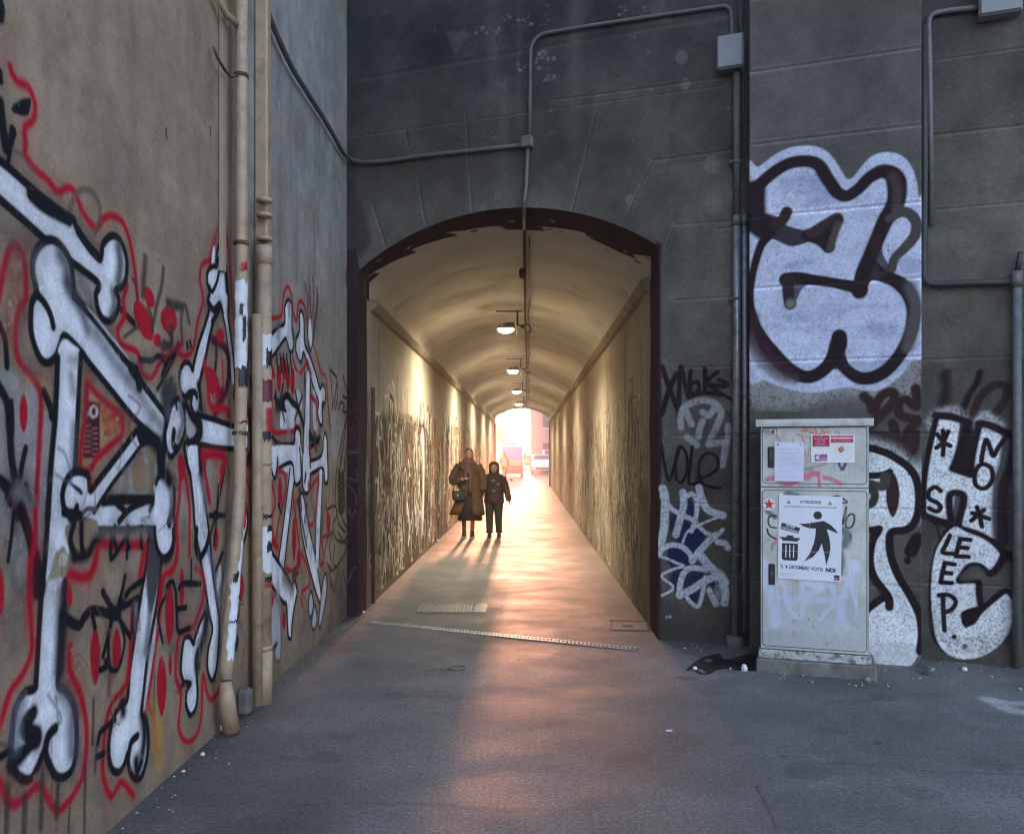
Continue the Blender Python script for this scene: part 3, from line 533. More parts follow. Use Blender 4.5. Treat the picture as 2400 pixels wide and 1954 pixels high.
W_((980, 1130), (1003, 1150), (998, 1736), (962, 1736), crop=E); K_((965, 1080), (970, 1300), (955, 1560), (960, 1736), crop=E, w=.028); K_((1005, 1090), (1003, 1400), (997, 1736), crop=E, w=.03)
W_((1025, 1190), (1050, 1280), (1055, 1460), (1030, 1480), (1022, 1300), crop=E, col=(.55, .55, .6)); Rd((1010, 1240), (1045, 1290), (1050, 1400), crop=E, w=.05)
for p in (((1000, 1520), (1060, 1550)), ((1035, 1490), (1045, 1600)), ((1010, 1580), (1070, 1520)), ((1000, 1490), (1030, 1540))): K_(*p, crop=E, w=.05)
lw.ell((1000, 1590), 9, 22, RED, E); lw.ell((1045, 1585), 9, 22, RED, E)
hb2 = [(745, 1570), (770, 1590), (890, 1560), (902, 1500), (915, 1470), (935, 1500), (940, 1580), (935, 1736), (780, 1736)]
W_(*hb2, crop=E); K_((745, 1510), (790, 1560), (890, 1560), (900, 1490), (915, 1450), (935, 1480), (942, 1560), crop=E, w=.034); K_((800, 1590), (810, 1660), crop=E, w=.1, col=(.12, .12, .18), soft=1, a=.6)
W_((1000, 1680), (1080, 1630), (1090, 1500), (1110, 1500), (1118, 1740), (1010, 1740), crop=E); K_((1000, 1680), (1080, 1640), (1095, 1520), (1107, 1490), (1120, 1560), (1120, 1740), crop=E, w=.034)
# G crop: its legs
W_((960, 0), (1130, 0), (1140, 150), (1120, 205), (1095, 180), (1080, 90), (1005, 115), (990, 180), (965, 150), crop=G); K_((1010, 115), (1085, 85), (1100, 190), (1118, 208), (1140, 160), (1130, 0), crop=G, w=.034); K_((960, 90), (985, 175), (1000, 120), (1005, 60), crop=G, w=.034)
W_((1150, 40), (1185, 40), (1185, 210), (1170, 258), (1145, 210), crop=G); K_((1145, 60), (1148, 220), (1170, 260), (1190, 210), (1190, 40), crop=G, w=.034); K_((1165, 150), (1160, 190), crop=G, w=.04)
W_((1190, 120), (1260, 90), (1262, 30), (1285, 30), (1290, 180), (1275, 190), (1262, 120), (1200, 140), crop=G); K_((1200, 145), (1262, 118), (1275, 195), (1292, 180), (1290, 30), crop=G, w=.04)
g1 = [(1070, 130), (1096, 195), (1062, 500), (1037, 722), (1010, 645), (1040, 400), (1060, 220)]
W_(*g1, crop=G); K_((1075, 120), (1060, 250), (1038, 430), (1010, 640), crop=G, w=.03); K_((1097, 200), (1062, 500), (1038, 720), crop=G, w=.03)
g2 = [(960, 595), (1000, 640), (1050, 720), (1085, 785), (1100, 755), (1116, 820), (1102, 900), (1087, 1000), (1082, 1085), (1066, 1080), (1060, 1000), (1055, 900), (1035, 880), (1000, 830), (970, 780), (957, 700)]
W_(*g2, crop=G); K_(*g2, crop=G, w=.034, closed=True); K_((1040, 740), (1085, 800), crop=G, w=.12, col=GREY, soft=1, a=.8); K_((1100, 740), (1105, 700), (1120, 720), crop=G, w=.03)
g3 = [(985, 850), (1010, 900), (1022, 1000), (1022, 1180), (1005, 1222), (990, 1190), (986, 1130), (960, 1172), (945, 1140), (950, 1000), (966, 930)]
W_(*g3, crop=G, col=(.42, .43, .45)); K_(*g3, crop=G, w=.026, closed=True, a=.8, col=GREY); K_((990, 1140), (1000, 1115), crop=G, w=.03)
g4 = [(1130, 290), (1150, 268), (1182, 450), (1216, 600), (1246, 780), (1256, 885), (1236, 862), (1200, 740), (1160, 580), (1135, 430)]
W_(*g4, crop=G); K_(*g4, crop=G, w=.028, closed=True)
W_((1240, 150), (1260, 150), (1250, 400), (1240, 670), (1222, 640), (1225, 400), crop=G); K_((1240, 150), (1225, 400), (1220, 640), crop=G, w=.026); K_((1262, 150), (1250, 450), (1240, 670), crop=G, w=.026)
for p in (((1195, 820), (1180, 900), (1190, 970), (1210, 900)), ((1250, 880), (1265, 760), (1280, 720), (1285, 820), (1255, 1000), (1240, 1010)), ((1215, 900), (1200, 1000), (1212, 1040), (1230, 980))): W_(*p, crop=G, col=(.5, .5, .55)); K_(*p, crop=G, w=.03, closed=True, a=.85)
for p in (((1130, 240), (1140, 350)), ((1120, 300), (1170, 560)), ((1170, 330), (1160, 420))): K_(*p, crop=G, w=.05, a=.8)
Rd((965, 180), (990, 300), (970, 420), (990, 540), (1010, 420), (1050, 250), (1045, 150), (1010, 130), crop=G, w=.035); Rd((960, 520), (1005, 570), crop=G, w=.05); Rd((1090, 260), (1110, 420), (1130, 600), (1100, 700), (1055, 690), crop=G, w=.04); Rd((1180, 200), (1190, 230), (1240, 180), (1210, 420), (1180, 430), crop=G, w=.034); Rd((1140, 600), (1180, 700), (1185, 780), (1140, 830), (1145, 900), crop=G, w=.03)
Rd((1280, 320), (1300, 480), (1260, 520), (1270, 640), (1250, 670), crop=G, w=.034); Rd((955, 800), (975, 870), (960, 910), crop=G, w=.04)
for c, ry in (((1018, 250), 90), ((1098, 520), 130), ((1295, 430), 60), ((1040, 990), 50), ((1125, 640), 60)): lw.ell(c, 12, ry, RED, G, spindle=True)
K_((1010, 320), (1020, 360), crop=G, w=.04); lw.ell((1100, 720), 14, 40, (.12, .05, .04), G)
# olive ornament near the corner
OL = (.075, .055, .025)
for p in (((1290, 350), (1330, 330), (1345, 380), (1320, 440), (1340, 520), (1400, 545)), ((1275, 600), (1290, 520), (1320, 480), (1300, 560), (1310, 640)), ((1350, 480), (1380, 530), (1405, 500)), ((1330, 560), (1325, 660), (1350, 680)), ((1290, 660), (1320, 700), (1380, 620), (1400, 560)), ((1345, 100), (1335, 250), (1350, 420), (1390, 480)), ((1365, 60), (1360, 250), (1375, 400), (1400, 450)), ((1390, 40), (1380, 220), (1395, 360)), ((1405, 100), (1400, 300), (1408, 420)), ((1310, 760), (1330, 820), (1350, 700)), ((1380, 700), (1400, 820), (1440, 900), (1460, 850)), ((1300, 700), (1310, 790))): lw.stroke(p, .03, OL, G, soft=.5)
for k in range(9): lw.stroke([(1352, 130 + k * 28), (1368, 150 + k * 28), (1385, 130 + k * 28)], .04, OL, G, soft=.5)
for p in (((1140, 1060), (1150, 1200), (1158, 1330)), ((1140, 1060), (1165, 1090), (1185, 1130), (1165, 1300)), ((1185, 1130), (1190, 1220), (1175, 1330)), ((1225, 1100), (1240, 1150), (1262, 1250), (1225, 1240)), ((1200, 1330), (1210, 1280), (1235, 1300), (1225, 1340), (1262, 1350)), ((1175, 1420), (1190, 1410), (1200, 1460), (1185, 1500)), ((1265, 1330), (1230, 1480), (1200, 1640)), ((1250, 1400), (1225, 1600), (1205, 1740)), ((1262, 1480), (1240, 1736)), ((1262, 1600), (1255, 1736))): lw.stroke(p, .034, OL, E, soft=.5)
W_((1150, 1360), (1200, 1350), (1220, 1420), (1190, 1640), (1150, 1640), crop=E, col=(.36, .35, .33), a=.7, soft=.02)
lw.fill([(1240, 430), (1275, 300), (1290, 600), (1290, 1300), (1262, 1100), (1262, 600)], (.07, .035, .045), E, .7, .1, True, .02)
# wear on the white paint: smudges, roller marks, flaking
for _ in range(240):
    y, z = random.uniform(2.8, 8.3), random.uniform(.3, 3.0); i, j = int((z - lw.z0) / lw.res), int((y - lw.x0) / lw.res)
    if lw.C[i, j].min() > .5: lw.stroke([(y, z), (y + random.uniform(-.05, .05), z + random.uniform(-.15, .15)), (y + random.uniform(-.06, .06), z + random.uniform(-.25, .25))], random.uniform(.02, .08), (.30, .29, .30), None, soft=1, a=random.uniform(.2, .55), grain=.45)
fl_ = (lw.n2 > .80) & (lw.n1 > .35); lw.C[fl_] = lw.C[fl_] * .72 + np.array(PLAST) * .2
# scrawls that fill the gaps between bones
for k in range(46):
    y, z = random.uniform(2.9, 8.4), random.uniform(.35, 1.5 + .12 * 5); q = [(y, z)]
    for _ in range(3): q.append((q[-1][0] + random.uniform(-.12, .12), q[-1][1] + random.uniform(-.12, .12)))
    lw.stroke(q, random.uniform(.008, .02), random.choice([BLACK, (.2, .02, .03), GREY, (.12, .08, .05)]), None, soft=.6, a=.5)
lw.spots(260, 2.8, 8.6, .05, 4.5, .004, .016, (.10, .08, .06), .5); lw.spots(120, 2.8, 8.6, .05, 2.2, .004, .014, (.5, .48, .42), .5)
for k in range(50):
    y = random.uniform(2.8, 8.5); z = random.uniform(.3, 1.6); lw.stroke([(y, z), (y + .003, z - random.uniform(.08, .35))], .007, random.choice([BLACK, RED, (.3, .26, .2)]), None, sm=False, a=.55)
# ================================================================== stone front with the arch
DK = (.022, .013, .017)
fc = Ras(-1.95, 4.7, 0.0, 6.2, 0.0045, STONE, FC)
fc.C *= (0.72 + 0.56 * vnoise(fc.H, fc.W, 120))[..., None]; fc.C *= (0.84 + 0.32 * vnoise(fc.H, fc.W, 28))[..., None]; fc.C *= (0.90 + 0.2 * vnoise(fc.H, fc.W, 7))[..., None]
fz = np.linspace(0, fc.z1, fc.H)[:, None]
k_ = np.clip((fz - 3.9) / 1.6, 0, 1)[..., None] * (0.6 + .4 * vnoise(fc.H, fc.W, 60))[..., None]; fc.C *= 1 - np.array([.76, .70, .56]) * k_            # overhead shade painted into the upper stone
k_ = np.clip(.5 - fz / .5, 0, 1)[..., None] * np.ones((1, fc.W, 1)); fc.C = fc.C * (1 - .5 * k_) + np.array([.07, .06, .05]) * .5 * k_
for z in (.60, 1.18, 1.76, 2.34, 2.92, 3.5, 4.08, 4.66, 5.24):
    fc.groove([(1.35 if z < 3.3 else 1.7 + (z - 3.5) * .3, z), (4.7, z)], .022, None, .35)
for z0_, z1_ in zip((0, .60, 1.18, 1.76, 2.34, 2.92, 3.5, 4.08, 4.66, 5.24), (.60, 1.18, 1.76, 2.34, 2.92, 3.5, 4.08, 4.66, 5.24, 6.2)):
    i0, i1, j0 = int(z0_ / fc.res), int(z1_ / fc.res), int((1.3 + 1.95) / fc.res); fc.C[i0:i1, j0:] *= random.uniform(.86, 1.14)
fc.groove([(-1.9, 4.72), (1.75, 4.70)], .02, None, .25, .25); fc.groove([(-1.9, 5.28), (2.2, 5.3)], .05, None, .2, .3)
for p in (((1350, 500), (1275, 805), (1200, 1112)), ((1620, 835), (1540, 1010), (1458, 1192)), ((1740, 1168), (1690, 1285)), ((650, 590), (665, 850), (682, 1102)), ((398, 900), (418, 1050), (442, 1172)), ((335, 680), (352, 770)), ((165, 1070), (200, 1180), (232, 1282))): fc.groove(list(p), .026, T1, .32 if p[0][0] > 1200 else .18)
fc.groove([(1620, 835), (2050, 778)], .024, T1, .3); fc.groove([(1740, 1168), (2050, 1148)], .024, T1, .3); fc.groove([(1100, 520), (1350, 490), (2050, 395)], .022, T1, .3)
for x0, x1, y0, y1, n, r in ((680, 840, 130, 175, 14, 10), (860, 1080, 80, 140, 22, 10), (1010, 1110, 260, 450, 26, 14), (895, 960, 330, 370, 8, 9), (800, 850, 425, 460, 8, 9), (1490, 1530, 185, 205, 4, 8), (1440, 1640, 35, 80, 12, 9), (740, 800, 670, 750, 6, 8), (1070, 1140, 680, 700, 5, 8), (1500, 1660, 265, 280, 3, 7), (910, 920, 435, 445, 2, 7)): fc.spots(n, x0, x1, y0, y1, r * .25, r, (.30, .28, .27), .55, T1)
for c, r in (((1770, 300), 32), ((1930, 860), 42), ((1940, 1065), 48), ((1790, 440), 26), ((740, 1080), 18), ((815, 1020), 18), ((1500, 1040), 22)): fc.ell(c, r, r * 1.2, (.19, .175, .165), T1, a=.5, grain=.2, soft=.008)
fc.spots(700, -1.8, 4.6, 0.1, 6, .004, .02, (.07, .068, .062), .5); fc.spots(400, -1.8, 4.6, 0.1, 6, .004, .018, (.2, .19, .175), .45)
for _ in range(70):
    x, z = random.uniform(-1.8, 4.6), random.uniform(1.0, 6.1); fc.stroke([(x, z), (x + random.uniform(-.03, .03), z - random.uniform(.3, 1.5))], random.uniform(.03, .2), random.choice([(.055, .05, .05), (.15, .14, .125), (.07, .066, .06)]), None, soft=1, sm=False, a=random.uniform(.15, .4), grain=.35)
for _ in range(60):
    x, z = random.uniform(-1.8, 4.6), random.uniform(.2, 6); fc.fill([(x + random.uniform(.03, .25) * math.cos(t), z + random.uniform(.03, .2) * math.sin(t)) for t in np.linspace(0, 6.28, 8)[:-1]], random.choice([(.16, .15, .135), (.06, .056, .052)]), None, .3, .45, True, .015)
# maroon paint round the opening
fc.fill([(-1.95, 0), (-1.755, 0), (-1.755, 3.42), (-1.80, 3.62), (-1.95, 3.60)], MAR, None, .85, .12, False)
fc.fill([(20, 900), (150, 1230), (60, 1377), (20, 1377)], MAR, T1, .6, .2, True, .03)
fc.fill([(1.18, 0), (1.232, 0), (1.225, 1.2), (1.24, 1.8), (1.225, 2.5), (1.23, 3.42), (1.18, 3.45)], MAR, None, .95, .06, False)
for k in range(16): 
    z = random.uniform(.3, 2.2); fc.stroke([(-1.88, z), (-1.82 + random.uniform(-.03, .05), z + random.uniform(-.1, .2)), (-1.79, z + random.uniform(-.2, .2))], .014, random.choice([(.16, .13, .13), (.1, .03, .03), BLACK]), None, soft=.5, a=.8)
fc.fill([(1.24, .45), (1.34, .2), (1.6, .12), (2.1, .16), (2.1, 0), (1.24, 0)], (.075, .07, .066), None, .6, .2, True, .04)
def fk(*p, w=.035, col=DK, crop=R4, **k): fc.stroke(list(p), w, col, crop, soft=k.pop('soft', .35), grain=k.pop('grain', .12), **k)
# tags on the pier between arch and pipes
fk((112, 130), (140, 210), (190, 345), w=.045); fk((188, 165), (150, 240), (112, 368), w=.05); fk((195, 385), (200, 250), (208, 130), (228, 215), (248, 285), (252, 205), (258, 150), w=.04)
fk((255, 200), (262, 262), (300, 245), (292, 205), (272, 212), w=.034); fk((330, 140), (332, 190), (330, 258), w=.04); fk((395, 155), (352, 190), (338, 212), (380, 225), (445, 222), (400, 195), w=.038); fk((338, 212), (400, 258), (470, 300), (532, 342), w=[.04, .03, .02]); fk((262, 278), (330, 262), (402, 272), w=.035)
PW = (.33, .33, .34)
for p in (((208, 435), (208, 380), (225, 335), (280, 308), (330, 300), (385, 318), (412, 365), (395, 420), (365, 480), (350, 525)), ((350, 520), (400, 515), (445, 505), (448, 430)), ((225, 340), (245, 380), (262, 420)), ((318, 405), (305, 440), (298, 485)), ((238, 485), (262, 505), (290, 528)), ((438, 520), (428, 580), (418, 630)), ((320, 360), (350, 375), (380, 340))): fk(*p, w=.055, col=PW, soft=.4, grain=.4, a=.85)
fk((108, 520), (122, 610), (146, 708), (175, 630), (205, 535), w=.026, soft=.3); fc.stroke([(205, 535), (235, 570), (240, 650), (215, 715), (185, 700), (180, 630), (190, 560)], .026, DK, R4, closed=True); fk((266, 535), (256, 630), (250, 722), (300, 715), w=.026); fk((288, 698), (340, 685), (395, 645), (390, 590), (350, 568), (312, 595), (298, 660), (318, 720), (370, 742), (412, 745), w=.026)
BL = (.022, .022, .085)
fc.fill([(165, 880), (205, 820), (250, 800), (285, 870), (310, 950), (330, 1010), (315, 1060), (270, 1110), (225, 1130), (140, 1125), (145, 1060), (190, 1000), (150, 950)], BL, R4, .95, .15)
fc.fill([(140, 1100), (200, 1070), (270, 1120), (345, 1140), (320, 1200), (290, 1330), (230, 1310), (190, 1285), (150, 1220), (165, 1170)], BL, R4, .9, .2); fc.fill([(350, 1180), (392, 1235), (388, 1262), (355, 1235)], BL, R4)
WP = (.60, .62, .68)
for p, w in ((((115, 748), (128, 800), (126, 880), (122, 950), (104, 1035)), .07), (((112, 790), (160, 850), (215, 882), (275, 912), (292, 935)), .042), (((218, 768), (222, 830), (205, 900), (183, 982)), .06), (((240, 785), (262, 775), (285, 800), (290, 850), (280, 910), (262, 965)), .04), (((300, 745), (312, 790), (345, 855), (422, 885)), .06), (((422, 885), (350, 912), (290, 940), (240, 970), (215, 1030)), .022), (((290, 930), (335, 972), (385, 985), (420, 958)), .034), (((385, 985), (345, 1020), (300, 1070), (265, 1115)), .055), (((95, 1085), (120, 1050), (170, 1035), (220, 1048), (252, 1080), (268, 1115)), .045), (((92, 1090), (140, 1105), (190, 1128), (222, 1142), (165, 1160), (112, 1188), (130, 1215), (165, 1240), (160, 1265), (112, 1292)), .024), (((300, 1075), (345, 1135), (400, 1185), (432, 1225)), .07), (((200, 1295), (205, 1230), (225, 1175), (262, 1152), (335, 1160)), .05), (((200, 1290), (262, 1262), (335, 1215), (400, 1195)), .06), (((332, 1200), (320, 1270), (298, 1345), (262, 1330), (235, 1295)), .035), (((352, 1265), (368, 1300), (385, 1335)), .05), (((395, 1020), (430, 1025), (448, 1050)), .05), (((420, 1225), (435, 1280), (430, 1330)), .06)): fk(*p, w=w, col=WP, soft=.25, grain=.22)
fc.ell((135, 1402), 8, 7, WP, R4); fc.ell((152, 1400), 8, 7, WP, R4); fc.fill([(400, 1160), (440, 1190), (450, 1320), (400, 1340), (380, 1250)], WP, R4, .4, .6)
# white piece on the right bay
def rk(*p, w=.045, col=DK, **k): fk(*p, w=w, col=col, crop=R5, **k)
SI = (.80, .80, .82)
rk((522, 125), (530, 190), (515, 280), w=[.07, .07, .09], soft=.7, a=.8); rk((500, 150), (545, 110), w=.05, soft=.8, a=.6); rk((705, 115), (690, 170), (650, 230), (612, 325), w=.045, soft=.5); rk((672, 330), (700, 260), (745, 205), (800, 180), (845, 195), (840, 250), (812, 300), (785, 330), w=.06, soft=.4, a=.9, col=(.035, .018, .018))
fc.fill([(430, 345), (560, 290), (640, 350), (600, 400), (440, 420)], SI, R5, .45, .55, True, .02); fc.fill([(680, 360), (740, 320), (840, 400), (700, 400)], SI, R5, .5, .5, True, .015)
pa = [(480, 350), (560, 352), (640, 375), (610, 480), (570, 622), (655, 650), (672, 520), (700, 395), (760, 398), (870, 455), (835, 620), (800, 700), (792, 800), (792, 990), (720, 960), (620, 940), (560, 905), (480, 885), (415, 860), (425, 700), (440, 560), (462, 430)]
fc.fill(pa, SI, R5, 1, .16, False); fc.fill([(600, 380), (650, 385), (672, 420), (660, 560), (655, 650), (560, 622), (580, 520)], DK, R5, .93, .1, False)
rk((480, 345), (460, 430), (432, 560), (412, 700), (410, 860), w=.045); rk((475, 342), (560, 350), (645, 378), w=.06); rk((640, 385), (615, 480), (570, 610), w=.06); rk((562, 618), (655, 650), w=.055); rk((657, 645), (668, 540), (700, 398), w=.05); rk((700, 385), (760, 395), (872, 450), w=.06)
rk((860, 460), (842, 600), (815, 700), (808, 850), (815, 990), w=.11, jit=.1, a=.92); rk((412, 862), (480, 888), (545, 905), w=.06); fc.fill([(412, 860), (545, 900), (560, 920), (480, 915), (412, 885)], DK, R5)
rk((560, 900), (548, 850), (550, 755), (612, 752), (620, 795), (600, 870), (590, 930), w=.055); rk((590, 775), (580, 860), (572, 920), w=.05, a=.9)
rk((590, 930), (650, 948), (720, 975), (800, 1030), (835, 1060), w=.062); rk((560, 915), (520, 970), (485, 1040), (462, 1150), (450, 1300), (455, 1420), (475, 1500), (520, 1560), w=.05, jit=.15)
pb = [(568, 925), (640, 952), (740, 995), (812, 1070), (790, 1120), (750, 1150), (700, 1122), (640, 1130), (600, 1200), (690, 1205), (712, 1340), (640, 1365), (650, 1430), (700, 1370), (760, 1310), (835, 1258), (872, 1300), (880, 1400), (840, 1500), (740, 1585), (620, 1612), (520, 1570), (472, 1480), (452, 1300), (460, 1120), (495, 1010)]
fc.fill(pb, SI, R5, 1, .28); fc.fill([(480, 1480), (560, 1560), (700, 1590), (820, 1520), (800, 1480), (620, 1500)], STONE, R5, .35, .6)
rk((835, 1060), (800, 1130), (755, 1165), (700, 1128), (645, 1135), (600, 1200), w=.058); rk((600, 1202), (690, 1205), (700, 1270), (712, 1345), w=.05); rk((712, 1345), (640, 1370), (625, 1420), (660, 1420), (700, 1370), (770, 1305), (840, 1255), (878, 1290), w=.045, jit=.2)
fc.fill([(610, 1365), (700, 1345), (700, 1370), (650, 1440), (620, 1440)], DK, R5); fc.fill([(600, 1200), (640, 1140), (700, 1128), (740, 1180), (700, 1195)], STONE, R5, .7); rk((880, 1300), (885, 1420), (840, 1520), w=.04, a=.7, soft=.7); rk((840, 1070), (875, 1085), w=.07)
for p in (((512, 420), (516, 480), (512, 548)), ((482, 440), (515, 480), (550, 500)), ((478, 510), (512, 480), (540, 425)), ((712, 578), (722, 520), (738, 468), (758, 510), (775, 552), (800, 510), (830, 468)), ((500, 735), (472, 715), (440, 735), (440, 775), (480, 795), (500, 820), (480, 842), (440, 825)), ((690, 820), (705, 870), (715, 920)), ((660, 890), (700, 855), (725, 835)), ((665, 850), (710, 865), (752, 880)), ((548, 968), (530, 1010), (512, 1055), (570, 1062)), ((602, 985), (590, 1030), (580, 1075)), ((602, 985), (655, 990)), ((592, 1028), (640, 1032)), ((580, 1075), (645, 1078)), ((522, 1110), (510, 1160), (500, 1212)), ((522, 1110), (572, 1118)), ((510, 1160), (555, 1165)), ((500, 1212), (558, 1215)), ((512, 1290), (515, 1380), (520, 1462)), ((490, 1278), (545, 1278), (578, 1310), (560, 1350), (515, 1370))): rk(*p, w=.034, soft=.25)
fc.stroke([(725, 595), (765, 620), (768, 680), (730, 722), (685, 705), (678, 650), (695, 610)], .034, DK, R5, closed=True); fc.ell((570, 1495), 14, 14, DK, R5); fc.ell((626, 1546), 15, 15, DK, R5, a=.8)
rk((480, 920), (490, 960), (500, 985), w=.02, a=.7); fc.fill([(410, 860), (410, 1600), (440, 1600), (432, 1200), (460, 1000), (470, 920)], (.07, .065, .06), R5, .5, .1, False, .01)

for R_, a_ in ((fc, .5),):
    mk = (R_.C.min(2) > .5) & (R_.n1 < .30); R_.C[mk] *= .55
    mk = (R_.C.min(2) > .5) & (R_.n2 < .30) & (R_.n1 < .5); R_.C[mk] *= .7
# ================================================================== pilaster
pl = Ras(1.72, 3.40, 0.0, 6.2, 0.004, (.108, .099, .090), PIL)
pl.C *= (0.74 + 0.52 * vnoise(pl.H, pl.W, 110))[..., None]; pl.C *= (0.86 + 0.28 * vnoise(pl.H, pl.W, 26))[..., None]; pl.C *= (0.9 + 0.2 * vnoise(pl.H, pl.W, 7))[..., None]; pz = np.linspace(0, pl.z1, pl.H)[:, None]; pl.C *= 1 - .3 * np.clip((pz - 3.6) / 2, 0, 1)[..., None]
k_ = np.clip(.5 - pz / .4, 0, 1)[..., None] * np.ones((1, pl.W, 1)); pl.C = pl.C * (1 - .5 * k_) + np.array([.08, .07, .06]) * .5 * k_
PZ = (.60, 1.18, 1.76, 2.34, 2.93, 3.5, 4.08, 4.66, 5.24)
SB = (.55, .57, .72)                          # silver-blue spray
def pk(*p, w=.075, col=DK, crop=R1, **k):
    w = [q * 1.12 for q in w] if hasattr(w, '__len__') else w * 1.12
    pl.stroke(list(p), w, col, crop, soft=k.pop('soft', .22), grain=k.pop('grain', .08), **k)
pl.fill([(190, 1400), (300, 1500), (700, 1560), (1000, 1560), (1263, 1320), (1263, 1560), (1150, 1700), (800, 1660), (500, 1736), (190, 1700)], (.42, .42, .42), R1, .55, .55, True, .03)
for p in (((240, 1620), (280, 1560), (300, 1640), (350, 1580)), ((380, 1640), (420, 1600), (440, 1680)), ((480, 1560), (560, 1640), (620, 1560)), ((660, 1600), (720, 1560), (750, 1640))): pl.stroke(list(p), .05, (.33, .31, .30), R1, soft=.8, a=.5, grain=.4)
big = [(180, 300), (260, 240), (380, 152), (500, 112), (620, 118), (700, 165), (760, 250), (800, 312), (840, 305), (900, 230), (960, 172), (1050, 150), (1140, 172), (1200, 240), (1232, 330), (1248, 430), (1290, 450), (1290, 1330), (1200, 1440), (1120, 1540), (980, 1620), (800, 1600), (600, 1632), (450, 1612), (300, 1555), (180, 1470)]
pl.fill(big, SB, R1, 1, .10, True, .006)
k_ = (pl.n2 > .62) & (pl.C[..., 2] > .4); pl.C[k_] *= .88
for x0, x1, y0, y1 in ((430, 700, 300, 420), (300, 700, 1150, 1280), (850, 1180, 1180, 1280), (500, 1000, 1050, 1140), (900, 1050, 440, 560), (850, 1100, 1400, 1480), (300, 560, 820, 880), (520, 620, 440, 500), (1080, 1250, 820, 900)):
    for _ in range(9): 
        x, y = random.uniform(x0, x1), random.uniform(y0, y1); L = random.uniform(40, 170); pl.stroke([(x, y), (x + L / 2, y - random.uniform(0, 14)), (x + L, y + random.uniform(-6, 10))], random.uniform(.02, .06), (.25, .28, .42), R1, soft=1, a=random.uniform(.12, .4), grain=.4)
pl.stroke([(430, 340), (560, 320), (680, 400)], .10, (.28, .31, .45), R1, soft=.9, a=.6, grain=.3)
BR = (.075, .060, .055)
pk((205, 440), (240, 380), (330, 290), (440, 222), (550, 205), (625, 228), (680, 310), (740, 395), (800, 420), (870, 378), (940, 308), (1020, 268), (1085, 290), (1110, 350), (1108, 440), (1080, 510), (1040, 570), (1000, 660), (950, 780), (900, 900), (880, 1010), w=[.11, .09, .085, .085, .09, .085, .08, .085, .1, .13, .12, .11, .1, .1, .1])
pk((1085, 300), (1115, 370), (1110, 460), w=.06, col=BR, soft=.7, a=.7)
pk((225, 400), (222, 480), (235, 560), (290, 610), w=.18); pk((330, 650), (275, 720), (235, 840), (208, 980), (205, 1100), (235, 1220), (300, 1335), (380, 1430), (470, 1505), (560, 1535), (640, 1505), (710, 1430), (748, 1340), (755, 1285), w=[.08, .06, .055, .055, .07, .09, .11, .1, .09, .09, .09, .12, .1])
pk((215, 1170), (230, 1290), (330, 1420), (440, 1500), w=.1, col=(.045, .022, .028), soft=.5, a=.9); pk((200, 1300), (260, 1420), (370, 1520), (480, 1550), w=.07, col=BR, soft=.6, a=.7)
pl.fill([(660, 1440), (700, 1360), (725, 1280), (760, 1255), (790, 1290), (790, 1370), (810, 1480), (760, 1490), (700, 1480)], DK, R1, .9)
pk((750, 1420), (800, 1490), (880, 1540), (970, 1535), (1060, 1480), (1140, 1380), (1195, 1260), (1215, 1130), (1190, 1030), (1130, 960), (1060, 925), w=[.08, .08, .09, .09, .085, .085, .09, .1, .1, .08]); pk((1180, 1350), (1215, 1200), (1225, 1080), (1190, 980), w=.08, col=(.11, .10, .10), soft=.6, a=.8)
pl.fill([(250, 560), (360, 540), (430, 600), (560, 640), (620, 680), (560, 705), (460, 730), (380, 700), (330, 680), (260, 660)], DK, R1, .95); pk((370, 600), (410, 560), (430, 520), w=.08, col=(.035, .02, .02)); pk((560, 660), (640, 690), (690, 735), w=.085); pk((590, 650), (670, 600), (740, 560), w=.085, col=(.045, .03, .03)); pk((640, 690), (720, 620), (750, 575), w=.07, soft=.4); pk((700, 740), (720, 680), (745, 590), w=.05, col=BR, soft=.5)
pk((428, 935), (500, 925), (600, 938), (720, 955), (820, 975), (890, 1000), w=[.1, .085, .075, .07, .08, .09]); pk((440, 940), (442, 1010), (452, 1085), w=.085, col=(.035, .022, .025)); pl.fill([(480, 960), (560, 960), (520, 1000), (490, 1060)], DK, R1, .85); pk((455, 1080), (453, 1086), w=.06, col=(.2, .19, .17), soft=.6)
pk((1110, 515), (1180, 525), (1228, 580), (1222, 660), (1165, 735), (1100, 800), (1078, 870), w=[.07, .07, .07, .07, .06, .06], col=(.07, .055, .055)); pk((985, 680), (990, 780), (1030, 860), w=.07, a=.9, col=(.04, .02, .025)); pl.fill([(920, 830), (965, 800), (1000, 840), (1050, 880), (1100, 900), (1110, 960), (1040, 960), (960, 940), (920, 990), (890, 1010), (860, 950)], DK, R1, .97)
pk((1060, 560), (1130, 530), w=.05, col=BR)
pl.ell((1058, 727), 5, 5, DK, R1); pl.ell((1058, 756), 6, 6, DK, R1); pl.ell((367, 778), 5, 5, DK, R1)
for z in PZ: pl.groove([(1.6, z), (3.5, z)], .026, None, .45)
pl.spots(200, 1.75, 3.3, .1, 6, .004, .014, (.07, .068, .065), .5)
mk = (pl.C.min(2) > .35) & (pl.n1 < .24); pl.C[mk] *= .76
def qk(*p, **k): pk(*p, crop=R5, **k)
DB = (.04, .022, .02)
qk((100, 240), (130, 270), (150, 315), (175, 260), (215, 225), (255, 225), (250, 270), (200, 330), (130, 400), (110, 440), (180, 445), (230, 460), (268, 480), (262, 430), (250, 385), w=.066, col=DB, soft=.35)
qk((370, 200), (375, 250), (372, 295), (320, 260), (280, 280), (290, 340), (350, 360), (385, 370), (340, 410), (320, 450), (322, 500), (340, 540), (362, 500), (368, 435), w=.062, col=DB, soft=.35)
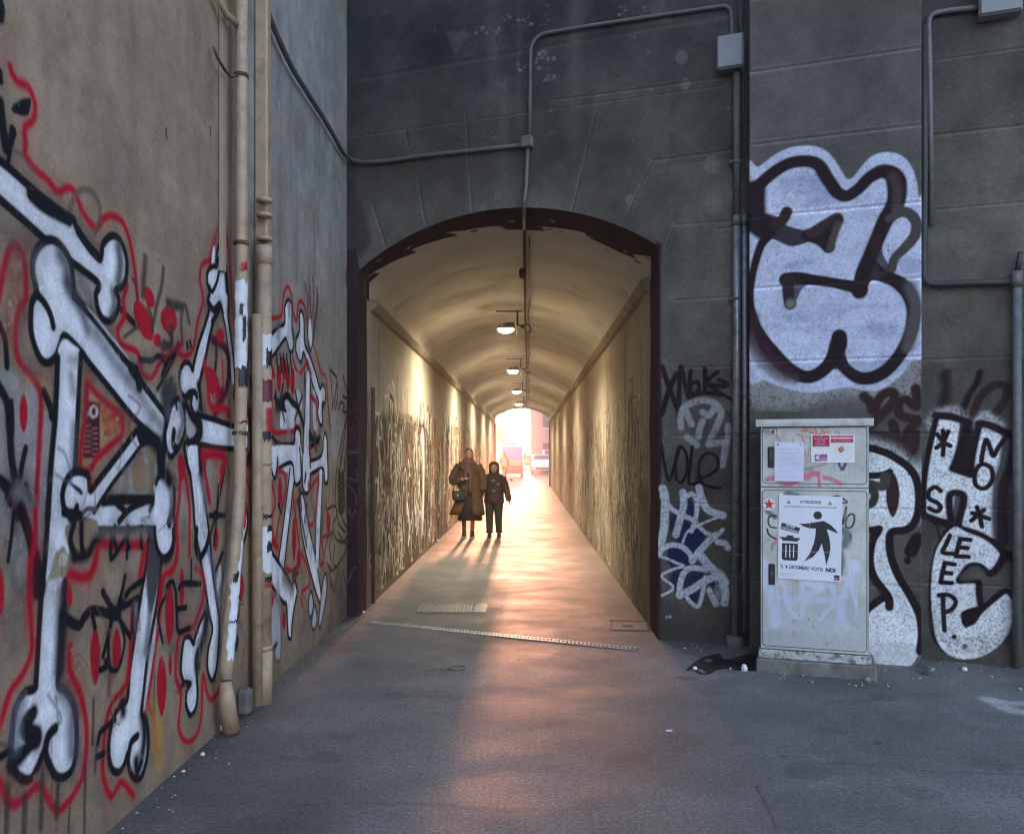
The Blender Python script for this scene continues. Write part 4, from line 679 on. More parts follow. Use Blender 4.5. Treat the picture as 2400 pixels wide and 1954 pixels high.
d1 = [(85, 600), (95, 540), (130, 520), (190, 530), (260, 560), (340, 620), (382, 700), (385, 820), (362, 900), (315, 940), (250, 948), (236, 1000), (245, 1080), (280, 1180), (340, 1280), (388, 1370), (400, 1480), (390, 1560), (350, 1640), (270, 1662), (180, 1640), (90, 1580), (60, 1420), (180, 1310), (235, 1340), (225, 1290), (160, 1200), (132, 1100), (142, 1000), (172, 945), (60, 930), (60, 700)]
pl.fill([(60, 480), (120, 460), (260, 500), (380, 600), (420, 560), (420, 700), (380, 900), (60, 940)], SI, R5, .5, .5, True, .03); pl.fill(d1, SI, R5, 1, .18); pl.fill([(100, 1540), (390, 1540), (350, 1660), (180, 1640)], (.2, .19, .18), R5, .4, .55)
qk((90, 640), (88, 570), (120, 515), (190, 528), (260, 560), (340, 620), (380, 700), (386, 820), (362, 900), (315, 938), (245, 950), (232, 1010), (245, 1090), (280, 1180), (340, 1280), (388, 1380), (402, 1480), (392, 1570), w=.052); qk((90, 640), (130, 655), (200, 650), (235, 635), w=.045); qk((60, 930), (130, 940), (180, 932), w=.05); qk((172, 945), (142, 1000), (130, 1100), (155, 1190), (225, 1285), (232, 1340), w=.055); qk((60, 1420), (120, 1350), (200, 1290), w=.05)
pl.ell((250, 755), 36, 118, DB, R5, spindle=True); qk((60, 690), (130, 700), (200, 710), (210, 660), w=.06, col=(.06, .055, .05), jit=.2); qk((60, 720), (150, 735), (140, 800), (60, 805), w=.055, col=(.05, .045, .04)); pl.ell((332, 648), 5, 5, DK, R5)
qk((378, 985), (362, 1015), (345, 1050), w=.085, soft=.2); pl.ell((326, 1098), 20, 20, DK, R5); pl.fill([(100, 960), (125, 960), (130, 1000), (100, 990)], (.3, .32, .14), R5, .6)

mk = (pl.C.min(2) > .6) & (pl.n1 < .30); pl.C[mk] *= .6
# ================================================================== cabinet doors (coordinates: metres along the front, height)
CB = (.50, .50, .47)
cb = Ras(-0.02, 0.80, 0.08, 1.9, 0.0016, CB, CAB)
cb.C *= (0.84 + 0.3 * vnoise(cb.H, cb.W, 90))[..., None]; cb.C *= (0.93 + 0.14 * vnoise(cb.H, cb.W, 18))[..., None]
def ck(*p, w=.012, col=BLACK, crop=R3, **k): cb.stroke(list(p), w, col, crop, soft=k.pop('soft', .3), grain=k.pop('grain', .1), **k)
PK, PR = (.62, .10, .22), (.60, .16, .15)
for p, w in ((((830, 230), (870, 285), (990, 320)), .012), (((810, 295), (880, 270)), .014), (((980, 250), (1020, 330), (1050, 325)), .01), (((1060, 235), (1110, 320)), .012), (((1070, 245), (1180, 240)), .01), (((1060, 320), (1190, 300)), .012), (((1255, 310), (1290, 300), (1320, 335)), .009), (((430, 290), (470, 360), (510, 440)), .011), (((680, 415), (680, 440)), .01), (((740, 335), (800, 360), (840, 460)), .011), (((850, 370), (920, 380)), .006), (((820, 550), (860, 590), (820, 650)), .007), (((900, 520), (890, 640), (860, 680), (880, 740)), .006), (((970, 765), (1060, 760), (1130, 735)), .010)): ck(*p, crop=R2, w=w * 1.3, col=PR, a=.8)
for p, w in ((((330, 950), (370, 935), (430, 930)), .034), (((440, 920), (560, 1000), (700, 985), (760, 960)), .036), (((820, 880), (860, 920), (940, 870), (1010, 870)), .045), (((1030, 850), (1040, 950), (1050, 1040)), .022), (((1110, 920), (1200, 940), (1330, 1000)), .032), (((560, 1000), (600, 1020), (700, 1000)), .02)): ck(*p, crop=R2, w=w, col=PK, a=.85, soft=.4)
cb.fill([(820, 790), (960, 760), (970, 800), (930, 830), (830, 820)], (.30, .24, .17), R2, .8, .3); cb.stroke([(1310, 735), (1340, 800), (1360, 810), (1380, 770), (1400, 735)], .02, (.06, .05, .15), R2)
cb.rect(275, 250, 465, 348, (.03, .03, .03), R2, .9)
for (t, x, z, h, w) in (('NEVER', 278, 284, 24, 140), ('STOP', 282, 316, 24, 110), ('BANAN', 278, 345, 24, 155)):
    q = CAB(R2[0] + x / R2[2], R2[1] + z / R2[2]); cb.text(t, q[0], q[1], h / R2[2] * 6.3 / F, (.9, .9, .9), w=w / R2[2] * 6.3 / F, bold=.02)
ck((440, 270), (452, 330), crop=R2, w=.012, col=(.7, .6, .55))
# lower door: stencil greys, tags
SG = (.085, .10, .125)
for p, w in ((((400, 140), (440, 150), (480, 160)), .05), (((225, 300), (290, 345)), .035), (((840, 460), (900, 470), (930, 520), (900, 590)), .06), (((820, 590), (860, 660), (870, 760), (850, 850)), .055), (((260, 620), (265, 600)), .0)): 
    if w: ck(*p, w=w, col=SG, soft=.5, a=.85)
ck((805, 165), (850, 160), (925, 210), (890, 220), (830, 200), w=.012); ck((845, 400), (855, 240), (885, 405), (918, 258), w=.016); cb.stroke([(955, 320), (988, 330), (985, 400), (950, 440), (915, 425), (920, 360)], .012, BLACK, R3, closed=True); ck((955, 500), (958, 545), w=.01)
ck((300, 335), (240, 340), (228, 390), (250, 430), (300, 440), w=.011); ck((220, 450), (235, 500), (300, 540), w=.013); ck((275, 575), (260, 605), (262, 640), w=.01, a=.6); cb.ell((293, 565), 13, 26, (.6, .2, .2), R3)
VW = (.60, .63, .80)
for p, w in ((((175, 770), (220, 900), (270, 1060), (290, 1280)), .085), (((270, 1000), (350, 1060), (440, 1080), (520, 1040), (530, 900)), .045), (((350, 920), (400, 1080), (440, 1200), (520, 1210), (560, 1060)), .04), (((520, 1060), (620, 1020), (710, 970)), .05), (((540, 1070), (660, 1080), (800, 1080), (870, 1080)), .05), (((560, 920), (680, 950), (780, 960), (830, 1070)), .045), (((690, 1240), (760, 1160), (850, 1080), (900, 1050)), .04), (((1000, 760), (960, 880), (920, 1000), (880, 1120), (870, 1240)), .055), (((820, 1100), (880, 1200), (930, 1320)), .045), (((860, 870), (930, 910)), .02), (((960, 960), (1000, 1080), (1020, 1200)), .03), (((980, 770), (1010, 800)), .08)): ck(*p, w=w, col=VW, soft=.45, a=.75, grain=.25)
cb.fill([(160, 1000), (560, 1000), (800, 1000), (1040, 1100), (1050, 1500), (170, 1490)], (.40, .43, .52), R3, .35, .3, True, .03); cb.fill([(200, 1340), (500, 1380), (900, 1400), (1040, 1480), (1040, 1540), (180, 1500)], (.3, .31, .34), R3, .35, .4, True, .03)
for c in ((450, 1268), (625, 1312), (500, 1215), (580, 1250), (680, 1220), (1490 / 2, 1470)): cb.stroke([(c[0], c[1] - 12), (c[0] + 4, c[1] + 8)], .006, (.05, .05, .05), R3, sm=False, a=.8)
cb.ell((345, 142), 12, 12, (.85, .85, .9), R3); cb.ell((480, 915), 13, 9, (.6, .2, .2), R3)
for k in range(8): cb.stroke([(250 + k * 130, 1020), (255 + k * 130 + random.uniform(-20, 20), 1036)], .006, (.12, .11, .10), R2, sm=False, a=.6)
for x0, x1, z0, z1 in ((.015, .735, 1.385, 1.795), (.015, .735, .19, 1.335)):
    r = .025; P = []
    for cx, cz, a0 in ((x1 - r, z1 - r, 0), (x0 + r, z1 - r, 90), (x0 + r, z0 + r, 180), (x1 - r, z0 + r, 270)):
        P += [(cx + r * math.cos(math.radians(a0 + k * 22.5)), cz + r * math.sin(math.radians(a0 + k * 22.5))) for k in range(5)]
    cb.stroke(P, .0055, (.04, .04, .04), None, soft=.3, grain=0, closed=True, sm=False)
cb.spots(160, 0, .76, .15, 1.8, .001, .006, (.16, .15, .12), .5)
for k in range(70): x, z = random.uniform(.02, .72), random.uniform(.5, 1.75); cb.stroke([(x, z), (x, z - random.uniform(.05, .3))], .006, (.33, .32, .28), None, soft=1, sm=False, a=.3)

# ================================================================== papers
PAP = (.72, .72, .80)
po = Ras(0, .425, 0, .60, .0009, PAP)
po.text('ATTENZIONE!', .213, .545, .0200, (.03, .03, .04), w=.142, align='CENTER', bold=.03); po.text('NUOCE GRAVEMENTE ALLA PARTECIPAZIONE POPOLARE!', .210, .515, .0105, (.10, .10, .12), w=.355, align='CENTER', bold=.015)
for cx in (.066, .343):
    po.fill([(cx - .016, .540), (cx + .016, .540), (cx, .569)], (.30, .20, .06), None, 1, 0, False); po.fill([(cx - .010, .544), (cx + .010, .544), (cx, .563)], (.55, .35, .08), None, 1, 0, False); po.ell((cx, .550), .004, .004, (.03, .03, .02), a=1, grain=0)
PB = (.018, .018, .024)
po.ell((.263, .463), .029, .029, PB, grain=0)
po.fill([(.140, .399), (.180, .400), (.240, .412), (.302, .426), (.350, .400), (.385, .365), (.402, .338), (.370, .352), (.325, .370), (.345, .300), (.352, .240), (.345, .180), (.325, .110), (.318, .160), (.310, .200), (.293, .265), (.275, .215), (.235, .165), (.178, .130), (.215, .190), (.240, .260), (.250, .320), (.252, .370), (.215, .368), (.170, .380)], PB, None, 1, 0, False)
po.fill([(.022, .402), (.146, .368), (.135, .327), (.012, .357)], PB, None, 1, 0, False); po.text('RIFORMA', .048, .377, .0150, PAP, w=.065, rot=-.26, bold=.03); po.text('COSTITUZIONALE', .017, .361, .0160, PAP, w=.118, rot=-.26, bold=.03)
po.fill([(.012, .300), (.146, .296), (.146, .283), (.133, .283), (.133, .270), (.026, .273), (.026, .287), (.012, .287)], PB, None, 1, 0, False); po.fill([(.054, .298), (.058, .313), (.100, .312), (.104, .297)], PB, None, 1, 0, False)
po.fill([(.025, .256), (.134, .256), (.134, .145), (.125, .133), (.036, .133), (.025, .146)], PB, None, 1, 0, False)
for x in (.053, .079, .105): po.rect(x - .0035, .155, x + .0035, .243, PAP)
po.text('IL 4 DICEMBRE VOTA', .019, .077, .0250, PB, w=.288, rot=-.03, bold=.025); po.text('NO!', .322, .065, .0310, PB, w=.066, rot=-.03, bold=.06)
for k in range(3): po.rect(.015, .040 - k * .009, .14 - k * .02, .043 - k * .009, (.5, .5, .52))
po.rect(.378, .010, .415, .046, PB); po.rect(.398, .012, .413, .034, (.25, .02, .03)); po.text('N', .381, .013, .018, PAP)
po.stroke([(.0, .2), (.42, .205)], .004, (.6, .6, .68), None, a=.5, grain=0); po.stroke([(.21, 0), (.212, .6)], .004, (.62, .62, .7), None, a=.4, grain=0)
le = Ras(0, .204, 0, .285, .0009, (.66, .65, .80))
le.ell((.022, .268), .010, .010, (.28, .26, .42), grain=0); le.ell((.180, .268), .008, .008, (.45, .42, .5), grain=0); le.text('CORSO DI LINGUA ARABA', .102, .230, .009, (.50, .22, .34), w=.155, align='CENTER')
for z, x0, x1, c in [(.213, .04, .17, (.5, .4, .5)), (.205, .035, .175, (.5, .4, .5)), (.194, .065, .145, (.5, .2, .25))] + [(.175 - k * .0085, .02, random.uniform(.13, .19), (.47, .45, .58)) for k in range(14)] + [(.042, .03, .18, (.55, .35, .4)), (.034, .04, .17, (.55, .35, .4)), (.026, .06, .15, (.55, .35, .4))]: le.rect(x0, z, x1, z + .0028, c, a=.75)
fl = Ras(0, .296, 0, .205, .0009, (.74, .73, .74))
CR = (.42, .012, .06)
fl.rect(.010, .118, .127, .200, CR); fl.rect(.134, .145, .286, .175, CR); fl.rect(.134, .182, .286, .198, CR)
for t, x, z, h, w in (('SABATO', .068, .188, .007, .03), ('28 Gennaio 2017', .068, .172, .010, .098), ('Ore 19.00', .068, .157, .009, .055), ('Sala della Comunita', .068, .145, .006, .07), ('Parrocchia', .068, .135, .006, .05), ('ingresso libero', .068, .124, .006, .085), ('CENA DI SOLIDARIETA', .210, .187, .008, .13), ('per le famiglie', .210, .165, .006, .10), ('del quartiere', .210, .152, .006, .12)): fl.text(t, x, z, h, (.75, .7, .72), w=w, align='CENTER')
fl.ell((.208, .092), .052, .048, (.68, .68, .70), grain=0); fl.ell((.208, .092), .040, .037, (.72, .72, .73), grain=0)
for _ in range(40): a, r = random.uniform(0, 6.28), random.uniform(0, .022); fl.ell((.208 + r * math.cos(a), .096 + r * math.sin(a)), .007, .005, random.choice([(.5, .12, .05), (.6, .25, .12), (.35, .05, .03)]), grain=0)
fl.text('Vi aspettiamo tutti', .068, .102, .006, (.3, .25, .2), w=.10, align='CENTER')
fl.rect(.024, .012, .112, .062, (.36, .05, .18)); fl.fill([(.03, .03), (.045, .06), (.06, .02)], (.7, .7, .75), sm=False); fl.rect(.052, .045, .064, .060, (.2, .4, .6)); fl.rect(.066, .014, .110, .040, (.45, .2, .4)); fl.ell((.088, .052), .010, .006, (.1, .1, .3), grain=0)
for k in range(3): fl.rect(.14, .036 - k * .010, .28 - k * .01, .039 - k * .010, (.5, .48, .5), a=.7)

# ================================================================== tunnel sides (x = depth along the tunnel)
def side_paint(x0, seed, left):
    random.seed(seed)
    base = (.38, .33, .25) if left else (.44, .37, .29)
    r = Ras(x0, YE, 0, 3.2, .0125, base)
    r.C *= (0.85 + .3 * vnoise(r.H, r.W, 50))[..., None]
    z = np.linspace(0, 3.2, r.H)[:, None]; k = np.clip((1.9 + .3 * vnoise(1, r.W, 60) - z) / .5, 0, 1)[..., None] * (.5 + .5 * vnoise(r.H, r.W, 26))[..., None]
    kk = .85 if left else .42; r.C = r.C * (1 - kk * k) + np.array([.17, .10, .055] if left else [.19, .145, .095]) * kk * k
    g = np.clip(.35 - z, 0, 1)[..., None] * 1.6 * np.ones((1, r.W, 1)); r.C = r.C * (1 - .5 * g)
    cols = [(.02, .014, .012), (.02, .014, .012), (.06, .035, .025), (.75, .70, .62), (.75, .70, .62), (.70, .62, .50), (.30, .12, .05), (.34, .05, .03)] if left else [(.06, .045, .03), (.10, .08, .05), (.45, .40, .30), (.18, .09, .05), (.05, .04, .03)]
    y = x0 + 1.2
    while y < YE - .5:
        wpc = random.uniform(.5, 1.5); h0, h1 = random.uniform(.15, .7), random.uniform(1.4, 2.25)
        if random.random() < .6: r.fill([(y + random.uniform(-.1, .2), h0), (y + wpc, h0 + random.uniform(-.1, .3)), (y + wpc * .9, h1), (y + wpc * .4, h1 + .1), (y, h1 - random.uniform(0, .3))], random.choice([(.5, .46, .36), (.42, .37, .27), (.22, .13, .07), (.35, .17, .09), (.12, .08, .05), (.34, .12, .06)]), None, random.uniform(.3, .8) * (1 if left else .5), .25)
        for _ in range(int((22 if left else 14) * wpc) + 4):
            cx, cz = y + random.uniform(0, wpc), random.uniform(h0, h1); q = []
            a0 = random.uniform(0, 6.28); n = random.randint(4, 9); rx, rz = random.uniform(.06, .28), random.uniform(.1, .5)
            for i in range(n): a = a0 + i * random.choice([.7, .9, 1.1]); q.append((cx + rx * math.cos(a) * (1 + i * .1), min(2.4, max(.1, cz + rz * math.sin(a) * (1 + i * .08)))))
            r.stroke(q, random.uniform(.02, .06), random.choice(cols), None, soft=.35, a=.95 if left else .6, grain=.12)
        y += wpc * random.uniform(.7, 1.0)
    for _ in range(170): 
        y, z0 = random.uniform(x0, YE), random.uniform(1.2, 3.1); r.stroke([(y, z0), (y + random.uniform(-.02, .02), z0 - random.uniform(.4, 1.6))], random.uniform(.03, .12), random.choice([(.12, .09, .06), (.42, .38, .28), (.17, .12, .07)]), None, soft=1, sm=False, a=.4)
    return r
tl = side_paint(8.4, 21, True); tr = side_paint(7.4, 33, False)
# dense white and black interlace seen first on the left
def scrib(r, x0, x1, z0, z1, n, cols, w0, w1, a):
    for _ in range(n):
        x, z = random.uniform(x0, x1), random.uniform(z0, z1); q = [(x, z)]; h = random.uniform(0, 6.28); st = random.uniform(.05, .16)
        for i in range(random.randint(4, 13)): h += random.choice([-.9, -.5, .4, .8, 1.6]); q.append((q[-1][0] + st * .8 * math.cos(h), min(z1 + .1, max(.08, q[-1][1] + st * 1.6 * math.sin(h)))))
        r.stroke(q, random.uniform(w0, w1), random.choice(cols), None, soft=.35, a=a, grain=.12)
tl.fill([(9.6, .2), (14.5, .2), (14.5, 1.95), (12, 2.05), (9.6, 1.9)], (.06, .04, .028), None, .75, .3, True, .05)
scrib(tl, 9.5, 15.5, .2, 1.95, 170, [(.02, .014, .012), (.62, .57, .48), (.70, .64, .54), (.33, .22, .12)], .012, .035, .95)
scrib(tl, 15, 30, .3, 2.1, 260, [(.02, .014, .012), (.72, .66, .56), (.45, .24, .10), (.35, .10, .05), (.12, .06, .03)], .02, .07, .9)
scrib(tl, 30, 43, .3, 2.2, 120, [(.05, .02, .012), (.6, .45, .3), (.45, .2, .08)], .05, .12, .8)
scrib(tr, 8.6, 20, .25, 2.1, 330, [(.07, .055, .035), (.12, .10, .06), (.60, .53, .42), (.60, .53, .42), (.22, .12, .07)], .012, .035, .8)
scrib(tr, 20, 42, .3, 2.3, 260, [(.08, .05, .03), (.45, .36, .26), (.28, .12, .07), (.3, .2, .14)], .03, .09, .7)
for k in range(16): tl.stroke([(10.6 + .17 * k, 1.98 + .05 * math.sin(k)), (10.66 + .17 * k, 2.14), (10.74 + .17 * k, 2.0)], .03, (.09, .07, .04), None)
tl.stroke([(13.9, .6), (14.0, 1.4), (13.85, 1.9)], .22, (.66, .62, .55), None, soft=.3); tl.stroke([(12.2, .35), (12.3, .6), (12.1, .9)], .09, (.62, .58, .5), None)
# maroon returns of the opening
P = [(8.4, 0), (9.02, 0), (9.06, .7), (8.98, 1.3), (9.08, 2.0), (9.03, 3.2), (8.4, 3.2)]; tl.fill(P, MAR, None, .96, .05, False)
for _ in range(20): y, z = random.uniform(8.6, 9.3), random.uniform(.2, 2.2); tl.stroke([(y, z), (y + random.uniform(-.1, .15), z + random.uniform(-.2, .2)), (y + random.uniform(-.1, .15), z + .2)], .02, (.10, .08, .08), None, a=.7)
tr.fill([(7.4, 0), (8.05, 0), (8.12, .6), (8.03, 1.2), (8.10, 1.9), (8.02, 2.6), (8.07, 3.2), (7.4, 3.2)], MAR, None, .96, .05, False)
tr.fill([(8.1, 0), (9.4, 0), (9.1, .9), (8.8, 1.3), (8.1, 1.2)], (.06, .055, .035), None, .6, .25, True, .08)
# vault: x across, y = depth behind the front
VB = (.62, .575, .50)
vt = Ras(XL, XR, 0, 2.2, .008, VB); vt.C *= (0.93 + .14 * vnoise(vt.H, vt.W, 60))[..., None]
def onvault(u, v):
    t, m = (u - U0) / F, (V0 - v) / F; lo, hi = 7.2, 14.0
    for _ in range(40):
        Y = (lo + hi) / 2; X = min(XR, max(XL, t * Y))
        if CAMH + m * Y > arch(X): hi = Y
        else: lo = Y
    return X, max(0, Y - (Y0 - SL * X))
rg = [onvault(T4[0] + x / T4[2], T4[1] + y / T4[2]) for x, y in ((105, 300), (150, 262), (120, 262), (290, 182), (270, 172), (450, 118), (400, 106), (470, 100), (600, 82), (640, 97), (780, 102), (770, 84), (800, 86), (930, 106), (955, 130), (1060, 180), (1130, 208), (1120, 190), (1185, 200))]
vt.fill([(XL - .1, -.1), (XL - .1, .55)] + rg + [(XR + .1, .62), (XR + .1, -.1)], MAR, None, .97, .10, False)
vt.C *= (.75 + .5 * vnoise(vt.H, vt.W, 9))[..., None] ** (vt.C.max(2) < .2)[..., None]
for _ in range(40):
    k = random.choice(rg); x, y = k[0] + random.uniform(-.12, .12), k[1] + random.uniform(-.35, .12); q_ = [(x + random.uniform(.01, .05) * math.cos(t), y + random.uniform(.01, .06) * math.sin(t)) for t in np.linspace(0, 6.28, 8)[:-1]]
    vt.fill(q_, random.choice([(.30, .25, .20), (.12, .08, .07), MAR]), None, .8, .3, False)
random.seed(5)
vt.stroke([(XL, 1.6), (-.4, 1.7), (XR, 1.55)], .01, (.25, .2, .14), None, a=.5)

# ================================================================== asphalt near the viewer (x, y on the ground)
ASP = (.158, .150, .140)
gd = Ras(-2.0, 6.0, 2.2, 9.2, .0065, ASP, GND)
gd.C *= (0.72 + .56 * vnoise(gd.H, gd.W, 130))[..., None]; gd.C *= (0.9 + .2 * vnoise(gd.H, gd.W, 40))[..., None]; gd.C *= (0.94 + .12 * vnoise(gd.H, gd.W, 12))[..., None]
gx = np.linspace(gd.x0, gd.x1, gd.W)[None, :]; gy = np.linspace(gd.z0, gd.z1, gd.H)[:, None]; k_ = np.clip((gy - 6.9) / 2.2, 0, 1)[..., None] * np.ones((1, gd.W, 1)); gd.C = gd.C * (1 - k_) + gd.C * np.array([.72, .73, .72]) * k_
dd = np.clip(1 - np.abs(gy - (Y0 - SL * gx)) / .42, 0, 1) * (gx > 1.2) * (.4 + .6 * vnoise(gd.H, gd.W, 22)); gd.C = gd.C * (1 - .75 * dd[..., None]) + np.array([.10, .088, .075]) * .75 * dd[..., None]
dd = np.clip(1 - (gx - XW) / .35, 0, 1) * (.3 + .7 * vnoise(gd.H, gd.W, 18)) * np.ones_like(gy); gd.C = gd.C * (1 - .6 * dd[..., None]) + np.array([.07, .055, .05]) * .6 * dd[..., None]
gd.fill([(255, 215), (330, 150), (440, 120), (470, 150), (600, 120), (680, 60), (672, 200), (560, 215), (480, 205), (420, 215), (370, 225), (330, 205)], (.012, .010, .012), R7, .95, .08); gd.stroke([(300, 210), (350, 235), (400, 220)], .04, (.014, .012, .012), R7, soft=.6)
gd.fill([(360, 155), (395, 150), (390, 170), (365, 165)], ASP, R7); 
for p, w, c, a in ((((1740, 440), (1850, 490), (2000, 520), (2200, 545)), .16, (.20, .195, .185), .55), (((1935, 372), (2010, 410), (2080, 440), (2180, 450)), .12, (.42, .41, .39), .85), (((1960, 380), (2060, 395), (2180, 400)), .10, (.45, .44, .42), .8), (((870, 815), (980, 830), (1060, 845), (1145, 860)), .03, (.24, .23, .22), .6), (((945, 845), (960, 870)), .02, (.22, .21, .2), .6), (((515, 290), (600, 290)), .04, (.17, .16, .15), .5), (((950, 690), (1000, 705)), .05, (.22, .21, .20), .6), (((0, 830), (60, 835), (160, 828), (300, 840)), .025, (.17, .14, .12), .6), (((480, 870), (600, 890), (660, 930)), .02, (.14, .14, .15), .4), (((640, 855), (700, 960), (760, 1100)), .012, (.03, .03, .03), .6), (((1040, 640), (1070, 680), (1060, 730)), .03, (.17, .16, .16), .5)): gd.stroke(list(p), w, c, R7, soft=.6, a=a, grain=.3)
for c, r in (((365, 402), 5), ((868, 630), 6), ((893, 630), 6), ((1320, 618), 14), ((800, 690), 16), ((660, 860), 12)): gd.ell(c, r, r * .5, (.02, .02, .02), R7, a=.8, soft=.006)
for p in (((480, 600), (560, 598), (620, 605)), ((1310, 495), (1360, 488), (1410, 492))): gd.stroke(list(p), .03, (.04, .04, .04), G2, soft=.7, a=.6)
gd.ell((1078, 533), 12, 7, (.02, .02, .02), G2)
gd.spots(500, -1.7, 5.5, 2.4, 9, .003, .012, (.25, .24, .23), .55); gd.spots(500, -1.7, 5.5, 2.4, 9, .003, .016, (.03, .03, .03), .5); gd.spots(60, -1.7, 5.5, 2.4, 9, .02, .12, (.13, .125, .12), .35); gd.spots(60, -1.7, 5.5, 2.4, 9, .03, .15, (.055, .055, .057), .4)
for _ in range(26):
    x, y = random.uniform(-1.5, 5), random.uniform(2.4, 8.5); q = [(x, y)]
    for i in range(5): q.append((q[-1][0] + random.uniform(.05, .35), q[-1][1] + random.uniform(-.08, .08)))
    gd.stroke(q, random.uniform(.02, .09), random.choice([(.13, .13, .125), (.055, .055, .06)]), None, soft=1, a=.35, grain=.3)
# ------------------------------------------------------------------ painted materials
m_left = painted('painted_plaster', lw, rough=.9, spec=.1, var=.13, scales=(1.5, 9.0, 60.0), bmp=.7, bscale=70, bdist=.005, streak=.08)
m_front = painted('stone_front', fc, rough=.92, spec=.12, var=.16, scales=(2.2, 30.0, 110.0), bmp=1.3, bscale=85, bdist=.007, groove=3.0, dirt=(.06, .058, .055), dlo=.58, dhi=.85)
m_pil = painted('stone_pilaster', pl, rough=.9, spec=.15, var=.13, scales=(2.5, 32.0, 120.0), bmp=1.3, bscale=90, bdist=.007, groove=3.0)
m_cab = painted('cabinet_face', cb, rough=.5, var=.07, scales=(3, 40), bmp=.05, bscale=60, bdist=.002, dirt=(.22, .21, .18), dlo=.55, dhi=.85, dscale=9)
m_po = painted('poster_print', po, rough=.55, var=.03, scales=(6,), bmp=.3, bscale=9, bdist=.003)
m_le = painted('letter_print', le, rough=.6, var=.03, scales=(6,), bmp=.3, bscale=9, bdist=.003)
m_fl = painted('flyer_print', fl, rough=.5, var=.03, scales=(6,), bmp=.3, bscale=9, bdist=.003)
m_tl = painted('tunnel_side_paint', tl, rough=.95, spec=.06, var=.12, scales=(1.2, 14), bmp=.6, bscale=40, bdist=.006)
m_tr = painted('tunnel_side_paint_worn', tr, rough=.95, spec=.06, var=.12, scales=(1.2, 14), bmp=.6, bscale=40, bdist=.006)
m_vt = painted('vault_paint_edge', vt, rough=.95, spec=.05, var=.08, scales=(1.2, 9), bmp=.4, bscale=40, bdist=.005)
def nospec(m, v=.06):
    m.node_tree.nodes['Principled BSDF'].inputs['Specular IOR Level'].default_value = v; return m
m_vault = mat('vault_paint', VB, .95, 0, .12, 1.1, .4, 40, dirt=(.24, .19, .13), dscale=.9, dlo=.5, dhi=.85)
nospec(m_vault); m_plain = mat('plain_plaster', PLAST, .8, 0, .15, 2, .3, 90)
m_stone = mat('plain_stone', STONE, .85, 0, .25, 2.5, .7, 70)
m_concrete = mat('concrete', (.17, .16, .145), .85, 0, .25, 7, .8, 60, dirt=(.09, .08, .07), dscale=6)
def asphalt(name, image=None):
    m, nt, b = nt_new(name)
    if image:
        ti = N(nt, 'ShaderNodeTexImage'); ti.image = image; ti.extension = 'EXTEND'; uv = N(nt, 'ShaderNodeUVMap'); uv.uv_map = 'UVMap'; nt.links.new(uv.outputs[0], ti.inputs[0]); c = ti.outputs[0]
    else: c = mixc(nt, 1.0, (.118, .112, .106), ramp(nt, noise(nt, .8, 5), .3, .7, .8, 1.2), 'MULTIPLY')
    c = mixc(nt, 1.0, c, ramp(nt, noise(nt, 150, 3, .8), .3, .7, .72, 1.3), 'MULTIPLY'); c = mixc(nt, 1.0, c, ramp(nt, noise(nt, 55, 2, .6), .42, .62, .8, 1.25), 'MULTIPLY'); c = mixc(nt, 1.0, c, ramp(nt, noise(nt, 28, 5, .7), .3, .7, .82, 1.2), 'MULTIPLY'); c = mixc(nt, 1.0, c, ramp(nt, noise(nt, 2.2, 6, .6), .3, .7, .86, 1.14), 'MULTIPLY')
    nt.links.new(c, b.inputs['Base Color'])
    nt.links.new(ramp(nt, noise(nt, 1.6, 6, .65, stretch=(.8, 1.3, 1)), .3, .7, .50, .72), b.inputs['Roughness']); b.inputs['Specular IOR Level'].default_value = .22
    h = mth(nt, 'ADD', mth(nt, 'MULTIPLY', noise(nt, 62, 4, .75), 1.7), mth(nt, 'MULTIPLY', noise(nt, 7, 4, .6, stretch=(.8, 1.2, 1)), 1.6))
    bump(nt, b, h, .9, .0045); return m
m_gd = asphalt('asphalt_near', gd.image('asphalt_near')); m_ga = asphalt('asphalt')
m_galv = mat('galvanised_steel', (.13, .13, .13), .6, .2, .25, 20, .1, 40, dirt=(.12, .115, .11), dscale=8)
m_pipe = mat('painted_pipe', (.42, .30, .20), .5, 0, .15, 9, .15, 40, dirt=(.17, .11, .07), dscale=7, dlo=.52, dhi=.8)
m_pipeg = mat('grey_plastic', (.10, .095, .09), .7, 0, .2, 12, .1, 40, dirt=(.09, .09, .09), dscale=6)
m_dark = mat('dark_rubber', (.03, .03, .032), .6, 0, .3, 20)
m_shiny = mat('worn_steel', (.26, .26, .27), .4, .5, .25, 25, .1, 30, dirt=(.12, .11, .10), dscale=9)
m_rust = mat('rusty_iron', (.11, .06, .035), .8, .2, .4, 30, .3, 60)
m_black = mat('black_plastic', (.02, .02, .022), .4, 0, .3, 20)
m_white = mat('white_paint_patch', (.66, .66, .70), .55, 0, .1, 20, .2, 60)

# ------------------------------------------------------------------ ground: one sheet with the near part painted
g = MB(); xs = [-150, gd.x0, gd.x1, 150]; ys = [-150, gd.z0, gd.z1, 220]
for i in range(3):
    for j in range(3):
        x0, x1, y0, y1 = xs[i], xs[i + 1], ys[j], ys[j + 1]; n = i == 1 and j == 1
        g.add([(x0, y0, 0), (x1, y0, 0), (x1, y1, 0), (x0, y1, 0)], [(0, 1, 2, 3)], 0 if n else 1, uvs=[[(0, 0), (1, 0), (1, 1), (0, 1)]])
g.build('ground', [m_gd, m_ga], kind='structure', keep=True)

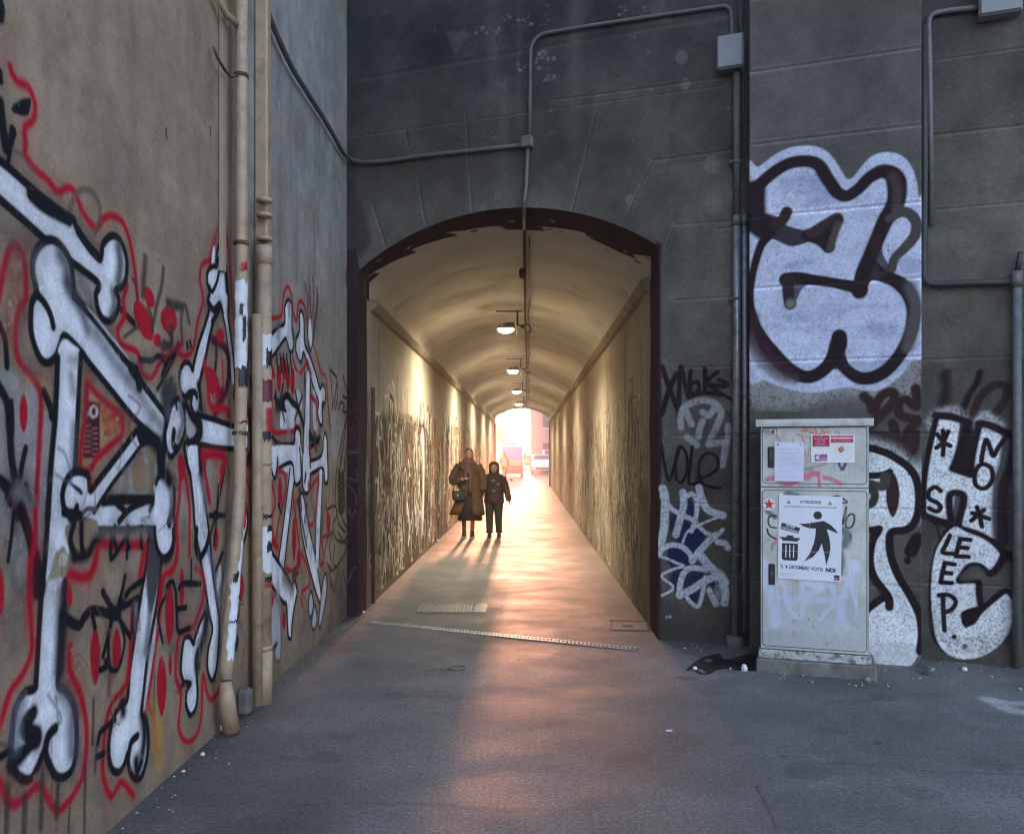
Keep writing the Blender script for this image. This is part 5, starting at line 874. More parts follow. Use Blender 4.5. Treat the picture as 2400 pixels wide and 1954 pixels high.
# ------------------------------------------------------------------ plaster wall on the left
w = MB()
def lwq(y0, y1, z0, z1, m):
    q = [lw.uv(y, z) for y, z in ((y0, z0), (y1, z0), (y1, z1), (y0, z1))]
    w.add([(XW, y0, z0), (XW, y1, z0), (XW, y1, z1), (XW, y0, z1)], [(0, 1, 2, 3)], m, uvs=[q])
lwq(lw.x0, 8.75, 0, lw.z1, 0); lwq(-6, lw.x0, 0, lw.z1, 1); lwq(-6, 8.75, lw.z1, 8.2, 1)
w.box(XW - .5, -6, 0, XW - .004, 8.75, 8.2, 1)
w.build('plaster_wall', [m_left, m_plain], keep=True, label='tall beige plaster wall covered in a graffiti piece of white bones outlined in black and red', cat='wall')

# ------------------------------------------------------------------ stone front with arched opening and pilaster
def fp(s, z, off=0.0): X = s * DX; return (X, Y0 - off - SL * X, z)
sl_, sr_ = XL * CN, XR * CN
arc = [(x * CN, arch(x)) for x in np.linspace(XL, XR, 33)]
def sheet(mb, poly, ras, m, off=0.0):
    tr_ = tessellate_polygon([[Vector((a, b, 0)) for a, b in poly]])
    vs = [fp(a, b, off) for a, b in poly]; uv = [ras.uv(a, b) for a, b in poly]
    mb.add(vs, [tuple(t) for t in tr_], m, uvs=[[uv[k] for k in t] for t in tr_])
f_ = MB()
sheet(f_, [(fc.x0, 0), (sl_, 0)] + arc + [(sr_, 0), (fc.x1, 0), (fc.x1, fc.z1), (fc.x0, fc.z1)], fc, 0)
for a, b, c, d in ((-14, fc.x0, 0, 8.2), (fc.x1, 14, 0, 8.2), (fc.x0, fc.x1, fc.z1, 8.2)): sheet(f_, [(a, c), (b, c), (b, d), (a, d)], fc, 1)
front = f_.build('stone_wall', [m_front, m_stone], keep=True, label='stained grey stone wall with an arched opening, grooved blocks, spray tags and a NO SLEEP piece', cat='wall')
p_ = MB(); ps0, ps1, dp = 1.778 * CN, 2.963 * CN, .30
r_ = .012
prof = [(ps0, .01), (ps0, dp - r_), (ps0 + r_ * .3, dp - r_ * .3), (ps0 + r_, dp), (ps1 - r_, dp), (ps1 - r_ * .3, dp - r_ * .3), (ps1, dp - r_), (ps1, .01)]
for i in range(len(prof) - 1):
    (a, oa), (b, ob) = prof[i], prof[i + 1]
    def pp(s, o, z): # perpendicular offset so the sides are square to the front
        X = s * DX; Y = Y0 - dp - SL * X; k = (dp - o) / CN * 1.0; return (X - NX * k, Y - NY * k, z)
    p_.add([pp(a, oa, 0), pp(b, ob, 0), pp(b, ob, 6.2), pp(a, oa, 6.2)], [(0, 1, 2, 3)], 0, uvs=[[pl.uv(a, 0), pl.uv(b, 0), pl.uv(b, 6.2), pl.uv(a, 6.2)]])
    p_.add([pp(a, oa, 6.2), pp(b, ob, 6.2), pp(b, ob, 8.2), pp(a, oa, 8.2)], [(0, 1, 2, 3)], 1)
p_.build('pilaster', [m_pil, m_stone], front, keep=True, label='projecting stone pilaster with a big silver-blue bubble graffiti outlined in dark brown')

# ------------------------------------------------------------------ tunnel
tun = empty('tunnel', (0, 8, 0), label='long vaulted pedestrian tunnel with beige ceiling and graffiti covered side walls', cat='tunnel')
tun.location = (0, 0, 0)
def fy(x): return Y0 - SL * x
for nm, x, ras, m, lab in (('side_wall', XL, tl, m_tl, 'left tunnel wall with white and black scribbled ornament'), ('side_wall', XR, tr, m_tr, 'right tunnel wall with faded streaky tags')):
    b = MB(); y0 = fy(x)
    b.add([(x, y0, 0), (x, YE, 0), (x, YE, 3.2), (x, y0, 3.2)], [(0, 1, 2, 3)], 0, uvs=[[ras.uv(y0, 0), ras.uv(YE, 0), ras.uv(YE, 3.2), ras.uv(y0, 3.2)]])
    b.build(nm, m, tun, label=lab, keep=True)
b = MB(); xs = [XL] + list(np.linspace(XL, XR, 33)) + [XR]; zs = [3.2] + [arch(x) for x in np.linspace(XL, XR, 33)] + [3.2]; D2 = vt.z1
ringp = lambda d: [(x, fy(x) + d, z) for x, z in zip(xs, zs)]
ds = [0, .3, .6, .9, 1.3, 1.7, D2]
for i in range(len(ds) - 1):
    r0, r1 = ringp(ds[i]), ringp(ds[i + 1]); n = len(xs)
    b.add(r0 + r1, [(k, k + 1, n + k + 1, n + k) for k in range(n - 1)], 0, True, [[vt.uv(xs[k], ds[i]), vt.uv(xs[k + 1], ds[i]), vt.uv(xs[k + 1], ds[i + 1]), vt.uv(xs[k], ds[i + 1])] for k in range(n - 1)])
last = ringp(D2); ribs = [12.5, 22.3, 22.36, 22.42, 31, 31.06, 31.12, YE]
for Yv in ribs:
    dz = -.02 if abs(Yv - 22.36) < .01 or abs(Yv - 31.06) < .01 else 0
    r1 = [(x, Yv, z + dz * .6) for x, z in zip(xs, zs)]; n = len(xs)
    b.add(last + r1, [(k, k + 1, n + k + 1, n + k) for k in range(n - 1)], 1, True); last = r1
b.build('vault', [m_vt, m_vault], tun, keep=True)
for x, sgn in ((XL, 1), (XR, -1)):
    b = MB(); ys = fy(x) + (.62 if sgn > 0 else .55); z = 3.10
    pr = [(0, 0), (.05, .02), (.085, .07), (.085, .11), (0, .15)]
    n = 24; rings = []
    for k in range(n + 1):
        yy_ = ys + (YE - ys) * k / n; rings.append([(x + sgn * (a + random.uniform(-.004, .004) - .004), yy_, z + c) for a, c in pr])
    b.loft(rings, 0, True, False); b.build('ledge', mat('ledge_plaster', (.22, .165, .11), .8, 0, .35, 4, .6, 30, dirt=(.10, .075, .05), dscale=3), tun)
# mass of the viaduct around the tunnel, so that no daylight leaks in
b = MB(); b.box(-14, 9.6, 4.4, 14, YE - .02, 8.2, 0); b.build('viaduct_deck', m_stone, tun)
for a, c in ((-14, XL - .05), (XR + .05, 14)):
    b = MB(); b.box(a, YE - .5, 0, c, YE - .02, 4.39, 0); b.build('end_wall', m_stone, tun)
b = MB(); n = 17; P = [(x, arch(x) + .02) for x in np.linspace(XL - .05, XR + .05, n)]
P = [(XL - .05, 4.385), *[(max(XL - .05, x), min(4.38, z)) for x, z in P], (XR + .05, 4.385)]
b.prism(P, YE - .4, YE - .06, 0); b.build('spandrel', m_stone, tun)
# end jambs
for a, c in ((XL, XL + .10), (XR - .06, XR)): b = MB(); b.box(a, YE - .25, 0, c, YE + .05, 3.1, 0, .01); b.build('jamb', mat('jamb_paint', (.10, .06, .08), .7), tun)

b = MB(); b.box(1.5, 5.6, 6.8, 14, 8.6, 7.6, 0); ov = b.build('shade_slab', m_concrete, label='unseen concrete slab added overhead that shades the top of the stone wall', cat='shade slab')  # slab added out of view to keep skylight off the upper stone
def lwp(u, v, x): Y = x * F / (u - U0); return (x, Y, CAMH + (V0 - v) * Y / F)
def fcp(u, v, off): 
    t = (u - U0) / F; Y = (Y0 - off) / (1 + SL * t); return (t * Y, Y, CAMH + (V0 - v) * Y / F)
def bend(pts, r=.08, n=5):
    """round the corners of a polyline"""
    P = [Vector(p) for p in pts]; out = [P[0]]
    for i in range(1, len(P) - 1):
        a, b, c = P[i - 1], P[i], P[i + 1]; d1, d2 = (a - b), (c - b); rr = min(r, d1.length * .45, d2.length * .45); s, e = b + d1.normalized() * rr, b + d2.normalized() * rr
        for k in range(n + 1): t = k / n; out.append(s * (1 - t) ** 2 + b * 2 * t * (1 - t) + e * t * t)
    return out + [P[-1]]
def clamp(p, r, m, par, axis='x', name='clamp'):
    b = MB(); b.tube([(p[0], p[1], p[2] - .012), (p[0], p[1], p[2] + .012)], r + .006, 14); b.box(p[0] - (.05 if axis == 'x' else .006), p[1] - .006, p[2] - .012, p[0], p[1] + .006, p[2] + .012); b.build(name, m, par)

# ---- left drainpipes
d1 = empty('downpipe', label='beige round downpipe on the left wall, kicked out near the ground, splashed with white paint', cat='drainpipe')
xp = -1.70; pts = [lwp(566, -260, xp), lwp(566, 300, xp), lwp(566, 850, xp), lwp(561, 1150, xp), lwp(545, 1400, xp), lwp(533, 1540, xp), lwp(530, 1592, xp)]
b = MB(); b.tube(pts, .036, 16); b.build('pipe', m_pipe, d1)
b = MB(); b.tube([lwp(529, 1596, xp), lwp(532, 1640, xp - 0), lwp(542, 1712, xp + .01)], [.03, .045, .048], 16); b.build('pipe_shoe', m_pipe, d1)
for u, v in ((566, 178), (566, 570), (564, 1015)): clamp(lwp(u, v, xp), .036, m_rust, d1)
def patch(p0, p1, r, ang, m, par, n=8, seed=0, lab=None):
    random.seed(seed); a0, a1 = ang; A_, B_ = Vector(p0), Vector(p1); mb = MB(); rings = []
    K = 10
    for k in range(K + 1):
        c = A_.lerp(B_, k / K); jj = .22 if m is m_white else .07; j0 = random.uniform(-jj, jj); j1 = random.uniform(-jj, jj); rings.append([(c.x + r * math.cos(a0 + j0 + (a1 + j1 - a0 - j0) * i / n), c.y + r * math.sin(a0 + j0 + (a1 + j1 - a0 - j0) * i / n), c.z + (random.uniform(-.02, .02) if k in (0, K) else 0)) for i in range(n + 1)])
    mb.loft(rings, 0, False, True, False); mb.build('paint_splash', m, par)
VA = (-2.3, -.1)    # towards the viewer and the passage
for v0, v1, a, m, s_ in ((660, 860, VA, m_white, 1), (985, 1060, VA, m_white, 2)): patch(lwp(566, v0, xp), lwp(564, v1, xp), .0385, a, m, d1, seed=s_)
for v0, v1, a in ((1260, 1400, (-1.6, .0)), (1400, 1540, (-1.4, -.1))): patch(lwp(555 if v0 < 1300 else 545, v0, xp), lwp(545 if v0 < 1300 else 533, v1, xp), .0385, a, m_white, d1, seed=v0)
m_pblack = mat('black_paint_patch', BLACK, .5); m_pred = mat('red_paint_patch', RED, .5); m_pmar = mat('maroon_paint_patch', (.12, .015, .035), .5)
for v0, v1, a, m in ((712, 740, (-1.4, -.9), m_pblack), (740, 800, (-1.0, -.4), m_pblack), (845, 905, (-1.6, .1), m_pblack), (615, 632, (-1.2, .0), m_pred), (1047, 1056, (-1.6, .1), m_pblack), (985, 990, (-1.6, .1), m_pred), (1095, 1110, (-1.3, .1), m_pred), (1180, 1240, (-1.0, -.4), m_pred)): patch(lwp(565, v0, xp), lwp(564, v1, xp), .0398, a, m, d1, seed=v0)
for v0, v1, a in ((1440, 1455, (-1.4, .1)), (1340, 1362, (-1.0, .1)), (1490, 1525, (-.9, .1))): patch(lwp(545, v0, xp), lwp(540, v1, xp), .0398, a, m_pblack, d1, seed=v0)

d2 = empty('downpipe', label='wider ochre downpipe in two telescoped sections beside the first pipe, white paint at knee height', cat='drainpipe')
xq = -1.705; xr_ = -1.69; Yb = 5.62; Yt = 5.74
b = MB(); 
def vz(v, Y): return CAMH + (V0 - v) * Y / F
b.box(-1.778, Yt - .055, vz(740, Yt), -1.69, Yt + .035, vz(-260, Yt), 0, .012); b.build('upper_channel', m_pipe, d2)
b = MB(); b.tube([(-1.69, Yb, vz(1652, Yb)), (-1.69, Yb, vz(577, Yb))], .045, 18); b.build('pipe', m_pipe, d2)
b = MB(); b.tube([(-1.72, Yb - .05, vz(1652, Yb)), (-1.72, Yb - .05, vz(740, Yb))], .034, 14); b.build('side_pipe', m_pipe, d2)
b = MB(); b.tube([(-1.69, Yb, vz(1652, Yb)), (-1.69, Yb, vz(1525, Yb))], .05, 18); b.build('pipe_shoe', m_pipe, d2)
b = MB(); b.tube([(-1.69, Yb, vz(620, Yb)), (-1.69, Yb, vz(577, Yb))], .049, 18); b.build('collar', m_pipe, d2)
for v in (470, 505, 560, 1085, 1517): clamp((-1.69, Yb, vz(v, Yb)), .045, m_pipe, d2)
c2 = lambda v: (-1.69, Yb, vz(v, Yb))
for v0, v1, a, m in ((788, 860, (-2.4, .1), m_white), (1235, 1340, (-2.4, .1), m_white), (895, 945, (-2.2, 0.), m_pmar), (960, 1010, (-1.0, .2), m_pred), (1010, 1030, (-1.6, -.2), m_pblack), (1205, 1212, (-1.4, .2), m_pblack), (1230, 1245, (-.9, .2), m_pblack), (1270, 1292, (-.9, .2), m_pblack), (1350, 1360, (-1.2, .2), m_pblack), (1365, 1375, (-1.2, .1), m_pred), (820, 860, (-1.0, .2), m_pblack)): patch(c2(v0), c2(v1), .0475 if m is m_white else .049, a, m, d2, seed=v0)
b = MB(); b.box(-1.778, 5.035, vz(640, 5.1), -1.755, 5.10, vz(-260, 5.1), 0, .004)
o = b.build('cable_duct', m_plain, label='thin flat duct painted like the wall, just left of the round downpipe', cat='duct')
b = MB(); b.tube([lwp(500, 110, -1.75), lwp(512, 140, -1.73), lwp(527, 165, -1.73), lwp(540, 180, -1.72), lwp(556, 178, -1.70)], .009, 6)
b.build('wire_stub', m_rust, label='short rusty wire sticking out beside the top clamp of the round downpipe', cat='wire')
b = MB(); b.tube([lwp(500, -30, -1.74), lwp(530, 35, -1.72), lwp(560, 60, -1.72)], .02, 8); b.build('wall_strut', m_pipe, label='slanting painted strut running into the downpipe at the top', cat='strut')
b = MB(); b.box(-1.778, 5.33, 0, -1.70, 5.44, .16, 0, .02); b.build('kerb_block', m_concrete, label='small worn block at the wall foot between the two downpipes', cat='block')
# ---- long conduit: along the plaster wall, round the corner, to the junction box
zc = 4.44
pth = [(-1.75, 4.9, 5.9), (-1.735, 5.45, 4.95), (-1.735, 5.75, 4.56), (-1.735, 6.4, zc), (-1.735, 7.6, zc + .02), (-1.74, 8.30, zc)] + [fcp(u, v, .035) for u, v in ((822, 374), (845, 381), (900, 379), (1000, 364), (1100, 354), (1225, 340))]
b = MB(); b.tube(bend(pth, .25), .02, 10); cd = b.build('wall_conduit', m_pipeg, label='grey conduit along the plaster wall, turning the corner to the box over the arch', cat='conduit')
jb = MB(); p = fcp(1240, 337, 0)
Mf = Matrix.Translation(Vector(p)) @ Matrix.Rotation(math.atan2(DY, DX), 4, 'Z')
jb.box(-.055, -.075, -.055, .055, -.004, .055, 0, .012, Mf); j = jb.build('junction_box', m_galv, label='small square grey junction box on the stone wall above the arch', cat='junction box')
jl = MB(); jl.box(-.047, -.084, -.047, .047, -.0755, .047, 0, .004, Mf); jl.build('lid', m_galv, j)
# conduit from box over arch up and across to the square box
v1 = [fcp(1228, 545, .03), fcp(1233, 440, .03), fcp(1237, 350, .03)]; b = MB(); b.tube(bend([(-.03, 8.6, arch(-.03) - .03), (-.03, 8.03, arch(-.03) - .035), (-.03, 7.935, arch(-.03) + .03)] + v1[1:], .05), .019, 10)
b.build('vertical_conduit', m_galv, label='thin steel conduit rising from the crown of the arch to the small junction box', cat='conduit')
b = MB(); b.tube(bend([fcp(1241, 325, .03), fcp(1243, 200, .03), fcp(1244, 84, .03), fcp(1400, 58, .03), fcp(1712, 12, .03), fcp(1716, 60, .03), fcp(1715, 100, .03)], .17, 7), .017, 10)
b.build('looped_conduit', m_pipeg, label='grey conduit that climbs from the small box, bends right and drops into the square box', cat='conduit')
bx = MB(); p = fcp(1716, 135, 0); Mf2 = Matrix.Translation(Vector(p)) @ Matrix.Rotation(math.atan2(DY, DX), 4, 'Z')
m_gbox = mat('grey_box_plastic', (.19, .195, .21), .5, 0, .1, 8, .05, 40)
bx.box(-.11, -.13, -.14, .11, -.004, .14, 0, .012, Mf2); j2 = bx.build('junction_box', m_gbox, label='larger pale grey square box high on the stone wall beside the pilaster', cat='junction box')
bl = MB(); bl.box(-.10, -.142, -.13, .10, -.1305, .13, 0, .006, Mf2)
bl.build('lid', m_gbox, j2); 
# vertical pipes beside the pilaster
A0 = lambda v, u=1727: fcp(u, v, .05)
sp = empty('service_pipe', label='tall grey pipe from the square box down to the ground, shiny in the middle', cat='pipe')
b = MB(); b.tube([A0(172), A0(515)], .03, 14); b.build('upper_pipe', m_pipeg, sp)
b = MB(); b.tube([A0(515), A0(800), A0(1525, 1722)], .034, 14); b.build('lower_pipe', m_shiny, sp)
b = MB(); b.tube([A0(505), A0(530)], .038, 14); b.build('coupling', m_galv, sp)
b = MB(); b.tube([A0(1490, 1722), A0(1535, 1722)], .07, 10); b.build('foot', m_concrete, sp)
sp2 = empty('service_pipe', label='second thinner steel pipe tight against the pilaster edge', cat='pipe')
b = MB(); b.tube([fcp(1746, 515, .10), fcp(1746, 1000, .10), fcp(1745, 1480, .10)], .022, 12); b.build('pipe', m_shiny, sp2)
b = MB(); b.tube([fcp(1746, 505, .10), fcp(1746, 530, .10)], .027, 12); b.build('coupling', m_galv, sp2)
for v in (380, 700, 1012, 1300):
    p = A0(v, 1725); b = MB(); b.tube([(p[0], p[1], p[2] - .012), (p[0], p[1], p[2] + .012)], .04, 14); b.box(p[0] - .05, p[1], p[2] - .01, p[0] + .05, p[1] + .04, p[2] + .01); b.build('bracket', m_galv, sp)
for k, (us, lab) in enumerate((((1735, 1740, 1742, 1748, 1752), 'thin loose wire hanging from the top down to the pipe beside the pilaster'), ((1744, 1738, 1750, 1742, 1750), 'second thin loose wire curling beside the same pipe'))):
    b = MB(); b.tube(smooth([fcp(u, v, .12) for u, v in zip(us, (-60, 90, 240, 380, 520))], n=5), .004, 5); b.build('loose_wire', m_dark, label=lab, cat='wire')
b = MB(); b.tube(bend([fcp(1728, -60, .06), fcp(1735, 20, .06), fcp(1736, 95, .06)], .1), .022, 8); b.build('cable_riser', m_dark, label='dark riser running up from the square box out of the picture', cat='cable')
# right of the pilaster
rb = MB(); p = fcp(2335, 18, 0); Mf3 = Matrix.Translation(Vector(p)) @ Matrix.Rotation(math.atan2(DY, DX), 4, 'Z'); rb.box(-.13, -.12, -.10, .16, -.004, .30, 0, .01, Mf3)
j3 = rb.build('junction_box', m_gbox, label='grey box at the top right corner fed by the bent conduit', cat='junction box'); rl = MB(); rl.box(-.12, -.131, -.09, .15, -.1205, .29, 0, .005, Mf3); rl.build('lid', m_gbox, j3)
b = MB(); b.tube(bend([fcp(2298, 18, .04), fcp(2230, 24, .04), fcp(2176, 34, .04), fcp(2179, 180, .04), fcp(2184, 528, .04)], .16, 6), .021, 12); b.build('bent_conduit', m_galv, label='grey conduit bending down from the corner box beside the right edge of the pilaster', cat='conduit')
b = MB(); b.tube(bend([fcp(2166, 60, .05), fcp(2167, 400, .05), fcp(2165, 668, .05), fcp(2240, 664, .05), fcp(2376, 660, .05)], .2, 7), .026, 10); b.build('black_hose', m_dark, label='thick black hose sweeping under the right bay to the far right pipe', cat='hose')
rp = empty('service_pipe', label='straight grey pipe standing at the far right edge of the wall', cat='pipe')
b = MB(); b.tube([fcp(2384, 640, .06), fcp(2384, 1570, .06)], .032, 14); b.build('pipe', m_galv, rp)
b = MB(); b.tube([fcp(2384, 636, .06), fcp(2384, 672, .06)], .04, 14); b.build('coupling', m_galv, rp)
b = MB(); b.tube([fcp(2392, 590, .06), fcp(2384, 640, .06)], .02, 10); b.build('cable_end', m_dark, rp)

# ------------------------------------------------------------------ street cabinet with papers
cab = empty('street_cabinet', (CBX, CBY, 0), math.atan2(CBS, 1), 'grey two-door street cabinet smeared with pink and white paint, standing against the pilaster', 'utility cabinet')
m_cabs = mat('cabinet_side', (.33, .33, .31), .55, 0, .15, 5, .05, 60, dirt=(.14, .13, .11), dscale=7)
b = MB(); b.box(0, .012, .165, .75, .36, 1.80, 0, .008); b.build('body', m_cabs, cab)
def door(z0, z1, nm):
    b = MB(); e = .006
    b.add([(e, 0, z0), (.75 - e, 0, z0), (.75 - e, 0, z1), (e, 0, z1)], [(0, 1, 2, 3)], 0, uvs=[[cb.uv(e, z0), cb.uv(.75 - e, z0), cb.uv(.75 - e, z1), cb.uv(e, z1)]])
    b.add([(e, 0, z0), (.75 - e, 0, z0), (.75 - e, 0, z1), (e, 0, z1), (0, .011, z0 - .003), (.75, .011, z0 - .003), (.75, .011, z1 + .003), (0, .011, z1 + .003)], [(0, 4, 5, 1), (1, 5, 6, 2), (2, 6, 7, 3), (3, 7, 4, 0)], 1)
    return b.build(nm, [m_cab, m_cabs], cab, keep=True)
du, dl = door(1.362, 1.798, 'door'), door(.172, 1.353, 'door'); du['label'] = 'upper door with flyers and pink scrawl'; dl['label'] = 'lower door with the vote poster'
for dd_, z0, z1, x0 in ((du, 1.50, 1.655, .055), (dl, .64, .795, .06)):
    b = MB(); b.box(x0, -.012, z0, x0 + .045, -.0005, z1, 0, .006); h = b.build('lock_handle', m_black, dd_); b = MB(); b.tube([(x0 + .022, -.0165, z1 - .03), (x0 + .022, -.0125, z1 - .03)], .007, 10); b.box(x0 + .019, -.0165, z0 + .06, x0 + .026, -.0125, z1 - .05); b.build('lock', m_galv, h)
b = MB(); b.prism([(-.03, 1.802), (-.03, 1.825), (-.02, 1.855), (.39, 1.862), (.39, 1.802)], -.03, .78, 0, 'x'); b.build('top_cap', mat('cap_plastic', (.48, .48, .45), .55, 0, .12, 6, .05, 50, dirt=(.2, .19, .17), dscale=8), cab)
b = MB(); b.box(-.012, -.012, .10, .765, .37, .163, 0, .006); b.build('plinth', mat('plinth_paint', (.45, .45, .44), .7, 0, .2, 12, .3, 50, dirt=(.13, .12, .10), dscale=22, dlo=.5, dhi=.62), cab)
b = MB(); b.box(-.03, -.035, -.02, .80, .40, .098, 0, .012); b.build('concrete_base', m_concrete, cab)
def paper(nm, ras, m, x, z, w, h, ang, y, lab, cat_):
    """a thin sheet with a slight curl, glued on the cabinet front"""
    b = MB(); n = 8; c, s_ = math.cos(ang), math.sin(ang)
    def P(i, j, dy=0): a, d = w * i / n, h * j / n; return (x + a * c - d * s_, y - .0015 * math.sin(3.1 * i / n + j) - (.004 if (i, j) in ((n, 0), (0, n), (n, n)) else 0) + dy, z + a * s_ + d * c)
    for i in range(n):
        for j in range(n): b.add([P(i, j), P(i + 1, j), P(i + 1, j + 1), P(i, j + 1)], [(0, 1, 2, 3)], 0, True, [[(i / n, j / n), ((i + 1) / n, j / n), ((i + 1) / n, (j + 1) / n), (i / n, (j + 1) / n)]])
    for (i0, j0, i1, j1) in [(i, 0, i + 1, 0) for i in range(n)] + [(i, n, i + 1, n) for i in range(n)] + [(0, i, 0, i + 1) for i in range(n)] + [(n, i, n, i + 1) for i in range(n)]:
        b.add([P(i0, j0), P(i1, j1), P(i1, j1, .0012), P(i0, j0, .0012)], [(0, 1, 2, 3)], 0)
    o = b.build(nm, m, keep=True, label=lab, cat=cat_); o.matrix_world = Matrix.Translation(Vector((CBX, CBY, 0))) @ Matrix.Rotation(math.atan2(CBS, 1), 4, 'Z'); return o
q = CAB(R3[0] + 312 / R3[2], R3[1] + 885 / R3[2]); paper('poster', po, m_po, q[0], q[1], .437, .612, -.018, -.006, 'white poster of a black figure and a bin with the words VOTA NO', 'poster')
q = CAB(R2[0] + 435 / R2[2], R2[1] + 965 / R2[2]); paper('notice', le, m_le, q[0], q[1], .204, .285, -.008, -.006, 'pale lilac printed letter glued beside the upper handle', 'notice')
q = CAB(R2[0] + 932 / R2[2], R2[1] + 718 / R2[2]); paper('flyer', fl, m_fl, q[0], q[1], .296, .203, .003, -.006, 'crimson and white flyer with a plate of food, top right of the cabinet', 'flyer')
sk = Ras(-.05, .05, -.05, .05, .0005, (.70, .70, .72)); 
star = lambda r: [(r * (1 if k % 2 == 0 else .4) * math.sin(k * math.pi / 5), r * (1 if k % 2 == 0 else .4) * math.cos(k * math.pi / 5)) for k in range(10)]
sk.fill(star(.044), (.60, .03, .05), None, 1, 0, False); sk.stroke([(-.03, .012), (-.012, .006), (-.014, -.01)], .008, (.1, .1, .1), grain=0); sk.ell((-.02, .026), .005, .008, (.3, .28, .28), grain=0)
m_sk = painted('sticker_print', sk, rough=.4, var=.03, scales=(6,), bmp=0)
b = MB(); ring = [(.046 * math.cos(t), .046 * math.sin(t)) for t in np.linspace(0, 2 * math.pi, 29)[:-1]]; q = CAB(R2[0] + 362 / R2[2], R2[1] + 1283 / R2[2])
b.add([(q[0] + a, -.0022, q[1] + c) for a, c in ring], [tuple(range(28))], 0, uvs=[[sk.uv(a, c) for a, c in ring]])
o = b.build('sticker', m_sk, keep=True, label='round white sticker with a red star left of the poster', cat='sticker'); o.matrix_world = Matrix.Translation(Vector((CBX, CBY, 0))) @ Matrix.Rotation(math.atan2(CBS, 1), 4, 'Z')
b = MB(); b.add([(q[0] + a, -.0012, q[1] + c) for a, c in ring] + [(q[0] + a, -.0022, q[1] + c) for a, c in ring], [(k, (k + 1) % 28, 28 + (k + 1) % 28, 28 + k) for k in range(28)], 0); e_ = b.build('sticker_edge', m_sk, o)

# ------------------------------------------------------------------ things set in the floor
p0, p1 = Vector((*GND(867, 1458), 0)), Vector((*GND(1492, 1521), 0)); dv = (p1 - p0); L = dv.length; ang = math.atan2(dv.y, dv.x)
dr = empty('drain_channel', (p0.x, p0.y, 0), ang, 'long narrow steel drain grating laid across the tunnel mouth', 'drain')
m_gr = mat('drain_steel', (.42, .40, .36), .5, .3, .3, 14, .2, 60, dirt=(.08, .07, .06), dscale=10)
b = MB(); b.box(0, -.052, .001, L, -.034, .007); b.box(0, .034, .001, L, .052, .007); b.build('rail', m_gr, dr)
b = MB(); n = int(L / .036)
for k in range(n): x = (k + .5) * L / n; b.box(x - .008, -.0335, .003, x + .008, .0335, .006, M=Matrix.Translation((x, 0, 0)) @ Matrix.Rotation(.35, 4, 'Z') @ Matrix.Translation((-x, 0, 0)))
b.build('bars', m_gr, dr)
b = MB(); b.box(0, -.0335, .0004, L, .0335, .0022); b.build('channel', m_dark, dr)
c0, c1, c2_, c3 = [Vector((*GND(*p), 0)) for p in ((975, 1436), (1138, 1436), (1158, 1407), (1010, 1405))]
gt = empty('floor_grate', (c0.x, c0.y, 0), math.atan2((c1 - c0).y, (c1 - c0).x), 'worn rectangular floor grate with close ribs just inside the tunnel', 'grate'); Wg, Hg = (c1 - c0).length, .5
m_gc = mat('grate_iron', (.15, .13, .11), .5, .3, .35, 12, .3, 50, dirt=(.07, .06, .05), dscale=8)
b = MB(); b.box(0, 0, .001, Wg, .03, .009); b.box(0, Hg - .03, .001, Wg, Hg, .009); b.box(0, .031, .001, .03, Hg - .031, .009); b.box(Wg - .12, .031, .001, Wg, Hg - .031, .009); b.build('frame', m_gc, gt)
b = MB(); n = 15
for k in range(n): x = .04 + (Wg - .18) * k / n; b.box(x, .033, .002, x + .022, Hg - .033, .0075)
b.build('ribs', m_gc, gt); b = MB(); b.box(.031, .031, .0005, Wg - .121, Hg - .031, .0018); b.build('pit', m_dark, gt)
# small round cover, sunken inspection cover at right
p = Vector((*GND(1071, 1565), 0)); mh = empty('round_cover', (p.x, p.y, 0), 0, 'small round iron cover in the asphalt in front of the drain', 'cover')
b = MB(); rr = .072; b.loft([[(rr * math.cos(t), rr * math.sin(t), z) for t in np.linspace(0, 6.283, 25)[:-1]] for rr, z in ((.072, .001), (.072, .009), (.060, .009), (.060, .003))], 0, False, False); b.build('ring', m_galv, mh)
b = MB(); b.loft([[(rr * math.cos(t), rr * math.sin(t), z) for t in np.linspace(0, 6.283, 25)[:-1]] for rr, z in ((.059, .001), (.059, .003))], 0, True, False); b.build('lid', m_dark, mh)
c = [Vector((*GND(*p), 0)) for p in ((1428, 1478), (1518, 1479), (1508, 1453), (1414, 1453))]
ic = empty('inspection_cover', (c[3].x + .02, c[0].y + .02, 0), -.1, 'rectangular inspection cover with a dark edge beside the right jamb', 'cover'); Wc, Hc = .36, .48
m_ic = mat('cover_concrete', (.22, .19, .15), .7, 0, .25, 9, .4, 50)
b = MB(); b.box(.02, .02, .001, Wc - .02, Hc - .06, .006, 0, .002); b.build('lid', m_ic, ic)
b = MB(); b.box(0, 0, .0005, Wc, Hc, .0025); b.build('frame', m_dark, ic); b = MB(); b.box(-.01, Hc - .03, .001, Wc + .01, Hc - .01, .010, 0, .003); b.build('edge', m_ic, ic)
b = MB(); b.loft([[(.16 + rr * math.cos(t), .2 + rr * math.sin(t), z) for t in np.linspace(0, 6.283, 21)[:-1]] for rr, z in ((.055, .0062), (.055, .008))], 0, True, False); b.build('plug', m_dark, ic)
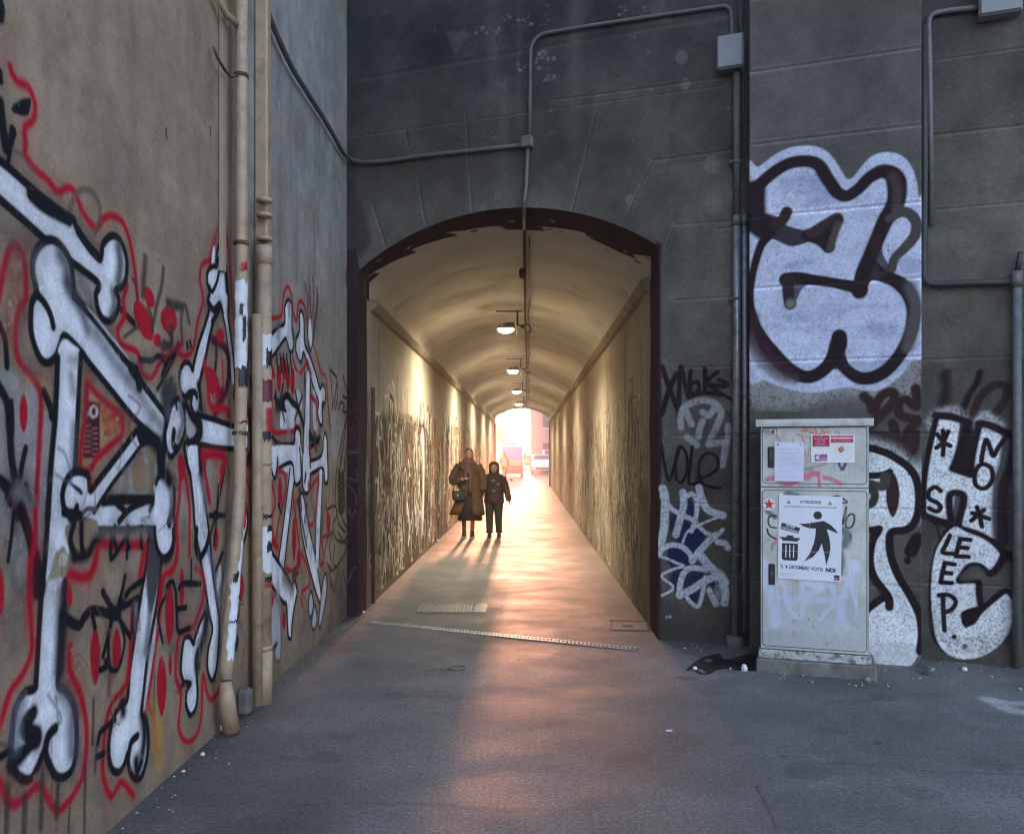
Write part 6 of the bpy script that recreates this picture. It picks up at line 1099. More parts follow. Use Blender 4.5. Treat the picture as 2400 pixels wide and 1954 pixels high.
# ------------------------------------------------------------------ litter
m_pap = mat('paper_scrap', (.72, .72, .75), .7, 0, .1, 30); m_peb = mat('pebble', (.27, .25, .22), .8, 0, .35, 30, .3, 80); m_or = mat('orange_peel', (.6, .22, .10), .6)
def scrap(u, v, w, d, h, m, nm, lab, seed, grp='scraps of litter on the asphalt'):
    random.seed(seed); x, y = GND(u, v); b = MB(); n = 7
    b.loft([[(x + w * k_ * math.cos(t) * random.uniform(.75, 1.15), y + d * k_ * math.sin(t) * random.uniform(.75, 1.15), z) for t in np.linspace(0, 6.283, n + 1)[:-1]] for k_, z in ((.85, .0008), (1, .0008 + h * .45), (.55, .0008 + h))], 0, True, False)
    b.build(nm, m, label=lab, cat='litter' if nm != 'pebble' else 'pebble', group=grp)
scrap(1568, 1712, .026, .020, .004, m_pap, 'paper_scrap', 'lone flat white paper scrap in the open middle of the asphalt', 1)
scrap(1744, 1571, .026, .03, .045, m_pap, 'paper_ball', 'crumpled white paper ball at the right end of the black stain', 2)
scrap(1629, 1568, .018, .018, .02, m_pap, 'paper_scrap', 'small white scrap at the left tip of the black stain', 3)
scrap(1605, 1520, .012, .012, .01, m_pap, 'paper_scrap', 'tiny white chip at the foot of the tagged pier', 4)
scrap(1712, 1567, .009, .009, .008, m_pap, 'paper_scrap', 'tiny white chip inside the black stain', 5)
scrap(2261, 1571, .022, .02, .026, m_pap, 'paper_ball', 'white crumb of paper below the graffiti with the NO letters', 6)
scrap(2034, 1597, .026, .03, .03, m_peb, 'pebble', 'pale stone at the right corner of the cabinet base', 7, 'stones along the wall foot')
scrap(1902, 1600, .016, .016, .012, m_peb, 'pebble', 'small flat stone in front of the cabinet base', 8, 'stones along the wall foot')
scrap(2050, 1573, .013, .013, .016, m_peb, 'pebble', 'little light stone just right of the cabinet base', 9, 'stones along the wall foot')
scrap(2170, 1580, .04, .03, .02, mat('dark_clod', (.06, .055, .05), .9), 'clod', 'flat dark clod at the foot of the pilaster right corner', 10, 'stones along the wall foot')
scrap(2186, 1570, .02, .02, .02, m_peb, 'pebble', 'grey stone right behind the dark clod', 11, 'stones along the wall foot')
scrap(2323, 1588, .02, .02, .018, m_peb, 'pebble', 'greenish stone left of the far right pipe', 12, 'stones along the wall foot')
scrap(2390, 1618, .018, .016, .02, m_peb, 'pebble', 'stone nearest the right edge beside the white floor paint', 13, 'stones along the wall foot')
scrap(2155, 1590, .014, .01, .01, m_or, 'orange_scrap', 'small orange scrap in front of the pilaster', 14); scrap(2082, 1610, .010, .009, .008, m_or, 'orange_scrap', 'tinier orange crumb right of the cabinet stone', 15)
scrap(475, 1770, .012, .016, .016, m_pap, 'paper_scrap', 'white chip on the floor left of the downpipe foot', 16); scrap(522, 1710, .018, .02, .03, m_pap, 'paper_ball', 'white chip against the foot of the round downpipe', 17); scrap(604, 1650, .014, .014, .022, m_pap, 'paper_scrap', 'white chip at the foot of the wider downpipe', 18)
scrap(430, 1808, .012, .012, .008, m_pap, 'paper_scrap', 'white speck by the wall foot, nearest the viewer', 19); scrap(852, 1436, .014, .02, .02, m_pap, 'paper_scrap', 'white speck at the left end of the drain', 20)
scrap(1026, 1268, .04, .05, .03, m_pap, 'paper_scrap', 'white crumbs along the tunnel wall near the woman', 21)
# ------------------------------------------------------------------ tunnel fittings
b = MB(); zc_ = arch(-.03) - .035
b.tube([(-.03, 8.6, zc_), (-.035, 14, zc_ - .01), (-.02, 22, zc_), (-.03, 30, zc_ - .01), (-.03, YE - .3, zc_)], .015, 8)
b.build('ceiling_conduit', m_rust, label='rusty conduit running along the crown of the tunnel vault', cat='conduit')
b = MB(); b.tube([(.02, 8.9, zc_ - .002)] + [(.03 + .02 * math.sin(y * 1.7), y, arch(.03) - .03 - .01 * math.sin(y * 2.3)) for y in np.arange(9.5, 42, 1.1)], .007, 6); b.build('ceiling_cable', m_dark, label='thin wavy cable hanging beside the ceiling conduit', cat='cable')
b = MB(); b.tube([(-.06, 10.4, zc_ - .03), (-.06, 10.5, zc_ - .08)], .04, 8); b.build('ceiling_hook', m_rust, label='small dark hook on the ceiling conduit before the first lamp', cat='hook')
b = MB(); b.tube([(XL + .03, 9.25, .02), (XL + .03, 9.25, 2.3)], .02, 10)
b.build('corner_pipe', m_rust, label='dark upright pipe just inside the tunnel on the left', cat='pipe')
m_lamp, nt_, bb = nt_new('lamp_glass'); bb.inputs['Base Color'].default_value = (1, .9, .7, 1); bb.inputs['Emission Color'].default_value = (1, .82, .52, 1); bb.inputs['Emission Strength'].default_value = 14.0
def lamp(Yl):
    r = empty('floodlight', (-.2, Yl, 3.52), 0, group='floodlights along the tunnel ceiling')
    b = MB(); b.box(-.28, -.012, .24, .12, .012, .258, 0, .003); b.build('crossbar', m_rust, r)
    b = MB(); b.box(.035, -.015, .04, .065, .015, .24, 0, .003); b.tube([(.05, 0, .03), (.15, 0, .0)], .022, 10); b.build('arm', m_dark, r)
    b = MB(); b.loft([[(-.13 + a + rr * math.cos(t), rr * .95 * math.sin(t), z) for t in np.linspace(0, 6.283, 19)[:-1]] for rr, z, a in ((.135, -.02, 0), (.13, .03, .01), (.085, .07, .05), (.035, .08, .09))], 0, True, True); h = b.build('housing', m_galv, r)
    b = MB(); b.loft([[(-.13 + rr * math.cos(t), rr * .95 * math.sin(t), z) for t in np.linspace(0, 6.283, 19)[:-1]] for rr, z in ((.127, -.022), (.10, -.06), (.04, -.08))], 0, True, True); b.build('glass', m_lamp, r)
    b = MB(); b.tube(smooth([(.1, 0, .02), (.2, 0, .05), (.26, 0, -.03), (.2, 0, -.08), (.12, 0, -.01)], n=5), .010, 6); b.tube([(.04, 0, .02), (.045, 0, -.22)], .005, 5); b.build('cable', m_dark, r)
    return r
l0 = lamp(13.3); lamps = [l0]
for Yl in (20.0, 26.6, 33.2, 39.4): c = copy_tree(l0); c.location = (-.2, Yl, 3.52); lamps.append(c)
for o, t in zip(lamps, ('floodlight nearest the tunnel mouth, largest, with a dangling cord', 'second floodlight from the mouth, behind the largest one', 'third floodlight, middle one of the row', 'fourth floodlight, near the far end', 'last and smallest floodlight beside the bright exit')): o['label'] = t; o['category'] = 'floodlight'
for o in lamps:
    L_ = bpy.data.lights.new('lamp_light', 'SPOT'); L_.energy = LAMP_W; L_.color = (1, .90, .70); L_.spot_size = math.radians(165); L_.spot_blend = .9; L_.shadow_soft_size = .2
    q = bpy.data.objects.new('lamp_light', L_); COL.objects.link(q); q.parent = o; q.location = (-.15, 0, -.12); q.rotation_euler = (0, math.radians(9), 0)
# ------------------------------------------------------------------ beyond the far mouth
def bmat(n, c, **k): return mat(n, c, **{'rough': .7, 'var': .1, 'scale': 1.5, **k})
m_wb, m_glass, m_red, m_tyre, m_hl = bmat('van_white', (.75, .75, .77), rough=.35), bmat('car_glass', (.06, .07, .10), rough=.1), bmat('tail_red', (.5, .03, .03), rough=.3), bmat('tyre', (.02, .02, .02)), bmat('headlight_glass', (.8, .8, .78), rough=.15)
tk = empty('service_truck', (-1.02, 60.7, 0), 0, 'small utility truck with a violet and green rear panel parked beyond the tunnel', 'truck')
b = MB(); b.box(-.76, 0, .55, .74, 2.6, 2.28, 0, .05); b.build('body', m_wb, tk)
b = MB(); b.box(-.70, -.02, 1.25, .66, -.002, 2.1, 0, .005); b.build('rear_panel', bmat('violet_panel', (.30, .22, .62)), tk); b = MB(); b.box(-.70, -.022, .85, .66, -.002, 1.245, 0, .005); b.build('rear_panel', bmat('green_panel', (.10, .50, .30)), tk)
b = MB(); b.box(-.74, -.06, .62, .72, -.002, .80, 0, .01); b.build('bumper', m_tyre, tk); b = MB(); b.box(-.7, .05, .22, .68, 3.6, .549, 0, .02); b.build('chassis', bmat('dark_chassis', (.08, .04, .05)), tk); b = MB(); b.box(-.6, .3, 2.285, .5, .6, 2.38, 0, .02); b.build('light_bar', m_red, tk)
b = MB(); b.box(.76, 2.2, 1.5, .90, 2.3, 1.8, 0, .02); b.build('mirror', m_tyre, tk); b = MB(); b.box(-.75, 2.65, .5, .73, 3.9, 1.95, 0, .1); b.build('cab', m_wb, tk)
for x in (-.62, .62):
    for y in (.6, 3.3): b = MB(); b.tube([(x - .1, y, .3), (x + .1, y, .3)], .3, 18); w = b.build('wheel', m_tyre, tk); b = MB(); b.tube([(x - .105, y, .3), (x + .105, y, .3)], .15, 12); b.build('rim', m_galv, w)
    b = MB(); b.box(x - .06, -.03, .82, x + .06, -.024, 1.0, 0, .003); b.build('tail_light', m_red, tk)
def car(x, y, rz, h, lab, van=False):
    c = empty('parked_car', (x, y, 0), rz, lab, 'car', 'cars parked beyond the tunnel')
    if van: pr = [(0, .35), (0, .95), (.35, 1.12), (.75, h), (4.0, h), (4.1, 1.0), (4.1, .35)]
    else: pr = [(0, .35), (-.05, .68), (.25, .88), (1.05, 1.0), (1.6, h), (3.1, h), (3.75, .98), (4.05, .9), (4.1, .35)]
    b = MB(); b.prism(pr, -.82, .82, 0, 'x'); b.build('body', m_wb, c)
    (y0, z0), (y1, z1) = (pr[2], pr[3]) if van else (pr[3], pr[4]); n_ = Vector((0, -(z1 - z0), (y1 - y0))).normalized() * .012
    b = MB(); P4 = [(-.68, y0 + .06, z0 + .04), (.68, y0 + .06, z0 + .04), (.6, y1 - .04, z1 - .05), (-.6, y1 - .04, z1 - .05)]; b.add([tuple(Vector(p) + n_) for p in P4] + [tuple(Vector(p) + n_ * .3) for p in P4], [(0, 1, 2, 3), (0, 4, 5, 1), (1, 5, 6, 2), (2, 6, 7, 3), (3, 7, 4, 0)], 0); b.build('windscreen', m_glass, c)
    for s in (-1, 1):
        b = MB(); b.ball((s * .6, -.01, .66), .14, .05, .08); b.build('headlight', m_hl, c)
        b = MB(); b.box(s * .825 - .004, 1.5, 1.02, s * .825 + .004, 3.2, h - .1, 0); b.build('side_window', m_glass, c)
        for yy_ in (.75, 3.3): b = MB(); b.tube([(s * .66, yy_, .31), (s * .84, yy_, .31)], .31, 18); w = b.build('wheel', m_tyre, c); b = MB(); b.tube([(s * .80, yy_, .31), (s * .85, yy_, .31)], .17, 12); b.build('rim', m_galv, w)
    b = MB(); b.box(-.5, -.03, .42, .5, -.005, .55, 0, .005); b.build('grille', m_tyre, c); b = MB(); b.box(-.26, -.045, .56, .26, -.052, .66); b.build('number_plate', m_hl, c)
    return c
car(1.15, 68, .0, 1.55, 'white car facing the tunnel, on the right of the exit'); car(2.2, 77, .05, 2.0, 'white van parked behind the white car', True); car(.3, 95, .1, 1.5, 'pale car far down the street between truck and van')
def house(x0, x1, y0, y1, h, m, lab, seed, slope=0):
    random.seed(seed); c = empty('building', (x0, y0, 0), 0, lab, 'building'); W, D_ = x1 - x0, y1 - y0
    b = MB(); b.prism([(0, 0), (W, 0), (W, h), (0, h - slope)], 0, D_, 0, 'y'); b.build('walls', m, c)
    b = MB(); b.prism([(-.2, h - slope), (W + .2, h), (W + .2, h + .25), (-.2, h - slope + .25)], -.3, D_ + .2, 0, 'y'); b.build('roof', bmat('roof_tiles', (.25, .12, .08)), c)
    side = W + .0 if x0 < 0 else 0
    for y in np.arange(1.5, D_ - 1, 3.0):
        for z in np.arange(1.2, h - slope - 2, 3.0):
            b = MB(); s = side; b.box(s - .02, y, z, s + .02, y + 1.0, z + 1.5); wd = b.build('window', m_glass, c); b = MB(); b.box(s - .05, y - .08, z - .1, s + .05, y + 1.08, z - .03); b.build('sill', m_wb, wd)
    for x in np.arange(1.2, W - 1, 2.6):
        for z in np.arange(1.2, h - slope - 2, 3.0): b = MB(); b.box(x, -.02, z, x + 1, .02, z + 1.5); wd = b.build('window', m_glass, c); b = MB(); b.box(x - .08, -.05, z - .1, x + 1.08, .05, z - .03); b.build('sill', m_wb, wd)
    return c
house(-16, -2.6, 74, 112, 9, bmat('cream_render', (.62, .56, .40)), 'cream building along the left side of the street beyond the exit', 3)
house(.3, 16, 86, 125, 10, bmat('pink_render', (.50, .30, .32)), 'pinkish building on the right beyond the exit', 4, 1.5)
b = MB(); b.box(XL - .35, 46.5, 0, XL - .06, 46.8, 3.6, 0, .02); b.build('gate_post', bmat('violet_post', (.20, .13, .22)), label='slim dark post outside the left edge of the exit', cat='post')
# ------------------------------------------------------------------ grit swept against the walls
random.seed(77); b = MB()
for _ in range(420):
    if random.random() < .6:
        x = random.uniform(1.3, 4.6); y = Y0 - SL * x - (.32 if 1.75 < x < 3.0 else .0) - abs(random.gauss(.03, .16)) - .02
        if 1.6 < x < 2.5: y = min(y, CBY + CBS * (x - CBX) - .05 - random.random() * .2)
    elif random.random() < .5: x = XW + .02 + abs(random.gauss(0, .09)); y = random.uniform(2.8, 8.4)
    else: x = random.choice((XL + .02 + abs(random.gauss(0, .06)), XR - .02 - abs(random.gauss(0, .05)))); y = random.uniform(8.8, 24)
    r = random.uniform(.002, .0085); n = 5; ph_ = random.random() * 6
    b.loft([[(x + r * k_ * math.cos(t + ph_) * random.uniform(.7, 1.3), y + r * k_ * math.sin(t + ph_) * random.uniform(.7, 1.3), z) for t in np.linspace(0, 6.283, n + 1)[:-1]] for k_, z in ((.9, .0006), (1, r * .5), (.5, r * .95))], random.choice((0, 0, 1, 2)), True, False)
b.build('grit', [m_peb, mat('dark_grit', (.06, .055, .05), .9), mat('light_grit', (.45, .43, .40), .85)], kind='stuff')
# ------------------------------------------------------------------ hazy air, one even box round everything
b = MB(); b.box(-156, -156, -1, 156, 226, 13, 0)
hm = bpy.data.materials.new('haze_air'); hm.use_nodes = True; hn = hm.node_tree; hn.nodes.remove(hn.nodes['Principled BSDF']); pv = hn.nodes.new('ShaderNodeVolumePrincipled'); pv.inputs['Color'].default_value = (1, .79, .70, 1); pv.inputs['Density'].default_value = .0048; pv.inputs['Anisotropy'].default_value = .72
hn.links.new(pv.outputs[0], hn.nodes['Material Output'].inputs['Volume']); b.build('haze', hm, kind='stuff')
# ------------------------------------------------------------------ people
m_skin = mat('skin', (.50, .30, .21), .5, 0, .08, 20); m_hair = mat('dark_hair', (.025, .015, .012), .6, 0, .3, 30)
def skin_body(name, verts, edges, radii, m, parent, root=0, sub=1):
    me = bpy.data.meshes.new(name); me.from_pydata(verts, edges, []); o = bpy.data.objects.new(name, me); COL.objects.link(o)
    o.modifiers.new('skin', 'SKIN'); sv = me.skin_vertices[0].data
    for i, r in enumerate(radii): sv[i].radius = r if isinstance(r, tuple) else (r, r); sv[i].use_root = i == root
    s = o.modifiers.new('sub', 'SUBSURF'); s.levels = s.render_levels = sub + 1
    dg = bpy.context.evaluated_depsgraph_get(); dg.update(); m2 = bpy.data.meshes.new_from_object(o.evaluated_get(dg)); o.modifiers.clear(); old = o.data; o.data = m2; bpy.data.meshes.remove(old); m2.name = name
    m2.materials.clear(); m2.materials.append(m)
    for p in m2.polygons: p.use_smooth = True
    o.parent = parent; return o
def rings_y(spec, n=20, pw=1.0, fold=0, amp=0):
    """elliptic rings stacked in z: (z, cx, cy, rx, ry)"""
    out = []
    for z, cx, cy, rx, ry in spec:
        R = []
        for k in range(n):
            t = 2 * math.pi * k / n; f = 1 + (amp * math.sin(fold * t + z * 3) * max(0, (1.1 - z)) if fold else 0); R.append((cx + rx * f * math.cos(t), cy + ry * f * math.sin(t), z + (0.008 * math.sin(3 * t) if fold else 0)))
        out.append(R)
    return out
def head(par, c, s, m, hair=None, hooded=False, hm=None):
    """sculpted head facing -Y: skull, brow, nose, lips, chin, ears, eyes"""
    x, y, z = c; nu, nv = 28, 20; rings = []
    for i in range(nv + 1):
        a = -math.pi / 2 + math.pi * i / nv; ca, sa = max(.03, math.cos(a)), math.sin(a); R = []
        for j in range(nu):
            t = 2 * math.pi * j / nu; dx, dy = math.cos(t), math.sin(t); w = .075 * (1 - .18 * max(0, -sa)); px, py, pz = w * ca * dx, .095 * ca * dy, .118 * sa
            front = max(0, -dy)
            if front > .3:
                f = (front - .3) / .7
                py -= .024 * math.exp(-((sa + .10) / .16) ** 2) * math.exp(-(dx / .18) ** 2)      # nose
                py -= .007 * math.exp(-((sa + .48) / .07) ** 2) * math.exp(-(dx / .33) ** 2)      # lips
                py -= .010 * math.exp(-((sa + .82) / .14) ** 2) * math.exp(-(dx / .4) ** 2)       # chin
                py += .010 * math.exp(-((sa - .10) / .10) ** 2) * math.exp(-((abs(dx) - .42) / .2) ** 2)   # eye sockets
                py -= .005 * math.exp(-((sa - .30) / .10) ** 2) * f                               # brow
            R.append((x + s * px, y + s * py, z + s * pz))
        rings.append(R)
    b = MB(); b.loft(rings, 0)
    for sg in (-1, 1): b.ball((x + sg * .077 * s, y + .01 * s, z - .005 * s), .012 * s, .022 * s, .032 * s, nu=8, nv=6)
    h = b.build('head', m, par)
    for sg in (-1, 1):
        b = MB(); b.ball((x + sg * .030 * s, y - .078 * s, z + .012 * s), .013 * s, .008 * s, .007 * s, nu=8, nv=5); b.build('eye', m_hair, h)
    b = MB(); b.ball((x, y - .092 * s, z - .056 * s), .024 * s, .008 * s, .008 * s, nu=10, nv=5); b.build('mouth', mat('lips', (.35, .08, .07), .5), h)
    return h
def hand(par, p, d, up, s, m, side=1):
    """palm with four curled fingers and a thumb; d: pointing direction, up: back of the hand"""
    d = Vector(d).normalized(); up = Vector(up); up = (up - d * up.dot(d)).normalized(); sd = d.cross(up) * side; p = Vector(p)
    V = [p - d * .02 * s, p + d * .03 * s, p + d * .075 * s]; Ed = [(0, 1), (1, 2)]; Rr = [.022 * s, (.034 * s, .018 * s), (.034 * s, .016 * s)]
    for k, L_ in enumerate((.062, .072, .068, .052)):
        o_ = sd * (.027 - .018 * k) * s; a = V[2] + o_ + d * .012 * s; q = a + d * L_ * .5 * s - up * .004 * s; e = q + (d * .6 - up * .8).normalized() * L_ * .5 * s
        i = len(V); V += [a, q, e]; Ed += [(2, i), (i, i + 1), (i + 1, i + 2)]; Rr += [.009 * s, .0085 * s, .0075 * s]
    i = len(V); a = V[1] + sd * .035 * s; V += [a, a + (d * .6 + sd * .8).normalized() * .03 * s - up * .01 * s, a + (d * 1 + sd * .4).normalized() * .055 * s - up * .02 * s]; Ed += [(1, i), (i, i + 1), (i + 1, i + 2)]; Rr += [.013 * s, .011 * s, .009 * s]
    return skin_body('hand', [tuple(v) for v in V], Ed, Rr, m, par, 1, 0)
def person(loc, H, rz, lab, pose, mbody, shoe_m, sole_m, grp=None):
    r = empty('person', loc, rz, lab, 'person'); k = H / 1.70
    P = pose; V = [(0, 0, .93), (0, 0, 1.10), (0, -.005, 1.28), (0, 0, 1.41), (0, -.01, 1.50)]; Ed = [(0, 1), (1, 2), (2, 3), (3, 4)]; R = [(.13, .10), (.125, .095), (.15, .105), (.10, .07), .05]
    for sg, (el, wr) in zip((-1, 1), P['arms']):
        i = len(V); V += [(sg * .17, 0, 1.38), el, wr]; Ed += [(3, i), (i, i + 1), (i + 1, i + 2)]; R += [.062, .045, .030]
    for sg, (kn, an) in zip((-1, 1), P['legs']):
        i = len(V); V += [(sg * .09, 0, .86), kn, an, (an[0], an[1] - .1, .035)]; Ed += [(0, i), (i, i + 1), (i + 1, i + 2), (i + 2, i + 3)]; R += [.088, .055, P.get('ank', .040), .033]
    V = [(a * k, b_ * k, c * k) for a, b_, c in V]; R = [tuple(q * k for q in x) if isinstance(x, tuple) else x * k for x in R]
    skin_body('body', V, Ed, R, mbody, r)
    for kn, an in P['legs']:
        b = MB(); x, y = an[0] * k, an[1] * k; n = 14
        rg_ = lambda z, w, l, cy: [(x + w * math.cos(t), y + cy + l * math.sin(t), z) for t in np.linspace(0, 6.283, n + 1)[:-1]]
        b.loft([rg_(.025, .048 * k, .125 * k, -.055 * k), rg_(.05, .046 * k, .12 * k, -.052 * k), rg_(.075, .040 * k, .09 * k, -.03 * k), rg_(.10, .038 * k, .055 * k, -.0 * k), rg_(.135, .040 * k, .048 * k, .005)], 0); sh = b.build('shoe', shoe_m, r)
        b = MB(); b.loft([rg_(.002, .050 * k, .130 * k, -.055 * k), rg_(.026, .051 * k, .132 * k, -.055 * k)], 0); b.build('sole', sole_m, sh)
    return r, k
def sleeve(par, pts, radii, m, name='sleeve'):
    b = MB(); P = smooth(pts, n=4); RR = np.interp(np.linspace(0, 1, len(P)), np.linspace(0, 1, len(radii)), radii); RR = [q * (1 + .06 * math.sin(i * 2.1)) for i, q in enumerate(RR)]
    b.tube(P, RR, 14); return b.build(name, m, par)
# --- woman
m_coat = mat('brown_coat', (.095, .046, .018), .85, 0, .3, 14, .5, 60); m_skirt = mat('dark_skirt', (.018, .007, .009), .8, 0, .3, 12, .3, 40); m_scarf = mat('patterned_scarf', (.20, .055, .045), .8, 0, .8, 26, .4, 60, dirt=(.10, .09, .13), dscale=18, dlo=.45, dhi=.55); m_shoe = mat('dark_shoe', (.02, .015, .015), .5); m_sole = mat('white_sole', (.5, .45, .4), .6); m_tights = mat('tights', (.16, .07, .05), .6); m_glove = mat('dark_glove', (.03, .015, .015), .7)
wx, wy = GND(1098, 1259)
W, k = person((wx, wy, 0), 1.68, .04, 'woman walking in a long open brown coat and scarf, carrying a black shoulder bag', {'arms': (((-.27, -.02, 1.10), (-.12, -.22, 1.13)), ((.27, 0, 1.10), (.27, -.10, .90))), 'legs': (((-.09, -.03, .50), (-.085, .02, .09)), ((.085, -.07, .50), (.075, -.10, .09)))}, m_tights, m_shoe, m_sole)
hd = head(W, (.01, -.01, 1.585), 1.0, m_skin)
b = MB(); rg = []
for i, (z, rr, yo) in enumerate(((1.49, .062, .045), (1.53, .084, .03), (1.60, .088, .018), (1.66, .080, .012), (1.70, .055, .012), (1.715, .02, .015))): rg.append([(.01 + rr * .95 * math.cos(t), yo + rr * 1.18 * math.sin(t) * (1 if math.sin(t) > 0 else (.42 if z < 1.66 else .85)), z) for t in np.linspace(0, 6.283, 21)[:-1]])
b.loft(rg, 0); b.ball((.01, .115, 1.60), .04, .035, .04); b.build('hair', m_hair, W)
spec = [(1.47, 0, .01, .085, .07), (1.43, 0, .005, .155, .09), (1.37, 0, 0, .205, .115), (1.25, 0, 0, .215, .135), (1.10, 0, 0, .205, .14), (.95, 0, -.005, .22, .155), (.75, -.015, 0, .255, .175), (.55, -.05, 0, .315, .20), (.44, -.065, 0, .345, .22)]
b = MB(); n = 26; RG = []
for z, cx, cy, rx, ry in spec:      # open at the front: the gap widens towards the hem
    g0 = .10 + .42 * max(0, (1.05 - z)) + (.25 if z > 1.3 else 0); R = []
    for i in range(n + 1):
        t = -math.pi / 2 + g0 + (2 * math.pi - 2 * g0) * i / n; f = 1 + .05 * math.sin(5 * t + z * 2) * max(0, 1.15 - z); R.append((cx + rx * f * math.cos(t) + (.03 if z < 1.2 else 0), cy + ry * f * math.sin(t), z + .02 * math.sin(2 * t) * (z < .6)))
    for i in range(n, -1, -1):
        t = -math.pi / 2 + g0 + (2 * math.pi - 2 * g0) * i / n; f = 1 + .05 * math.sin(5 * t + z * 2) * max(0, 1.15 - z); R.append((cx + (rx - .018) * f * math.cos(t) + (.03 if z < 1.2 else 0), cy + (ry - .018) * f * math.sin(t), z + .02 * math.sin(2 * t) * (z < .6)))
    RG.append(R)
b.loft(RG, 0); coat = b.build('coat', m_coat, W)
for sg in (-1, 1):
    b = MB(); b.prism([(sg * .02, 1.14), (sg * .05, 1.42), (sg * .13, 1.45), (sg * .16, 1.36), (sg * .10, 1.30)], -.165, -.125, 0, 'y'); b.build('lapel', m_coat, coat)
sleeve(coat, [(-.17, .01, 1.39), (-.25, .0, 1.25), (-.30, -.02, 1.10), (-.24, -.13, 1.08), (-.16, -.20, 1.12)], [.075, .085, .082, .072, .062], m_coat); sleeve(coat, [(.17, .01, 1.39), (.24, .0, 1.25), (.28, -.02, 1.10), (.28, -.06, .98), (.275, -.10, .90)], [.075, .085, .080, .075, .070], m_coat)
b = MB(); b.loft(rings_y([(1.12, .01, -.02, .13, .09), (.9, .01, -.02, .17, .125), (.6, .02, -.015, .20, .15), (.34, .03, -.01, .235, .17), (.33, .03, -.01, .225, .16)], 24, fold=7, amp=.05), 0); b.build('skirt', m_skirt, W)
b = MB(); b.loft(rings_y([(1.16, 0, -.03, .10, .09), (1.30, 0, -.04, .12, .09), (1.42, 0, -.02, .08, .07)], 16), 0); b.build('jumper', mat('dark_jumper', (.05, .02, .02), .8), W)
b = MB()
for z, r0 in ((1.46, .085), (1.43, .10), (1.49, .074)): b.tube([((r0 + .01) * math.cos(t), -.015 + r0 * math.sin(t), z + .012 * math.sin(2 * t)) for t in np.linspace(0, 6.283, 17)], .027, 8)
for x0, x1, z1 in ((-.03, -.05, 1.10), (.03, .035, .86), (.0, -.01, 1.22)): b.tube([(x0, -.10, 1.42), (x0 * 1.3, -.155, 1.28), (x1, -.17, (1.28 + z1) / 2), (x1, -.185, z1)], [.028, .032, .028, .03], 8, flat=1.0)
b.build('scarf', m_scarf, W)
hand(W, (-.14, -.22, 1.13), (.9, -.3, .1), (0, -.4, 1), .95, m_skin, 1)
hand(W, (.275, -.11, .90), (.1, -.15, -1), (1, 0, 0), .95, m_glove, 1)
bag = empty('handbag', (wx, wy, 0), .04, 'black shoulder bag with a pale clasp hanging at the woman right hip', 'handbag')
m_bag = mat('black_leather', (.018, .018, .016), .4, 0, .3, 12, .2, 40)
b = MB(); b.box(-.30, -.27, .72, -.04, -.17, .90, 0, .03); b.build('bag_body', m_bag, bag); b = MB(); b.box(-.305, -.282, .79, -.035, -.25, .91, 0, .012); b.build('flap', m_bag, bag); b = MB(); b.box(-.21, -.29, .80, -.185, -.283, .845); b.build('clasp', m_sole, bag); b = MB(); b.box(-.26, -.285, .905, -.16, -.20, .925, 0, .006); b.build('bag_handle', m_sole, bag)
b = MB(); b.tube(smooth([(-.28, -.22, .90), (-.24, -.17, 1.15), (-.19, -.13, 1.36), (-.16, .0, 1.46), (-.18, .12, 1.3), (-.2, -.0, .95)], n=5), .013, 6); b.build('strap', m_bag, bag)
ph = MB(); ph.box(-.10, -.30, 1.135, .02, -.29 + .05, 1.148, 0, .003); ph.build('phone', m_sole, label='pale phone held flat in the woman raised hand', cat='phone').location = (wx, wy, 0)
# --- child
m_jac = mat('dark_purple_jacket', (.030, .010, .014), .7, 0, .35, 12, .5, 30); m_tr = mat('green_trousers', (.016, .026, .012), .8, 0, .3, 14, .4, 40); m_hood = mat('brown_hood', (.022, .009, .006), .85, 0, .3, 16, .4, 50)
cx_, cy_ = GND(1158, 1257)
C_, k = person((cx_, cy_, 0), 1.44, -.03, 'child in a dark padded hooded jacket and green trousers, holding the woman hand', {'arms': (((-.26, -.01, 1.12), (-.34, -.08, .98)), ((.27, .0, 1.12), (.34, -.05, .84))), 'legs': (((-.10, -.02, .50), (-.10, -.05, .09)), ((.10, -.04, .50), (.115, .01, .09)))}, m_tr, m_shoe, m_shoe)
head(C_, (0, -.015, 1.335), .96, m_skin)
z0 = 1.335; b = MB(); rg = []
for z, w, yf, yb in ((1.19, .105, -.075, .10), (1.25, .098, -.055, .115), (1.31, .100, -.050, .125), (1.37, .100, -.078, .125), (1.41, .090, -.10, .11), (1.445, .065, -.075, .09), (1.46, .02, -.02, .03)):
    rg.append([(w * math.cos(t), (yb if math.sin(t) > 0 else -yf) * math.sin(t), z) for t in np.linspace(0, 6.283, 23)[:-1]])
b.loft(rg, 0); b.build('hood', m_hood, C_)
b = MB(); rg = []
for z, rx, ry in ((1.20, .10, .085), (1.17, .16, .11), (1.10, .185, .125), (1.04, .192, .135), (.98, .183, .13), (.90, .195, .142), (.82, .188, .136), (.74, .195, .142), (.66, .195, .142), (.64, .185, .13)):
    f = 1.0; rg.append([(rx * math.cos(t), ry * math.sin(t), z) for t in np.linspace(0, 6.283, 25)[:-1]])
b.loft(rg, 0); jk = b.build('jacket', m_jac, C_)
for zz_ in (1.13, 1.01, .86, .70): b = MB(); b.tube([((.202) * math.cos(t), .147 * math.sin(t), zz_) for t in np.linspace(0, 6.283, 25)], .006, 5); b.build('seam', m_jac, jk)
for x, z in ((-.01, 1.09), (0, .885), (.09, 1.02)): b = MB(); b.box(x - .03, -.162, z - .015, x + .035, -.14, z + .02, 0, .004); b.build('badge', mat('jacket_badge', (.22, .16, .18), .6), jk)
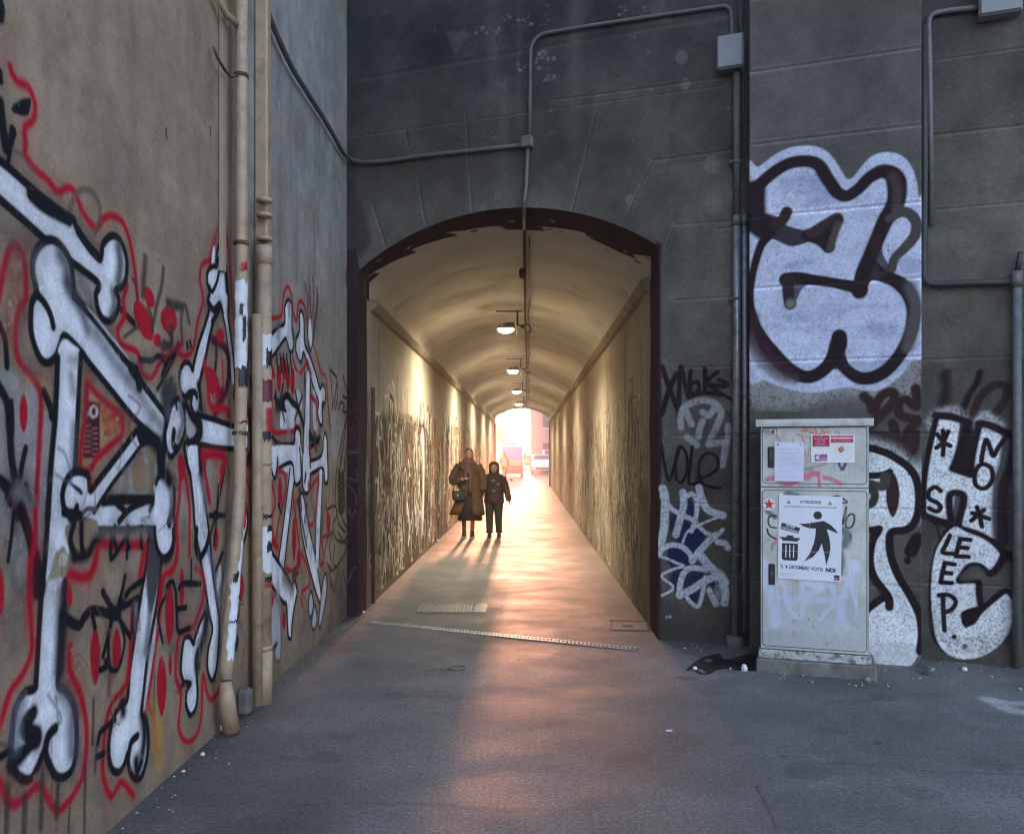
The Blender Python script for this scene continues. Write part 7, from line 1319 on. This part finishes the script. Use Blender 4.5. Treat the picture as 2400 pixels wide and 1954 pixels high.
kk = k; sleeve(jk, [(-.15, 0, 1.15), (-.21, -.01, 1.02), (-.24, -.03, .92), (-.275, -.06, .84)], [.075, .072, .064, .055], m_jac); sleeve(jk, [(.15, 0, 1.15), (.21, 0, 1.0), (.255, -.02, .86), (.295, -.045, .70)], [.075, .072, .064, .055], m_jac)
hand(C_, (.298, -.046, .70), (.25, -.1, -1), (1, 0, 0), .8, m_glove, 1); hand(C_, (-.28, -.065, .84), (-.3, -.1, -1), (-1, 0, 0), .8, m_glove, -1)
for sg, kx, ax, ay in ((-1, -.085, -.085, -.042), (1, .085, .097, .008)):
    b = MB(); P = [(sg * .085, 0, .72), (kx, -.01, .55), (kx * 1.02, -.02, .36), (ax, ay, .12), (ax, ay, .075)]; b.tube(P, [.10, .088, .072, .062, .066], 14); b.build('trouser_leg', m_tr, C_)
b = MB(); b.prism([(.05, .45), (.12, .44), (.14, .66), (.06, .66)], -.105, -.098, 0, 'y')
# --- worker beyond the exit
m_vest = mat('yellow_vest', (.50, .52, .03), .7, 0, .1, 10); m_navy = mat('dark_work_trousers', (.03, .03, .06), .8)
K_w, k = person((-1.36, 52.0, 0), 1.74, 2.6, 'worker in a yellow high-visibility vest standing beyond the exit, seen from behind', {'arms': (((-.25, .0, 1.10), (-.24, -.1, .88)), ((.25, 0, 1.12), (.22, -.18, 1.0))), 'legs': (((-.10, -.02, .5), (-.12, .02, .09)), ((.10, -.05, .5), (.14, -.10, .09)))}, m_navy, m_shoe, m_shoe)
head(K_w, (0, -.01, 1.63), 1.0, m_skin); b = MB(); b.ball((0, .012, 1.665), .083, .10, .085); b.build('hair', m_hair, K_w)
b = MB(); b.loft(rings_y([(1.48, 0, 0, .09, .07), (1.42, 0, 0, .18, .10), (1.25, 0, 0, .22, .14), (1.0, 0, 0, .20, .14), (.86, 0, 0, .21, .15)], 18), 0); vs = b.build('vest', m_vest, K_w)
for z in (1.05, 1.2): b = MB(); b.loft(rings_y([(z, 0, 0, .215, .145), (z + .05, 0, 0, .218, .147)], 18), 0); b.build('reflective_band', m_white, vs)
sleeve(K_w, [(-.18, 0, 1.40), (-.25, 0, 1.12), (-.24, -.1, .90)], [.07, .06, .05], m_navy); sleeve(K_w, [(.18, 0, 1.40), (.25, 0, 1.12), (.22, -.18, 1.0)], [.07, .06, .05], m_navy)
for sg, wr in ((-1, (-.24, -.11, .88)), (1, (.22, -.2, 1.0))): hand(K_w, wr, (0, -.3, -1), (sg, 0, 0), .95, m_skin, sg)
b = MB(); b.tube([(-1.15, 51.9, 1.0), (-.95, 51.8, .12)], .02, 6); b.box(-1.05, 51.7, .02, -.85, 51.9, .12, 0, .01); b.build('broom', m_dark, label='dark broom held by the worker beyond the exit', cat='broom')
# ------------------------------------------------------------------ camera, sky, sun
cam = bpy.data.cameras.new('camera'); co = bpy.data.objects.new('camera', cam); COL.objects.link(co); S.camera = co
co.location = (0, 0, CAMH); co.rotation_euler = (math.pi / 2, 0, 0)
cam.sensor_width = 36; cam.lens = F / 2400 * 36; cam.shift_x = (1200 - U0) / 2400; cam.shift_y = (V0 - 977) / 2400; cam.clip_start = .05; cam.clip_end = 2000
W_ = bpy.data.worlds.new('World'); S.world = W_; W_.use_nodes = True; nt = W_.node_tree; bg = nt.nodes['Background']
sky = nt.nodes.new('ShaderNodeTexSky'); sky.sky_type = 'NISHITA'; sky.sun_disc = False; sky.sun_elevation = math.radians(SUN_EL); sky.sun_rotation = math.radians(SUN_AZ); sky.air_density = 1.0; sky.dust_density = 1.5; sky.ozone_density = 1.5
mx = nt.nodes.new('ShaderNodeMix'); mx.data_type = 'RGBA'; mx.blend_type = 'MULTIPLY'; mx.inputs[0].default_value = 1; mx.inputs[7].default_value = (1.10, .955, 1.01, 1); nt.links.new(sky.outputs[0], mx.inputs[6]); nt.links.new(mx.outputs[2], bg.inputs[0]); bg.inputs[1].default_value = SKY_S
sl = bpy.data.lights.new('sun', 'SUN'); sl.energy = SUN_S; sl.color = (1.0, .40, .23); sl.angle = math.radians(2.4); so = bpy.data.objects.new('sun', sl); COL.objects.link(so)
e, a = math.radians(SUN_EL), math.radians(SUN_AZ); dirv = Vector((math.sin(a) * math.cos(e), math.cos(a) * math.cos(e), math.sin(e))); so.rotation_euler = (-dirv).to_track_quat('-Z', 'Y').to_euler()
S.view_settings.view_transform = 'Standard'; S.view_settings.look = 'None'; S.view_settings.exposure = EXPO; S.view_settings.gamma = 1
S.render.engine = 'CYCLES'; S.cycles.use_denoising = True; S.cycles.filter_width = 1.15; S.cycles.max_bounces = 10; S.cycles.diffuse_bounces = 6; S.cycles.transparent_max_bounces = 8; S.cycles.sample_clamp_indirect = 6
